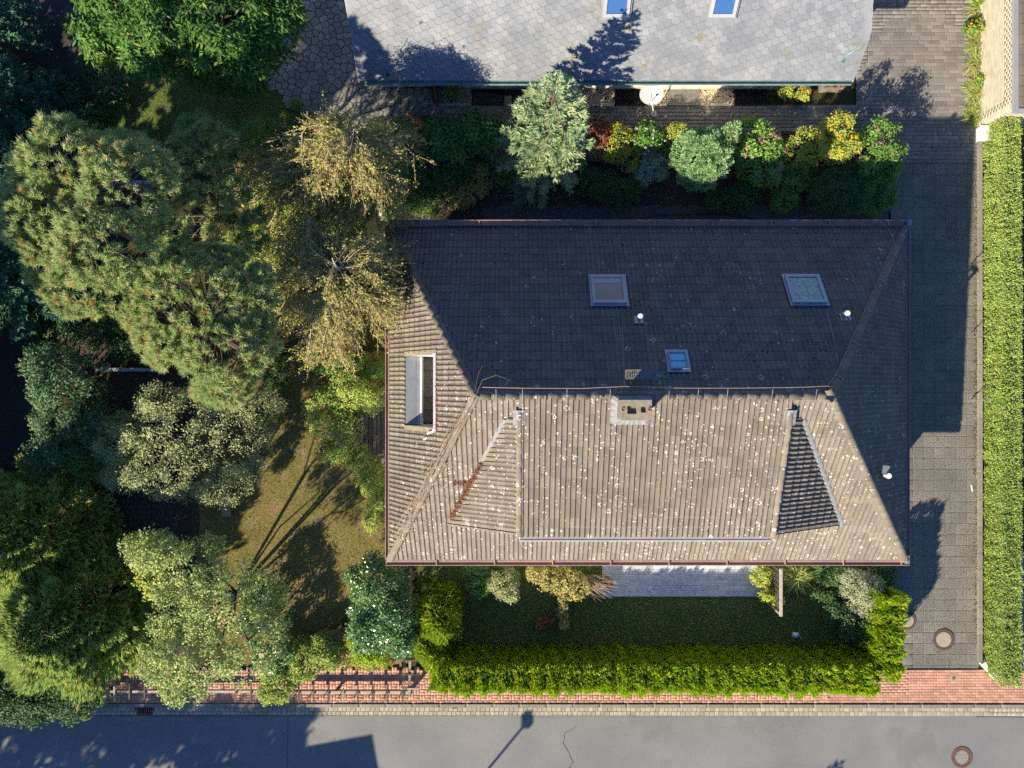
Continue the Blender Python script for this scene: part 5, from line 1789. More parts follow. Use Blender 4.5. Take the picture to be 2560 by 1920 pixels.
def shrub(name, label, spec, h, mat, n, m, rc, ll, lw, cat='shrub', group=None, up=.5, spread=.8, stems=5, fl=None, z0=0.0, droop=.1, flat=.75, hz=.5, lo=.72, bark='bark'):
    """bush from pixel ellipses; fl = (count, radius, material, petals, petal size)"""
    extra = []
    for e in spec:
        if min(e[2], e[3]) < 14: continue
        for _ in range(2):
            a = RNG.uniform(0, 6.283)
            extra.append((e[0] + math.cos(a) * e[2] * .8, e[1] + math.sin(a) * e[3] * .8, e[2] * .42, e[3] * .42, (e[4] if len(e) > 4 else 0) + RNG.uniform(-.25, .12) * h, .55))
    lumps = px_lumps(list(spec) + extra, z0 + h * (1 - hz), h * hz)
    P, Dr = lump_points(lumps, n, lo)
    P[:, 2] = np.maximum(P[:, 2], .04)
    b = np.mean([l[0] for l in lumps], 0)
    t = thing(name, label, cat, (b[0], b[1], 0), group)
    L = Leaves()
    broad(L, P, Dr, m, rc, ll, lw, up, spread, flat, droop)
    L.obj('foliage', LM[mat], t)
    mb = MB()
    for l in lumps:
        k = max(2, stems // len(lumps))
        ends = [np.array(l[0]) + rdir(1)[0] * np.array(l[1]) * .7 for _ in range(k)]
        for e in ends: e[2] = max(e[2], .15)
        limbs(mb, (l[0][0] * .75 + b[0] * .25, l[0][1] * .75 + b[1] * .25, 0), ends, .018 + h * .008, 5)
    mb.obj('stem', MT[bark], t, kind='stuff')
    if fl:
        q, d = lump_points(lumps, fl[0] * 3, .98, 1.10, .05)
        q = q[q[:, 2] > lumps[0][0][2] - h * .1][:fl[0]]
        if len(q): flowers(q, fl[1], fl[2], t, fl[3], fl[4])
    return t

def blades(name, label, px, py, r, n, L_, w, mat, h=.1, cat='plant', group=None, lift=.9, droop=.35, rx=1, fl=None, arc=(0, 6.283)):
    """clump of long blades springing from one spot"""
    c = Vector((*G(px, py), 0))
    t = thing(name, label, cat, c, group)
    a = RNG.uniform(arc[0], arc[1], n)
    el = RNG.uniform(.25, 1.25, n) * lift
    T = np.stack([np.cos(a) * np.cos(el), np.sin(a) * np.cos(el), np.sin(el)], 1)
    P = np.stack([c.x + RNG.normal(size=n) * r * .3 * rx, c.y + RNG.normal(size=n) * r * .3, np.full(n, .02)], 1)
    B = unit(np.cross(T, np.array([0, 0, 1.0]) + RNG.normal(size=(n, 3)) * .25))
    s = RNG.uniform(.6, 1.15, n) * L_
    tt = RNG.random(n) * .9
    tt = np.where(RNG.random(n) < .06, .95, tt)
    LV = Leaves()
    # two segments so that the blade bends over
    q1 = P + T * s[:, None] * .55
    LV.add(P, T, B, s * .6, w, tt, 0, .7)
    T2 = unit(T - np.array([0, 0, 1.0]) * (droop + .5 * RNG.random((n, 1))))
    LV.add(q1 - T2 * s[:, None] * .04, T2, B, s * .5, w * .85, tt, 0, .3)
    LV.obj('blades', LM[mat], t)
    if fl:
        a = RNG.uniform(0, 6.283, fl[0]); rr_ = np.sqrt(RNG.random(fl[0])) * r * fl[5]
        flowers(np.stack([c.x + np.cos(a) * rr_ * rx, c.y + np.sin(a) * rr_, RNG.uniform(.35, .6, fl[0]) * fl[6]], 1), fl[1], fl[2], t, fl[3], fl[4])
    return t

# ------------------------------------------------------------------ large trees
def broad_tree(name, label, spec, z, hz, base, mat, n, m, rc, ll, lw, bark='bark', r0=.16, nl=14, group=None, up=.45, droop=.15, spread=.8, cat='tree', lo=.6, multi=False):
    lumps = px_lumps(with_satellites(spec, 3), z, hz)
    P, Dr = lump_points(lumps, n, lo, 1.08, -.35, .40)
    t = thing(name, label, cat, (base[0], base[1], 0), group)
    L = Leaves()
    broad(L, P, Dr, m, rc, ll, lw, up, spread, .7, droop)
    L.obj('crown', LM[mat], t)
    mb = MB()
    b = Vector((base[0], base[1], 0))
    cc = Vector(np.mean([l[0] for l in lumps], 0))
    fork = Vector((b.x * .8 + cc.x * .2, b.y * .8 + cc.y * .2, z * .45))
    if not multi: mb.tube([b, b.lerp(fork, .5) + Vector((.05, .04, 0)), fork], [r0 * 1.2, r0, r0 * .85], 9)
    for l in lumps[:len(spec)]:
        limbs(mb, b if multi else fork, [np.array(l[0])], r0 * (.45 if multi else .6), 7)
        ends = [np.array(l[0]) + rdir(1)[0] * np.array(l[1]) * .85 for _ in range(max(2, nl // len(lumps)))]
        limbs(mb, l[0], ends, r0 * .28, 5)
    mb.obj('trunk', MT[bark], t)
    return t

def pine(name, label, spec, z, hz, base, n, m, bark='pinebark', ll=.15, lw=.026, r0=.15, mat='pine', nb=60, lo=.72, group=None, cat='tree', zmin=-.15):
    lumps = px_lumps(with_satellites(spec, 3, .38), z, hz)
    P, Dr = lump_points(lumps, n, lo, 1.05, zmin, 0)
    # pull shoots into bunches at the ends of boughs
    nbough = max(20, n // 8)
    Q, _ = lump_points(lumps, nbough, .85, 1.05, zmin)
    d2 = ((P[:, None, :] - Q[None]) ** 2).sum(2)
    near = d2.argmin(1)
    P = P + (Q[near] - P) * .33
    Dr = unit(Dr + unit(P - Q[near] + 1e-6) * .35)
    t = thing(name, label, cat, (base[0], base[1], 0), group)
    L = Leaves(True)
    tufts(L, P, Dr, m, ll, lw, .35, .8)
    L.obj('crown', LM[mat], t)
    mb = MB()
    b = Vector((base[0], base[1], 0))
    cc = Vector(np.mean([l[0] for l in lumps], 0))
    topv = Vector((cc.x, cc.y, z + hz * .3))
    mb.tube([b, b.lerp(topv, .4) + Vector((.1, -.06, 0)), b.lerp(topv, .75), topv], [r0 * 1.2, r0, r0 * .7, r0 * .35], 8)
    for q in Q[::max(1, len(Q) // nb)]:
        q = Vector(q)
        st = b.lerp(topv, min(.95, max(.4, (q.z - .9) / max(topv.z, .1))))
        limbs(mb, st, [q], r0 * .26, 5, .2)
    mb.obj('trunk', MT[bark], t)
    return t

def conifer(name, label, base, h, R, mat, whorls=26, per=7, m=5, ll=.26, lw=.07, bark='bark', z0=.25, power=.8, group=None, upturn=.25, side=10, cat='tree', lean=(0, 0), bl=.9):
    """whorled conifer: straight trunk, tiers of boughs carrying flat sprays"""
    b = np.array([base[0], base[1], 0.0])
    t = thing(name, label, cat, tuple(b), group)
    L = Leaves(True); mb = MB()
    mb.tube([b, b + np.array([lean[0] * .5, lean[1] * .5, h * .5]), b + np.array([lean[0], lean[1], h])], [.03 * h ** .8, .02 * h ** .8, .01], 8)
    for w in range(whorls):
        f = (w + RNG.random() * .6) / whorls
        z = z0 + (h - z0) * f
        rad = R * (1 - f) ** power + .10
        for k in range(per):
            a = RNG.uniform(0, 6.283)
            ln = rad * RNG.uniform(.72, 1.08)
            st = b + np.array([lean[0] * f, lean[1] * f, z])
            d = np.array([math.cos(a), math.sin(a), 0])
            tipz = upturn * ln - (.28 * ln if f < .6 else 0.05 * ln)
            en = st + d * ln + np.array([0, 0, tipz])
            if ln > .5: mb.tube([st, st + d * ln * .5 + np.array([0, 0, tipz * .3]), en], [.018, .011, .004], 4, cap=False)
            ns = max(4, int(side * ln))
            fr = np.sqrt(RNG.uniform(.08, 1.0, ns))
            P = st + (en - st) * fr[:, None] + RNG.normal(size=(ns, 3)) * .03
            C = np.repeat(P, m, 0)
            sd = np.array([-d[1], d[0], 0])
            sgn = RNG.choice([-1, 1], ns * m)[:, None] * RNG.uniform(.1, 1.1, (ns * m, 1))
            T = unit(d * bl + sd * sgn + np.array([0, 0, .25]) + RNG.normal(size=(ns * m, 3)) * .3)
            N = unit(np.array([0, 0, 1.0]) + RNG.normal(size=(ns * m, 3)) * .5)
            s = RNG.uniform(.6, 1.15, ns * m) * (0.55 + .45 * min(1, ln))
            tt = np.clip(RNG.random() * .5 + RNG.random(ns * m) * .4, 0, .89)
            tt = np.where(RNG.random(ns * m) < .03, .95, tt)
            L.add(C, T, unit(np.cross(N, T)), ll * s, lw * s, tt, .0, .5)
    L.obj('crown', LM[mat], t)
    mb.obj('trunk', MT[bark], t)
    return t

def spray_surface(L, P, N, m, ll, lw, upw=.9, outw=.6, jit=.35, tvar=.5):
    """scale-leaf sprays (thuja, cypress) on surface points with normals"""
    n = len(P)
    T = unit(np.repeat(N, m, 0) * outw + np.array([0, 0, upw]) + rdir(n * m) * jit)
    s = RNG.uniform(.6, 1.2, n * m)
    t = np.clip(np.repeat(RNG.random(n), m) * tvar + RNG.random(n * m) * (1 - tvar), 0, .89)
    t = np.where(RNG.random(n * m) < .025, .95, t)
    C = np.repeat(P, m, 0) + RNG.normal(size=(n * m, 3)) * .03
    L.add(C - T * (ll * s * .35)[:, None], T, perp(T), ll * s, lw * s, t, .0, .55)

# --- far left: three dark blue firs standing in shade
conifer('blue_fir', 'dark blue-green fir in the upper left corner', W(40, 150)[:2], 7.6, 2.1, 'bluefir', 24, 13, 6, .22, .10, side=15)
conifer('blue_fir', 'tall dark fir at the left edge behind the pine crowns', W(70, 470)[:2], 8.0, 2.0, 'bluefir', 25, 13, 6, .22, .10, side=15)
conifer('blue_fir', 'dark fir at the left edge above the black lane', W(95, 730)[:2], 6.4, 2.0, 'bluefir', 22, 13, 6, .22, .10, side=15)
conifer('blue_fir', 'slim dark fir between the two upper left firs', W(110, 310)[:2], 6.0, 1.7, 'bluefir', 20, 12, 6, .22, .10, side=15)
# --- chestnut at the top
broad_tree('chestnut_tree', 'broad sweet chestnut with long leaves at the top left', [(300, 40, 105, 105), (430, 70, 120, 120, .6), (560, 60, 120, 130, .6), (660, 50, 90, 110), (480, 150, 110, 70, -.8), (590, 170, 80, 60, -.9), (380, -40, 130, 100, .5), (600, -50, 120, 90, .5), (700, 15, 55, 60, .2)],
           4.2, 1.3, W(500, 140)[:2], 'chestnut', 2900, 18, .27, .20, .060, r0=.22, nl=40, droop=.3, up=.5)
# --- two pines
pine('pine_tree', 'sunlit pine with bunched needles left of the birches', [(180, 420, 120, 110), (320, 480, 110, 130, .6), (130, 570, 90, 110), (260, 620, 120, 110, .8), (390, 440, 70, 90), (200, 730, 70, 70, -.6), (110, 460, 60, 80, -.5), (170, 350, 55, 50, -.5), (330, 620, 90, 80, .2), (430, 560, 50, 90, -.7), (260, 740, 70, 55, -.4), (90, 540, 70, 110, -1.6), (140, 660, 60, 80, -1.6), (330, 380, 80, 50, -1.5)],
     6.7, 1.15, W(430, 650)[:2], 4300, 34, r0=.17, nb=90)
pine('pine_tree', 'rounded dense pine below and right of the taller pine', [(480, 760, 140, 120, .4), (590, 760, 110, 110), (430, 850, 80, 80, -.4), (560, 880, 110, 100, .2), (570, 960, 70, 60, -.5), (480, 670, 90, 60, -.2), (640, 840, 60, 90, -.3), (390, 780, 60, 80, -.2)],
     6.0, 1.1, W(610, 870)[:2], 4000, 34, r0=.16, nb=70)
pine('young_pine', 'sparse shaded pine boughs between the tall pine and the birch', [(480, 400, 70, 60), (540, 350, 50, 40), (520, 470, 60, 60), (450, 500, 40, 60), (600, 500, 40, 60), (560, 590, 50, 50, -.4), (640, 580, 40, 60, -.3), (500, 330, 60, 40, -.8)],
     4.4, .8, W(600, 520)[:2], 1500, 28, r0=.08, nb=40, mat='pine')
# --- birches
def birch(name, label, base, top, spec, z, hz, nlimb, ntw, nleaf, r0=.11, lw=.040):
    b, tp = Vector((*base, 0)), Vector(top)
    t = thing(name, label, 'tree', b)
    tr, lb_, tw, L = MB(), MB(), MB(), Leaves(True)
    def trunk(f):
        p = b.lerp(tp, f)
        p.x += .28 * math.sin(f * 4.4 + 1); p.y += .20 * math.sin(f * 5.1)
        return p
    n = 11
    tr.tube([trunk(i / n) for i in range(n + 1)], [r0 * (1 - .78 * i / n) for i in range(n + 1)], 8)
    lumps = px_lumps(spec, z, hz)
    E, D = lump_points(lumps, nlimb, .75, 1.1, -.4)
    for e, d in zip(E, D):
        e = Vector(e)
        f = min(.97, max(.45, (e.z + .4) / tp.z * RNG.uniform(.80, 1.0)))
        s = trunk(f)
        ln = (e - s).length
        pts = []
        k = 6
        wob = Vector(RNG.normal(size=3)) * .12 * ln
        for i in range(k + 1):
            g = i / k
            p = s.lerp(e, g) + wob * math.sin(math.pi * g)
            p.z += .28 * ln * math.sin(math.pi * min(1, g * 1.15)) * .8 - .10 * ln * g * g
            pts.append(p)
        rr_ = .006 + .0075 * ln
        lb_.tube(pts, [rr_ * (1 - .8 * i / k) for i in range(k + 1)], 5, cap=False, tint=RNG.random())
        for _ in range(ntw):
            g = RNG.uniform(.25, 1.0); i = min(k - 1, int(g * k)); p = pts[i].lerp(pts[i + 1], g * k - i)
            out = (pts[i + 1] - pts[i]).normalized()
            dr = (out * .9 + Vector(rdir(1)[0]) * .75 + Vector((0, 0, -.05))).normalized()
            tl = RNG.uniform(.35, .95)
            q = p + dr * tl * .5; r_ = p + dr * tl + Vector((0, 0, -.30 * tl))
            tw.tube([p, q, r_], [.008, .006, .003], 3, cap=False, tint=RNG.random())
            m = nleaf
            fr = RNG.uniform(.1, 1.0, m)[:, None]
            P = np.array(p) * (1 - fr) ** 2 + 2 * np.array(q) * fr * (1 - fr) + np.array(r_) * fr ** 2 + RNG.normal(size=(m, 3)) * .045
            T = unit(np.array(dr) * .6 + np.array([0, 0, -.5]) + rdir(m) * .8)
            N = unit(rdir(m) + np.array([0, 0, .8]))
            sc_ = RNG.uniform(.7, 1.2, m)
            tt = np.clip(RNG.random() * .4 + RNG.random(m) * .5, 0, .89)
            tt = np.where(RNG.random(m) < .05, .95, tt)
            L.add(P, T, unit(np.cross(N, T)), .070 * sc_, lw * 1.25 * sc_, tt)
    L.obj('crown', LM['birch'], t)
    tr.obj('trunk', MT['birchbark'], t, smooth=True)
    lb_.obj('limbs', MT['birchlimb'], t)
    tw.obj('twigs', MT['twig'], t, kind='stuff')
    return t
birch('birch_tree', 'weeping birch with white upper trunk above the house corner', G(938, 545), W(903, 308, 5.8),
      [(840, 400, 130, 120, .5), (760, 450, 110, 110, -.2), (930, 400, 110, 90, -.3), (900, 500, 90, 80, -.6), (680, 440, 80, 110, -1.2), (790, 330, 80, 50, -.3), (700, 540, 80, 70, -1.6), (620, 400, 60, 70, -1.8), (1000, 360, 50, 50, -1), (960, 470, 50, 70, -1.2), (640, 500, 70, 80, -2), (840, 560, 90, 50, -1.2), (985, 560, 40, 45, -1.2)], 4.7, .8, 210, 15, 18)
birch('birch_tree', 'lower weeping birch overhanging the west gutter', G(958, 770), W(850, 630, 6.2),
      [(850, 690, 110, 90, .3), (900, 620, 80, 70, -.3), (860, 790, 120, 80, -.3), (800, 860, 80, 60, -.9), (760, 640, 70, 70, -.5), (930, 740, 60, 80, -.4), (720, 720, 50, 80, -1.3), (820, 560, 90, 40, -.5), (900, 890, 60, 40, -1.2), (975, 620, 45, 60, -.5), (985, 700, 30, 50, -.5), (700, 600, 60, 60, -1.2)], 4.8, .8, 200, 15, 18)
# dead branches among the pines
dt = thing('dead_branch', 'bare grey dead boughs crossing the gap between pines and birch', 'branch', (*G(640, 600), 0))
mb = MB()
s0 = Vector((*G(640, 600), 0))
mb.tube([s0, W(560, 540, 3.0), W(520, 640, 4.4)], [.07, .05, .02], 6)
for k in range(13):
    a = W(RNG.uniform(430, 600), RNG.uniform(535, 600), RNG.uniform(3.6, 4.8))
    limbs(mb, W(560, 545, 3.1), [a], .022, 4, .3)
    for _ in range(3): limbs(mb, Vector(a), [Vector(a) + Vector(RNG.normal(size=3)) * .3], .008, 3, .3)
mb.obj('bough', MT['deadtwig'], dt)
# --- lower left: giant thuja and shrubs round it
def column_conifer(name, label, base, h, rx, ry, mat, n, m, ll, lw, top=(0, 0), bumps=9, up=.75, out=.75, cat='tree', bark='bark', taper=.75, z0=0.0, lobe=.20):
    b = np.array([base[0], base[1], 0.0])
    t = thing(name, label, cat, tuple(b))
    f = 1 - np.sqrt(RNG.random(n)) if taper > .9 else RNG.random(n) ** 1.15
    a = RNG.uniform(0, 6.283, n)
    prof_ = np.where(f < .2, .82 + .9 * f, (1.0 - ((f - .2) / .8) ** 1.6 * taper))
    cap = np.clip((1 - f) / .10, 0, 1) ** .5
    lob = 1 + lobe * np.sin(a * bumps + f * 9) * np.sin(f * 19 + a * 2) + .06 * RNG.normal(size=n)
    r = prof_ * lob * RNG.uniform(.80, 1.03, n) * cap
    P = np.stack([b[0] + top[0] * f + np.cos(a) * rx * r, b[1] + top[1] * f + np.sin(a) * ry * r, z0 + (h - z0) * f], 1)
    N = unit(np.stack([np.cos(a), np.sin(a), .25 + .9 * f], 1))
    L = Leaves(True)
    spray_surface(L, P, N, m, ll, lw, up, out, .45)
    L.obj('crown', LM[mat], t)
    mb = MB()
    mb.tube([b, b + np.array([top[0] * .5, top[1] * .5, h * .5]), b + np.array([top[0] * .9, top[1] * .9, h * .88])], [.12, .09, .02], 8)
    for k in range(0, n, max(1, n // 70)):
        zc = max(.3, P[k][2] - .5)
        limbs(mb, (b[0] + top[0] * zc / h, b[1] + top[1] * zc / h, zc), [P[k]], .02, 4)
    mb.obj('trunk', MT[bark], t)
    return t
column_conifer('thuja_tree', 'giant feathery thuja in the lower left corner, sunlit at its foot', G(262, 1500), 4.6, 2.3, 2.5, 'thuja', 12000, 8, .25, .058, (-.1, -.1), 8, .15, 1.0, lobe=.26)
column_conifer('thuja_tree', 'feathery thuja at the left edge below the black lane', G(150, 1310), 4.7, 2.2, 2.0, 'thuja', 7500, 8, .27, .062, (-.2, 0), 7, .15, 1.0, lobe=.26)
shrub('laurel_hedge', 'dark evergreen bank round the thuja foot beside the road', [(80, 1740, 110, 70), (190, 1720, 90, 70), (270, 1630, 50, 80), (20, 1720, 60, 60), (300, 1560, 30, 60)], 1.9, 'dark', 1500, 22, .18, .085, .05, 'shrub', stems=10)
shrub('viburnum_bush', 'dark viburnum bush dotted with pale flower heads by the black lane', [(180, 960, 95, 70), (190, 1060, 90, 80), (130, 920, 60, 50), (150, 1130, 70, 50)], 2.4, 'vib', 900, 22, .20, .10, .05, stems=10, fl=(170, .055, 'f_cream', 12, .035))
shrub('fern_bush', 'bright green ferny bush squeezed between viburnum and thuja', [(225, 1130, 45, 70), (255, 1060, 25, 40)], 1.7, 'mid', 320, 20, .18, .13, .03)
shrub('olive_shrub', 'large olive-leaved shrub in the sun right of the dark path', [(520, 1070, 120, 90), (430, 1080, 90, 80, -.2), (600, 1100, 90, 100, -.1), (500, 1170, 110, 80, -.2), (400, 1170, 80, 70, -.4), (640, 1010, 80, 60, -.3), (420, 1000, 60, 40, -.4), (560, 1210, 70, 50, -.5)], 3.2, 'olive', 1500, 18, .20, .10, .036, 'shrub', stems=24, up=.35, hz=.42)
shrub('grey_olive_bush', 'grey-green willowy bush in shade beside the dark path', [(310, 1110, 65, 60), (330, 1180, 60, 50, -.3), (290, 1060, 40, 30, -.3)], 2.3, 'olive', 520, 20, .19, .12, .030, stems=8)
broad_tree('holly_tree', 'sunny holly-leaved tree standing over the red brick pavement', [(480, 1420, 90, 80), (560, 1500, 110, 110, .4), (520, 1620, 100, 90, .2), (430, 1650, 70, 80, -.2), (620, 1600, 80, 100, -.1), (400, 1380, 70, 50, -.3), (470, 1720, 60, 30, -.5), (660, 1480, 50, 70, -.5), (440, 1530, 60, 70, -.1)],
           3.9, .95, G(590, 1480), 'holly', 2100, 17, .21, .085, .05, r0=.11, nl=40, lo=.65, multi=True)
broad_tree('small_maple', 'thin green sapling over the dark cobbled path', [(370, 1400, 35, 70), (390, 1450, 30, 30, -.2), (355, 1355, 30, 30, .1)], 2.9, .5, G(450, 1430), 'yellow', 230, 18, .19, .11, .07, r0=.04, nl=12)
shrub('rhododendron', 'dark glossy rhododendron under the right flank of the holly tree', [(670, 1560, 55, 80), (690, 1630, 45, 50), (650, 1490, 40, 40)], 1.6, 'laurel', 520, 20, .18, .13, .045)
shrub('ivy_mound', 'yellow-green ivy spilling over the timber fence', [(700, 1690, 45, 55), (760, 1650, 55, 50), (680, 1730, 30, 25), (810, 1630, 40, 40)], 1.1, 'rose', 900, 18, .15, .075, .05, 'ivy')
shrub('ground_cover', 'low yellowing ground cover beside the timber fence', [(860, 1630, 60, 40), (840, 1600, 50, 30), (930, 1650, 40, 25)], .7, 'vine', 480, 16, .13, .07, .04, 'ground cover')
shrub('barberry_bush', 'small orange-green bush below the glossy laurel', [(925, 1625, 50, 42), (900, 1600, 30, 30)], 1.2, 'gold', 380, 18, .13, .08, .04)
shrub('laurel_bush', 'glossy dark laurel bush at the south-west house corner', [(950, 1460, 70, 65), (980, 1530, 65, 75), (930, 1560, 60, 60), (1000, 1590, 40, 35, -.3)], 2.6, 'laurel', 1500, 20, .19, .105, .048, stems=10)
column_conifer('golden_thuja', 'golden thuja clump beside the timber fence and front lawn', G(1106, 1515), 2.3, .75, 1.05, 'gold', 1700, 6, .17, .05, (0, 0), 6, .6, .8, 'shrub', taper=.55)
column_conifer('golden_thuja', 'smaller golden thuja just left of the long hedge', G(1082, 1590), 1.9, .55, .65, 'gold', 1000, 6, .16, .05, (0, 0), 5, .6, .8, 'shrub', taper=.55)

# --- hedges
def hedge(name, label, path, w, h, mat, dens, m, ll, lw, up, out, bump, thin=False, jit=.35):
    """hedge along world points; rounded-box cross section"""
    t = thing(name, label, 'hedge', (*path[0], 0))
    L = Leaves(True)
    mb, core = MB(), MB()
    for (p, q) in zip(path, path[1:]):
        p, q = np.array(p), np.array(q)
        ln = np.linalg.norm(q - p); d = (q - p) / ln; s = np.array([-d[1], d[0]])
        n = int(dens * ln * (w + 2 * h))
        u = RNG.random(n) * (w + 2 * h)
        along = RNG.uniform(-.25, ln + .25, n)
        side = np.where(u < h, -1, np.where(u > h + w, 1, 0))
        bx = bump * (np.sin(along * 10.5) * .6 + np.sin(along * 12.7 + u * 3) * .35 + np.sin(along * 2.3 + 1) * .5) + bump * .5 * RNG.normal(size=n)
        zz = np.where(side == -1, u, np.where(side == 1, (w + 2 * h) - u, h))
        lat = np.where(side == 0, u - h - w / 2, side * w / 2)
        rnd = np.clip((zz - (h - .30)) / .30, 0, 1)
        lat = lat * (1 - .16 * rnd ** 2 * (side != 0))
        top = h - .10 * (np.abs(lat) / (w / 2)) ** 3
        zz = np.where(side == 0, top + bx, zz)
        lat = np.where(side == 0, lat, lat + side * bx)
        dep = RNG.uniform(0, .10, n)
        lat = lat - side * dep; zz = zz - (side == 0) * dep
        P = np.stack([p[0] + d[0] * along + s[0] * lat, p[1] + d[1] * along + s[1] * lat, np.maximum(zz, .05)], 1)
        N = np.stack([s[0] * side, s[1] * side, (side == 0) * 1.0], 1)
        if thin:
            gap = (np.sin(along * 1.9 + lat * 2) * np.sin(along * .73 + zz * 4) > .72) & (RNG.random(n) < .6)
            P, N = P[~gap], N[~gap]
        spray_surface(L, P, N, m, ll, lw, up, out, jit)
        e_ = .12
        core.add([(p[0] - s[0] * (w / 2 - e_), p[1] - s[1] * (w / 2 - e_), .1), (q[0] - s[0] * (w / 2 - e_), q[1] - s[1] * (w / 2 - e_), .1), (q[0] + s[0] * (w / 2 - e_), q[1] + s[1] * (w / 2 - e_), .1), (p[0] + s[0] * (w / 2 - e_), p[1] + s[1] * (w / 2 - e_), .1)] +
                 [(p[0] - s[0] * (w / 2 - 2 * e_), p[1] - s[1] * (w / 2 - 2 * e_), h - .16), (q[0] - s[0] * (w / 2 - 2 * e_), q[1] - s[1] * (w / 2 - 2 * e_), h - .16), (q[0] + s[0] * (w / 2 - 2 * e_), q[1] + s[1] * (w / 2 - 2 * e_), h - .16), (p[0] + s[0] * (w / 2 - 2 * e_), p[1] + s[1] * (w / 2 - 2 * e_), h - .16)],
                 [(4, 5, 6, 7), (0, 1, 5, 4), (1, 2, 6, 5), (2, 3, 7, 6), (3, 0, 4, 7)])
        k = max(2, int(ln / .5))
        for i in range(k + 1):
            c = p + d * ln * i / k
            mb.tube([(c[0], c[1], 0), (c[0] + .03, c[1], h * .5), (c[0], c[1], h * .85)], [.03, .025, .01], 5)
            for g in range(4): limbs(mb, (c[0], c[1], h * (.2 + .15 * g)), [(c[0] + RNG.normal() * .2, c[1] + RNG.normal() * .2, h * (.35 + .15 * g))], .01, 3)
    L.obj('foliage', LM[mat], t)
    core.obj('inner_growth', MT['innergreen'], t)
    mb.obj('stem', MT['bark'], t)
    return t
hedge('thuja_hedge', 'long bright green thuja hedge along the red brick pavement', [(-2.55, -10.02), (-1.7, -10.08), (12.3, -10.12)], .95, 1.95, 'hedge', 300, 8, .12, .042, .70, .6, .085)
hedge('thuja_hedge', 'short thuja hedge turning the corner beside the driveway', [(12.80, -9.9), (13.02, -7.45)], .95, 1.95, 'hedge', 320, 8, .12, .042, .70, .6, .085)
hedge('thuja_hedge', 'low hedge end joining the golden thuja to the long hedge', [(-2.75, -9.8), (-2.85, -8.9)], .65, 1.3, 'hedge', 170, 7, .15, .045, .75, .55, .07)
hedge('clipped_hedge', 'trimmed pale green box hedge running along the right edge', [(17.62, 9.15), (17.66, 3.0), (17.66, -4.0), (17.66, -10.45)], .74, 1.08, 'privet', 640, 5, .052, .036, .45, .8, .025, True, jit=.8)

# --- north bed, left to right
shrub('rhododendron', 'bushy rhododendron with leathery leaves below the dark path', [(1110, 350, 60, 50), (1180, 335, 65, 45), (1230, 340, 25, 40), (1130, 390, 50, 35, -.3)], 1.7, 'rhodo', 620, 16, .20, .17, .055)
shrub('dark_bush', 'dark leafy bush under the rhododendron beside the birch', [(1100, 455, 55, 50), (1060, 430, 40, 40), (1150, 430, 40, 35)], 1.1, 'dark', 520, 18, .16, .09, .06, fl=(18, .03, 'f_lilac', 6, .02))
shrub('bronze_bush', 'brownish leafy bush between dark bush and strap leaves', [(1190, 450, 40, 45), (1160, 490, 35, 30)], .8, 'vine', 260, 15, .13, .07, .04)
blades('strap_leaf_plant', 'strap-leaved clump left of the blue yuccas', 1222, 430, .45, 70, .85, .045, 'strap')
shrub('marigold_clump', 'orange marigolds in front of the strap leaves', [(1262, 445, 22, 18), (1285, 428, 12, 10)], .45, 'mid', 90, 12, .08, .06, .03, 'flowers', fl=(16, .045, 'f_orange', 9, .04))
blades('yucca', 'larger blue-green yucca rosette below the conical spruce', 1315, 482, .35, 110, .72, .05, 'yucca', lift=.7, droop=.1)
blades('yucca', 'smaller blue-green yucca rosette left of the larger one', 1288, 452, .25, 70, .55, .045, 'yucca', lift=.7, droop=.1)
conifer('conical_spruce', 'pale green conical spruce in front of the slate-roofed house', W(1362, 392)[:2], 6.5, 1.75, 'spruce', 30, 9, 6, .20, .075, side=17, power=.72, upturn=.35, z0=.3)
shrub('red_hydrangea', 'dusky red hydrangea right of the conical spruce', [(1497, 345, 35, 45), (1485, 375, 30, 30)], 1.15, 'red', 300, 16, .14, .085, .06, fl=(46, .07, 'f_red', 16, .04))
shrub('golden_flower_clump', 'tall clump of orange-yellow flowers beside red hydrangea', [(1545, 350, 32, 45), (1570, 400, 22, 35, -.2), (1530, 380, 25, 25)], 1.2, 'yellow', 260, 15, .12, .07, .035, 'flowers', fl=(95, .045, 'f_yellow', 9, .04))
shrub('white_flower_bush', 'white flowering bush behind the grey-leaved shrub', [(1622, 345, 38, 35), (1600, 365, 25, 25)], 1.15, 'mid', 260, 15, .13, .085, .05, fl=(22, .06, 'f_white', 12, .05))
shrub('grey_shrub', 'silvery grey round shrub between yellow flowers and dwarf cypress', [(1630, 418, 38, 38), (1610, 440, 25, 25)], .9, 'grey', 420, 16, .11, .055, .028)
shrub('golden_spirea', 'small golden leaved shrub just left of the dwarf cypress', [(1690, 330, 30, 22), (1672, 340, 20, 20)], .95, 'yellow', 200, 16, .12, .06, .04)
shrub('green_bush', 'dull green bush below the golden shrub', [(1680, 370, 28, 32)], .8, 'mid', 170, 16, .12, .06, .04)
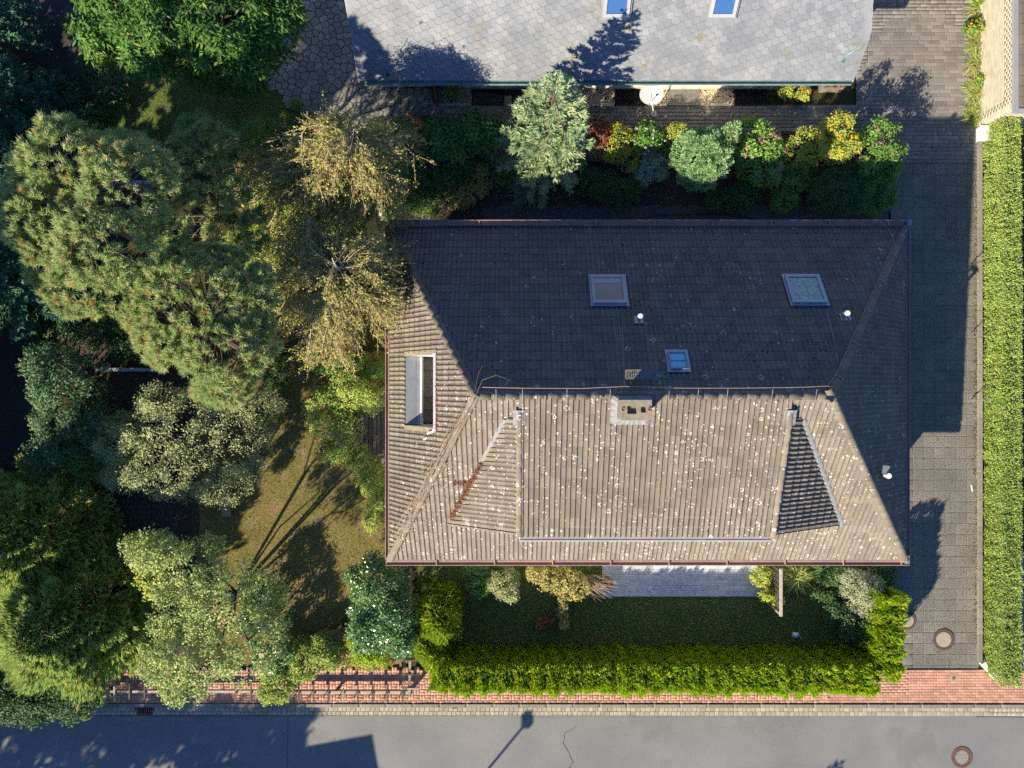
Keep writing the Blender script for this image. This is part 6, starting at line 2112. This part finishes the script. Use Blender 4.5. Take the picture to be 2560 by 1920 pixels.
def cauliflower(name, label, base, h, rx, ry, n, mat):
    """dwarf cypress: dense knobbly cushions"""
    t = thing(name, label, 'shrub', (*base, 0))
    L = Leaves(True)
    lum = []
    for k in range(150):
        d = rdir(1)[0]; d[2] = abs(d[2]) * 1.1 - .25
        r = RNG.uniform(.12, .20)
        f = RNG.uniform(.86, 1.0)
        lum.append(((base[0] + d[0] * rx * f, base[1] + d[1] * ry * f, h * .5 + d[2] * h * .5 * f), (r, r, r)))
    P, Dr = lump_points(lum, n, .9, 1.05, -.5)
    spray_surface(L, P, Dr, 5, .055, .034, .3, 1.0, .4)
    L.obj('foliage', LM[mat], t)
    mb = MB(); limbs(mb, (base[0], base[1], 0), [l[0] for l in lum[:40]], .035, 5); mb.obj('stem', MT['bark'], t)
    return t
cauliflower('dwarf_cypress', 'knobbly bright green dwarf cypress in the flower bed', W(1755, 392, 1.7)[:2], 3.0, .98, .98, 13000, 'cauli')
column_conifer('dwarf_cypress', 'dark pointed cypress hugging the knobbly bright one', W(1808, 352, 1.8)[:2], 3.5, .5, .5, 'cauli', 900, 6, .10, .04, (0, 0), 5, .8, .5, 'shrub', taper=.85)
shrub('hydrangea', 'broad hydrangea with pink and red heads right of the dwarf cypress', [(1885, 345, 55, 50), (1900, 410, 55, 55, -.1), (1860, 380, 40, 40), (1925, 370, 30, 40)], 1.6, 'hydr', 620, 16, .15, .10, .075, fl=(70, .075, 'f_pink', 16, .045))
shrub('juniper', 'dark low juniper in the shade below the yellow flowers', [(1510, 470, 45, 40), (1560, 480, 40, 35), (1470, 450, 35, 35)], .9, 'dark', 620, 18, .13, .10, .022)
shrub('dark_bush', 'dark leafy bush right below the dwarf cypress', [(1850, 490, 50, 32), (1800, 500, 40, 25)], .7, 'dark', 330, 15, .13, .08, .05)
shrub('loose_bush', 'loose yellow-green bush between hydrangea and tall yellow flowers', [(2010, 350, 45, 35), (1985, 385, 40, 35), (2035, 385, 30, 35)], 1.6, 'yellow', 300, 15, .14, .07, .045, fl=(26, .05, 'f_yellow', 8, .03))
shrub('tall_yellow_flowers', 'tall yellow daisy clump near the driveway corner', [(2090, 325, 32, 40), (2105, 370, 38, 30), (2080, 390, 35, 25)], 1.9, 'yellow', 360, 15, .14, .09, .045, 'flowers', fl=(62, .065, 'f_yellow', 10, .055))
shrub('joe_pye_weed', 'bush with fading pink umbels at the driveway corner', [(2185, 335, 45, 35), (2205, 380, 40, 35), (2170, 390, 40, 40), (2215, 430, 25, 40, -.3)], 1.8, 'mid', 480, 15, .15, .10, .05, fl=(60, .07, 'f_pink', 16, .03))
shrub('aster_bush', 'green bush with tiny lilac flowers below the loose yellow bush', [(1975, 450, 35, 40), (1960, 500, 35, 30), (2000, 425, 30, 25)], .9, 'mid', 360, 15, .13, .07, .045, fl=(34, .035, 'f_lilac', 8, .02))
shrub('yellow_coneflowers', 'few orange-yellow flowers beside the dark conifer bush', [(2022, 462, 22, 14)], .6, 'mid', 60, 12, .09, .06, .03, 'flowers', fl=(14, .05, 'f_yellow', 9, .045))
shrub('dark_conifer_bush', 'dark round conifer bush near the north-east roof corner', [(2095, 465, 60, 50), (2120, 505, 45, 30), (2060, 500, 35, 30)], 1.3, 'dark', 800, 18, .15, .13, .024)
shrub('edge_bush', 'green bush with yellow flowers against the driveway edge', [(2190, 440, 40, 35), (2215, 480, 25, 35), (2160, 470, 30, 30)], .9, 'mid', 360, 15, .13, .07, .045, fl=(24, .05, 'f_yellow', 8, .035))
shrub('low_green_bush', 'low green bush against the gravel at the driveway corner', [(2190, 520, 28, 22), (2150, 510, 25, 20)], .6, 'mid', 170, 14, .12, .07, .045)
# pots by the white wall
for k, (px, py, s, lab, mat, fl) in enumerate(((1132, 250, .16, 'dark flower pot with green plant on the pebble bed', 'mid', None), (1953, 246, .18, 'dark pot with trailing yellow-green plant beside the gratings', 'yellow', None),
                                  (1995, 252, .17, 'square dark pot with pink and yellow flowers by the wall end', 'yellow', (14, .05, 'f_red', 8, .04)))):
    c = Vector((*G(px, py), .03))
    t = thing('flower_pot', lab, 'flower pot', c, 'pots along the white wall')
    MB().tube([c, c + Vector((0, 0, .26)), c + Vector((0, 0, .30))], [s * .75, s, s * 1.04], 14).obj('pot', MT['dark_pot'], t, smooth=True)
    L = Leaves()
    P, Dr = lump_points([((c.x, c.y + .05, .45), (s * 1.7, s * 1.6, .22))], 80, .3)
    broad(L, P, Dr, 12, .08, .08, .05); L.obj('foliage', LM[mat], t)
    if fl: flowers(P[:fl[0]] + np.array([0, 0, .1]), fl[1], fl[2], t, fl[3], fl[4])
a, b, c, d = px_box(2048, 214, 2098, 230)
t = thing('planter_box', 'long grey planter box at the east end of the slate house', 'planter', ((a + c) / 2, (b + d) / 2, 0))
m = MB()
for p, q in (((a, b), (c, b)), ((a, d), (c, d)), ((a, b), (a, d)), ((c, b), (c, d))): m.bar((*p, .2), (*q, .2), .05, .4)
m.obj('box', MT['greyconc'], t)
L = Leaves(); P = np.stack([RNG.uniform(a, c, 90), RNG.uniform(b, d, 90), np.full(90, .38)], 1)
broad(L, P, np.tile([0, 0, 1.0], (90, 1)), 9, .06, .06, .04); L.obj('foliage', LM['red'], t)

# --- ornamental grasses and flowers along the cream brick wall
for k, (px, py, n, lab) in enumerate(((2448, 25, 420, 'ornamental grass tuft at the very top by the cream wall'), (2440, 110, 380, 'ornamental grass below the upper yellow flowers'), (2442, 165, 420, 'spiky ornamental grass in the middle of the cream wall'),
                                      (2436, 230, 520, 'feathery ornamental grass by the lower yellow flowers'), (2437, 290, 520, 'feathery ornamental grass at the south end of the cream wall'))):
    blades('ornamental_grass', lab, px, py, .38, n, .62, .022, 'orngrass', lift=1.0, droop=.45, cat='grass tuft', group='grasses along the cream wall')
shrub('rudbeckia', 'upper clump of bright yellow flowers by the cream wall', [(2440, 70, 28, 18), (2425, 78, 14, 10)], .6, 'mid', 130, 12, .10, .07, .04, 'flowers', fl=(30, .06, 'f_yellow', 10, .05))
shrub('rudbeckia', 'lower clump of bright yellow flowers by the cream wall', [(2458, 205, 15, 14)], .55, 'mid', 60, 12, .10, .07, .04, 'flowers', fl=(9, .055, 'f_yellow', 10, .05))
shrub('rudbeckia', 'yellow flowers cut off by the upper picture edge', [(2448, -2, 22, 12)], .6, 'mid', 60, 12, .10, .07, .04, 'flowers', fl=(12, .055, 'f_yellow', 10, .05))

# --- west garden: roses by the deck
shrub('rose_bush', 'yellow-green rose bush against the west gutter', [(905, 985, 55, 42), (870, 960, 35, 30), (940, 1000, 25, 35)], 1.9, 'rose', 620, 16, .16, .065, .045, fl=(10, .05, 'f_pink', 10, .04))
shrub('rose_bush', 'rose bush with hot pink blooms beside the plank deck', [(840, 1070, 60, 50), (810, 1050, 40, 35), (800, 1010, 40, 35), (830, 1000, 40, 35), (860, 1110, 45, 40), (880, 1060, 30, 40), (840, 1130, 40, 35)], 1.7, 'rose', 950, 16, .16, .065, .045, fl=(13, .065, 'f_hot', 12, .05))
shrub('fuchsia_bush', 'leafy bush with few pink flowers south of the plank deck', [(900, 1150, 45, 35), (930, 1190, 35, 45), (880, 1130, 35, 25)], 1.2, 'rose', 520, 16, .14, .06, .035, fl=(9, .05, 'f_hot', 10, .04))
shrub('wall_shrub', 'dark shrub under the birch at the west wall', [(920, 920, 45, 35), (860, 920, 45, 30), (800, 900, 30, 30)], 1.2, 'mid', 420, 15, .15, .07, .045)
shrub('low_rose', 'small green shrub with pink buds close to the west gutter', [(945, 1250, 25, 45), (930, 1300, 25, 30)], .7, 'rose', 260, 14, .12, .06, .04, fl=(5, .04, 'f_hot', 8, .035))
shrub('dark_shrub', 'dark shrub in the shade left of the rose bushes', [(700, 930, 35, 40), (690, 990, 30, 40)], .8, 'dark', 260, 14, .14, .07, .045)
# shaded flower border near the upper left
shrub('hydrangea', 'faded pink hydrangea in deep shade beside the dark lane', [(260, 190, 45, 35), (280, 225, 40, 35), (240, 160, 30, 20)], 1.1, 'dark', 420, 15, .15, .09, .06, fl=(48, .075, 'f_pink', 14, .045))
shrub('shade_border', 'shaded border plants with tiny yellow flowers by the dark lane', [(235, 290, 35, 40), (225, 330, 30, 25), (190, 250, 30, 60)], .8, 'dark', 340, 14, .14, .08, .05, 'flowers', fl=(18, .035, 'f_orange', 8, .03))
shrub('agapanthus', 'pale blue flowers at the left rim of the chestnut crown', [(195, 70, 25, 30)], 1.0, 'dark', 120, 14, .13, .09, .04, 'flowers', fl=(16, .05, 'f_lilac', 10, .03))
shrub('box_ball', 'small leafy plant in the crook of the crazy paving', [(628, 205, 26, 20)], .5, 'rhodo', 90, 14, .12, .10, .035)
shrub('paving_weed', 'little green weed growing at the crazy paving edge', [(742, 262, 16, 12)], .35, 'mid', 50, 12, .08, .06, .03, 'weed')
shrub('birch_undergrowth', 'dense undergrowth between the pines and the two birches', [(640, 470, 60, 60), (700, 560, 70, 60), (760, 500, 60, 60), (660, 640, 50, 70), (840, 540, 70, 40), (720, 680, 50, 60), (590, 640, 40, 60)], 1.9, 'rose', 900, 16, .20, .06, .045)
shrub('corner_bush', 'leafy bush at the north-west house corner', [(1020, 480, 50, 40), (975, 500, 40, 40), (1060, 520, 40, 20)], 1.0, 'mid', 380, 15, .15, .07, .045)
shrub('dark_understory', 'dark understory shrub below the birch at the shaded lawn', [(600, 380, 60, 50), (560, 330, 40, 30), (660, 320, 40, 30), (1010, 330, 40, 30), (980, 440, 50, 50)], 1.6, 'mid', 620, 15, .18, .06, .045)

shrub('ground_ivy', 'low dark ground ivy under the pine beside the steel beam', [(240, 840, 50, 40), (330, 860, 60, 40), (300, 800, 50, 40), (390, 900, 40, 25)], .5, 'dark', 620, 14, .16, .07, .05, 'ground cover')
shrub('ground_ivy', 'low dark ground ivy under the tall pine and fir', [(60, 800, 70, 60), (130, 840, 60, 50), (230, 740, 60, 50), (420, 640, 60, 60), (330, 700, 60, 50)], .5, 'dark', 900, 12, .18, .08, .06, 'ground cover')
# --- front garden
shrub('fern_clump', 'blue-green leafy clump under the south gutter', [(1195, 1455, 30, 35), (1180, 1430, 25, 20)], .8, 'rhodo', 200, 15, .14, .09, .04)
shrub('mixed_bush', 'mottled olive bush under the south gutter left of the vine', [(1255, 1455, 38, 35), (1275, 1470, 25, 25)], 1.1, 'olive', 320, 16, .13, .07, .035)
shrub('grape_vine', 'autumn vine with trailing reddish shoot over the terrace corner', [(1385, 1440, 60, 35), (1430, 1465, 45, 35, -.1), (1350, 1425, 35, 20), (1405, 1510, 12, 30, -.4), (1407, 1545, 7, 22, -.6)], 1.3, 'vine', 560, 15, .14, .085, .06, 'vine')
dv = thing('dry_shrub', 'bare twiggy shrub beside the coiled planter', 'shrub', (*G(1470, 1450), 0))
mb = MB()
for k in range(70):
    a = RNG.uniform(-1.2, 1.6); r = RNG.uniform(.4, 1.1)
    e = Vector((*G(1470, 1450), 0)) + Vector((math.cos(a) * r, -abs(math.sin(a)) * r * .7 + .2, RNG.uniform(.4, 1.2)))
    limbs(mb, (*G(1455, 1440), .1), [e], .012, 4, .35)
mb.obj('stem', MT['deadtwig'], dv)
shrub('mint_clump', 'bright leafy plant climbing the lattice screen', [(1905, 1435, 22, 28), (1912, 1480, 14, 22), (1935, 1500, 16, 16)], .9, 'yellow', 260, 14, .10, .075, .05, 'climber')
blades('day_lily', 'arching lily leaves right of the lattice screen', 1985, 1440, .45, 260, .65, .03, 'orngrass', lift=.8, droop=.5)
blades('day_lily', 'second tuft of arching leaves under the south-east gutter', 2060, 1425, .4, 220, .6, .028, 'strap', lift=.8, droop=.5)
shrub('variegated_bush', 'round cream-variegated bush by the driveway corner', [(2155, 1480, 58, 52), (2175, 1510, 40, 35), (2130, 1455, 35, 30)], 1.5, 'varieg', 820, 17, .13, .055, .035)
shrub('pieris_bush', 'dark bush with pinkish heads below the variegated bush', [(2125, 1555, 48, 40), (2150, 1580, 35, 35), (2090, 1530, 30, 30)], 1.2, 'dark', 420, 15, .14, .075, .04, fl=(8, .06, 'f_pink', 10, .04))
shrub('shade_shrub', 'deep green shrub between variegated bush and house wall', [(2100, 1440, 40, 30), (2060, 1480, 35, 30), (2215, 1440, 25, 40), (2200, 1420, 30, 20)], .9, 'dark', 420, 14, .14, .07, .045)
shrub('red_leaf_plant', 'low dark red plant on the front lawn below the vine', [(1368, 1552, 20, 10), (1350, 1560, 12, 8)], .3, 'red', 70, 12, .09, .07, .04, 'plant')

# --- lawns and litter
def grass_field(name, label, poly, n, mat, ll, lw, z=.01):
    pts = [G(*p) for p in poly]
    x0, x1 = min(p[0] for p in pts), max(p[0] for p in pts); y0, y1 = min(p[1] for p in pts), max(p[1] for p in pts)
    X = RNG.uniform(x0, x1, n * 2); Y = RNG.uniform(y0, y1, n * 2)
    keep = np.zeros(n * 2, bool)
    for (ax_, ay), (bx_, by_) in zip(pts, pts[1:] + pts[:1]):
        c = ((ay > Y) != (by_ > Y)) & (X < (bx_ - ax_) * (Y - ay) / (by_ - ay + 1e-9) + ax_)
        keep ^= c
    X, Y = X[keep][:n], Y[keep][:n]
    k = len(X)
    T = unit(np.stack([RNG.normal(size=k) * .6, RNG.normal(size=k) * .6, np.full(k, .7)], 1))
    L = Leaves(True)
    cl = .5 + .5 * np.sin(X * 3.1 + np.sin(Y * 2.3) * 2) * np.sin(Y * 2.7)
    L.add(np.stack([X, Y, np.full(k, z)], 1), T, perp(T), RNG.uniform(.5, 1.2, k) * ll, lw, np.clip(cl * .5 + RNG.random(k) * .45, 0, .94))
    o = L.obj(name, LM[mat], None, 'stuff')
    tag(o, label, 'grass')
grass_field('lawn_grass', 'short dry grass of the sunny west lawn', [(510, 900), (960, 880), (1000, 1100), (1000, 1640), (640, 1680), (560, 1600), (480, 1400), (480, 1150)], 60000, 'drygrass', .065, .012)
grass_field('front_grass', 'shaded green grass between house and thuja hedge', [(1060, 1415), (2230, 1415), (2225, 1655), (1075, 1655)], 45000, 'grass', .065, .013)
grass_field('shade_grass', 'dark grass of the shaded lawn at the upper left', [(220, 100), (660, 190), (770, 295), (1000, 310), (900, 400), (230, 400)], 22000, 'grass', .06, .013)
def litter(name, label, spots, n, size, mat, z=.03, on=None):
    """scattered leaves: spots = (px, py, rx, ry)"""
    L = Leaves()
    k = RNG.choice(len(spots), n)
    S = np.array(spots, float)[k]
    a = RNG.uniform(0, 6.283, n); r = np.sqrt(RNG.random(n))
    px = S[:, 0] + np.cos(a) * r * S[:, 2]; py = S[:, 1] + np.sin(a) * r * S[:, 3]
    P = np.stack([(px - 1280) / 68, (960 - py) / 68, np.full(n, z)], 1)
    N = unit(rdir(n) * .5 + np.array([0, 0, 1.0])); T = unit(np.cross(N, rdir(n)))
    s = RNG.uniform(.6, 1.3, n) * size
    L.add(P, T, unit(np.cross(N, T)), s, s * .6, RNG.random(n))
    o = L.obj(name, MT[mat], None, 'stuff'); tag(o, label, 'litter'); return o
litter('fallen_leaves', 'fallen leaves scattered over the dark cobbled path', [(360, 1350, 70, 250), (350, 1600, 70, 70), (330, 1000, 60, 80)], 900, .07, 'drylitter', .045)
litter('fallen_leaves', 'fallen leaves on the shaded upper lawn', [(450, 260, 200, 80)], 60, .09, 'drylitter', .05)
litter('wall_leaves', 'dry reddish leaves along the low boundary wall', [(2437, 700, 6, 330), (2437, 1200, 6, 420)], 1100, .06, 'drylitter', .05)
litter('road_grit', 'dry leaves and grit gathered along the gutter setts', [(900, 1786, 500, 3), (1900, 1788, 600, 3), (1400, 1840, 900, 60)], 420, .035, 'drylitter', .012)
litter('lawn_leaves', 'fallen leaves on the dry west lawn', [(720, 1200, 150, 180), (800, 1400, 120, 150)], 260, .05, 'drylitter', .05)
litter('bed_mulch', 'bark chips and twigs on the flower bed soil', [(1700, 470, 520, 70), (1250, 500, 200, 50)], 1800, .06, 'drylitter', .02)

def moss(name, label, spots, n, mat, ll=.05, lw=.02):
    L = Leaves(True)
    S = np.array(spots, float)[RNG.choice(len(spots), n)]
    P = np.stack([(S[:, 0] + RNG.normal(size=n) * S[:, 2] - 1280) / 68, (960 - S[:, 1] - RNG.normal(size=n) * S[:, 3]) / 68, np.full(n, .034)], 1)
    T = unit(rdir(n) * .8 + np.array([0, 0, .8]))
    L.add(P, T, perp(T), RNG.uniform(.4, 1.2, n) * ll, lw, RNG.random(n) * .9)
    o = L.obj(name, LM[mat], None, 'stuff'); tag(o, label, 'moss')
moss('joint_moss', 'yellow-green moss in the driveway slab joints', [(2372, 1180, 2.5, 22), (2372, 1260, 2, 20), (2372, 1330, 2, 18), (2374, 1200, 6, 5), (2345, 1100, 8, 2), (2390, 1340, 10, 2), (2330, 1250, 8, 2), (2433, 1150, 3, 12), (2437, 1220, 3, 6), (2437, 1280, 3, 5), (2438, 1410, 3, 6), (2300, 620, 10, 2), (2420, 600, 2, 30), (2344, 1650, 20, 2), (2317, 1660, 2, 8), (2371, 1655, 2, 10)], 1500, 'drygrass', .035, .012)
moss('kerb_weeds', 'weeds and moss along the kerb and gutter', [(820, 1757, 60, 1.5), (960, 1758, 6, 4), (935, 1762, 5, 3), (1135, 1767, 4, 2), (1500, 1757, 200, 1), (2000, 1758, 200, 1), (1300, 1788, 300, .8), (500, 1757, 150, 1.2)], 2200, 'grass', .045, .014)
# needle litter in the dormer valley, twigs over the hip
L = Leaves()
n = 1500
yy = RNG.uniform(-4.15, -2.3, n)
wd = .10 * (1.1 - .5 * (yy + 4.15) / 1.85)
P = np.stack([np.array([valley_x(y, -1) for y in yy]) + RNG.normal(size=n) * wd * .5, yy + RNG.normal(size=n) * .04, np.array([zmain(y) for y in yy]) + .07 + np.abs(RNG.normal(size=n)) * .015], 1)
k = n // 6
P[:k] = np.stack([valley_x(-2.95, -1) - RNG.uniform(0, .5, k), -2.95 + RNG.normal(size=k) * .05, np.full(k, zmain(-2.95) + .075)], 1)
T = unit(RNG.normal(size=(n, 3)) * np.array([1, 1, .3]) + np.array([0, 0, .25]))
L.add(P, T, perp(T), .09, .014, RNG.random(n))
k = 500
yq = RNG.uniform(LY0, LY1, k) ** 1.0
P = np.stack([np.full(k, LX1 + .02) + RNG.normal(size=k) * .025, LY0 + (LY1 - LY0) * RNG.random(k) ** 1.6, np.full(k, zw(LX1) + .08)], 1)
T = unit(RNG.normal(size=(k, 3)) * np.array([1, 1, .4]) + np.array([0, 0, .3]))
L.add(P, T, perp(T), .07, .012, RNG.random(k))
L.obj('needle_litter', MT['litter'], house, 'stuff')
mb = MB()
def hip_pt(f, dx, dy, dz):
    p = Vector(A).lerp(Vector(R0), f)
    return p + Vector((dx, dy, .16 + dz))
for k in range(34):
    f0 = RNG.uniform(.12, .8); ln = RNG.uniform(.12, .45)
    ox, oy = RNG.normal() * .10 - .08, RNG.normal() * .08 + .05
    pts = []
    for i in range(7):
        g = i / 6
        pts.append(hip_pt(min(1.02, f0 + ln * g), ox + .06 * math.sin(g * 5 + k) + RNG.normal() * .02, oy + RNG.normal() * .02, .03 * math.sin(g * 7 + k) + .02))
    mb.tube(pts, [.009, .009, .008, .007, .006, .005, .003], 4, cap=False, tint=RNG.random())
for k in range(46):
    f = RNG.uniform(.15, .65)
    p = hip_pt(f, RNG.normal() * .1 - .1, .05, 0)
    side = RNG.choice([-1, 1], p=[.45, .55])
    if side < 0: e = Vector((p.x - RNG.uniform(.1, .35), p.y + RNG.uniform(-.3, .5), 0)); e.z = zw(e.x) + .12
    else: e = Vector((p.x + RNG.uniform(.3, 1.2), p.y + RNG.uniform(-.5, .3), 0)); e.z = zmain(e.y) + .12
    md = p.lerp(e, .5) + Vector((0, 0, .1)) + Vector(RNG.normal(size=3)) * .07
    mb.tube([p, md, e], [.007, .005, .002], 3, cap=False, tint=RNG.random())
# a long loop of dead stem reaching over the ridge
mb.tube([hip_pt(.85, 0, 0, 0), hip_pt(.97, .05, .05, .08), W(1206, 950, 6.9), W(1240, 938, 6.95), W(1275, 950, 6.8), W(1262, 962, 6.75)], [.012, .011, .009, .007, .005, .003], 5)
mb.tube([hip_pt(.97, .02, .03, .05), W(1196, 935, 6.8), W(1206, 915, 6.85)], [.007, .005, .003], 4)
mb.obj('dead_vine', MT['deadtwig'], house, kind='stuff')

# --- trees outside the picture whose shade falls into it
broad_tree('street_tree', 'street tree beyond the lower left edge shading the road', [(-1000, 3080, 250, 190), (-760, 3060, 230, 190), (-520, 3080, 220, 190), (-320, 3060, 160, 150), (-1230, 3060, 220, 180), (-660, 3180, 250, 160)], 6.4, 1.6, (-22.5, -26.0), 'mid', 2600, 12, .38, .26, .17, r0=.25, nl=30)
broad_tree('added_shade_tree', 'tall unseen tree added beyond the left edge for shade', [(-590, 960, 210, 200), (-700, 1150, 200, 200), (-560, 1080, 160, 180, -1.5)], 8.8, 2.2, (-20.0, -1.5), 'mid', 1300, 12, .45, .32, .2, r0=.3, nl=30)  # unseen tree, added to shade the crazy paving and the firs
hedge('added_shade_hedge', 'tall unseen hedge added beyond the left edge for shade', [(-20.6, -13.0), (-20.6, 9.0)], 1.2, 2.7, 'dark', 40, 6, .24, .10, .6, .6, .12)  # unseen hedge, added so that its shadow darkens the side path
conifer('garden_conifer', 'conifer across the road beyond the lower right edge', G(1760, 2325), 4.2, .8, 'thuja', 18, 7, 5, .22, .08)
broad_tree('garden_bush', 'round tree across the road beyond the lower right edge', [(2120, 2620, 60, 60)], 3.6, .5, G(1850, 2290), 'mid', 260, 16, .22, .12, .08, r0=.06, nl=6)
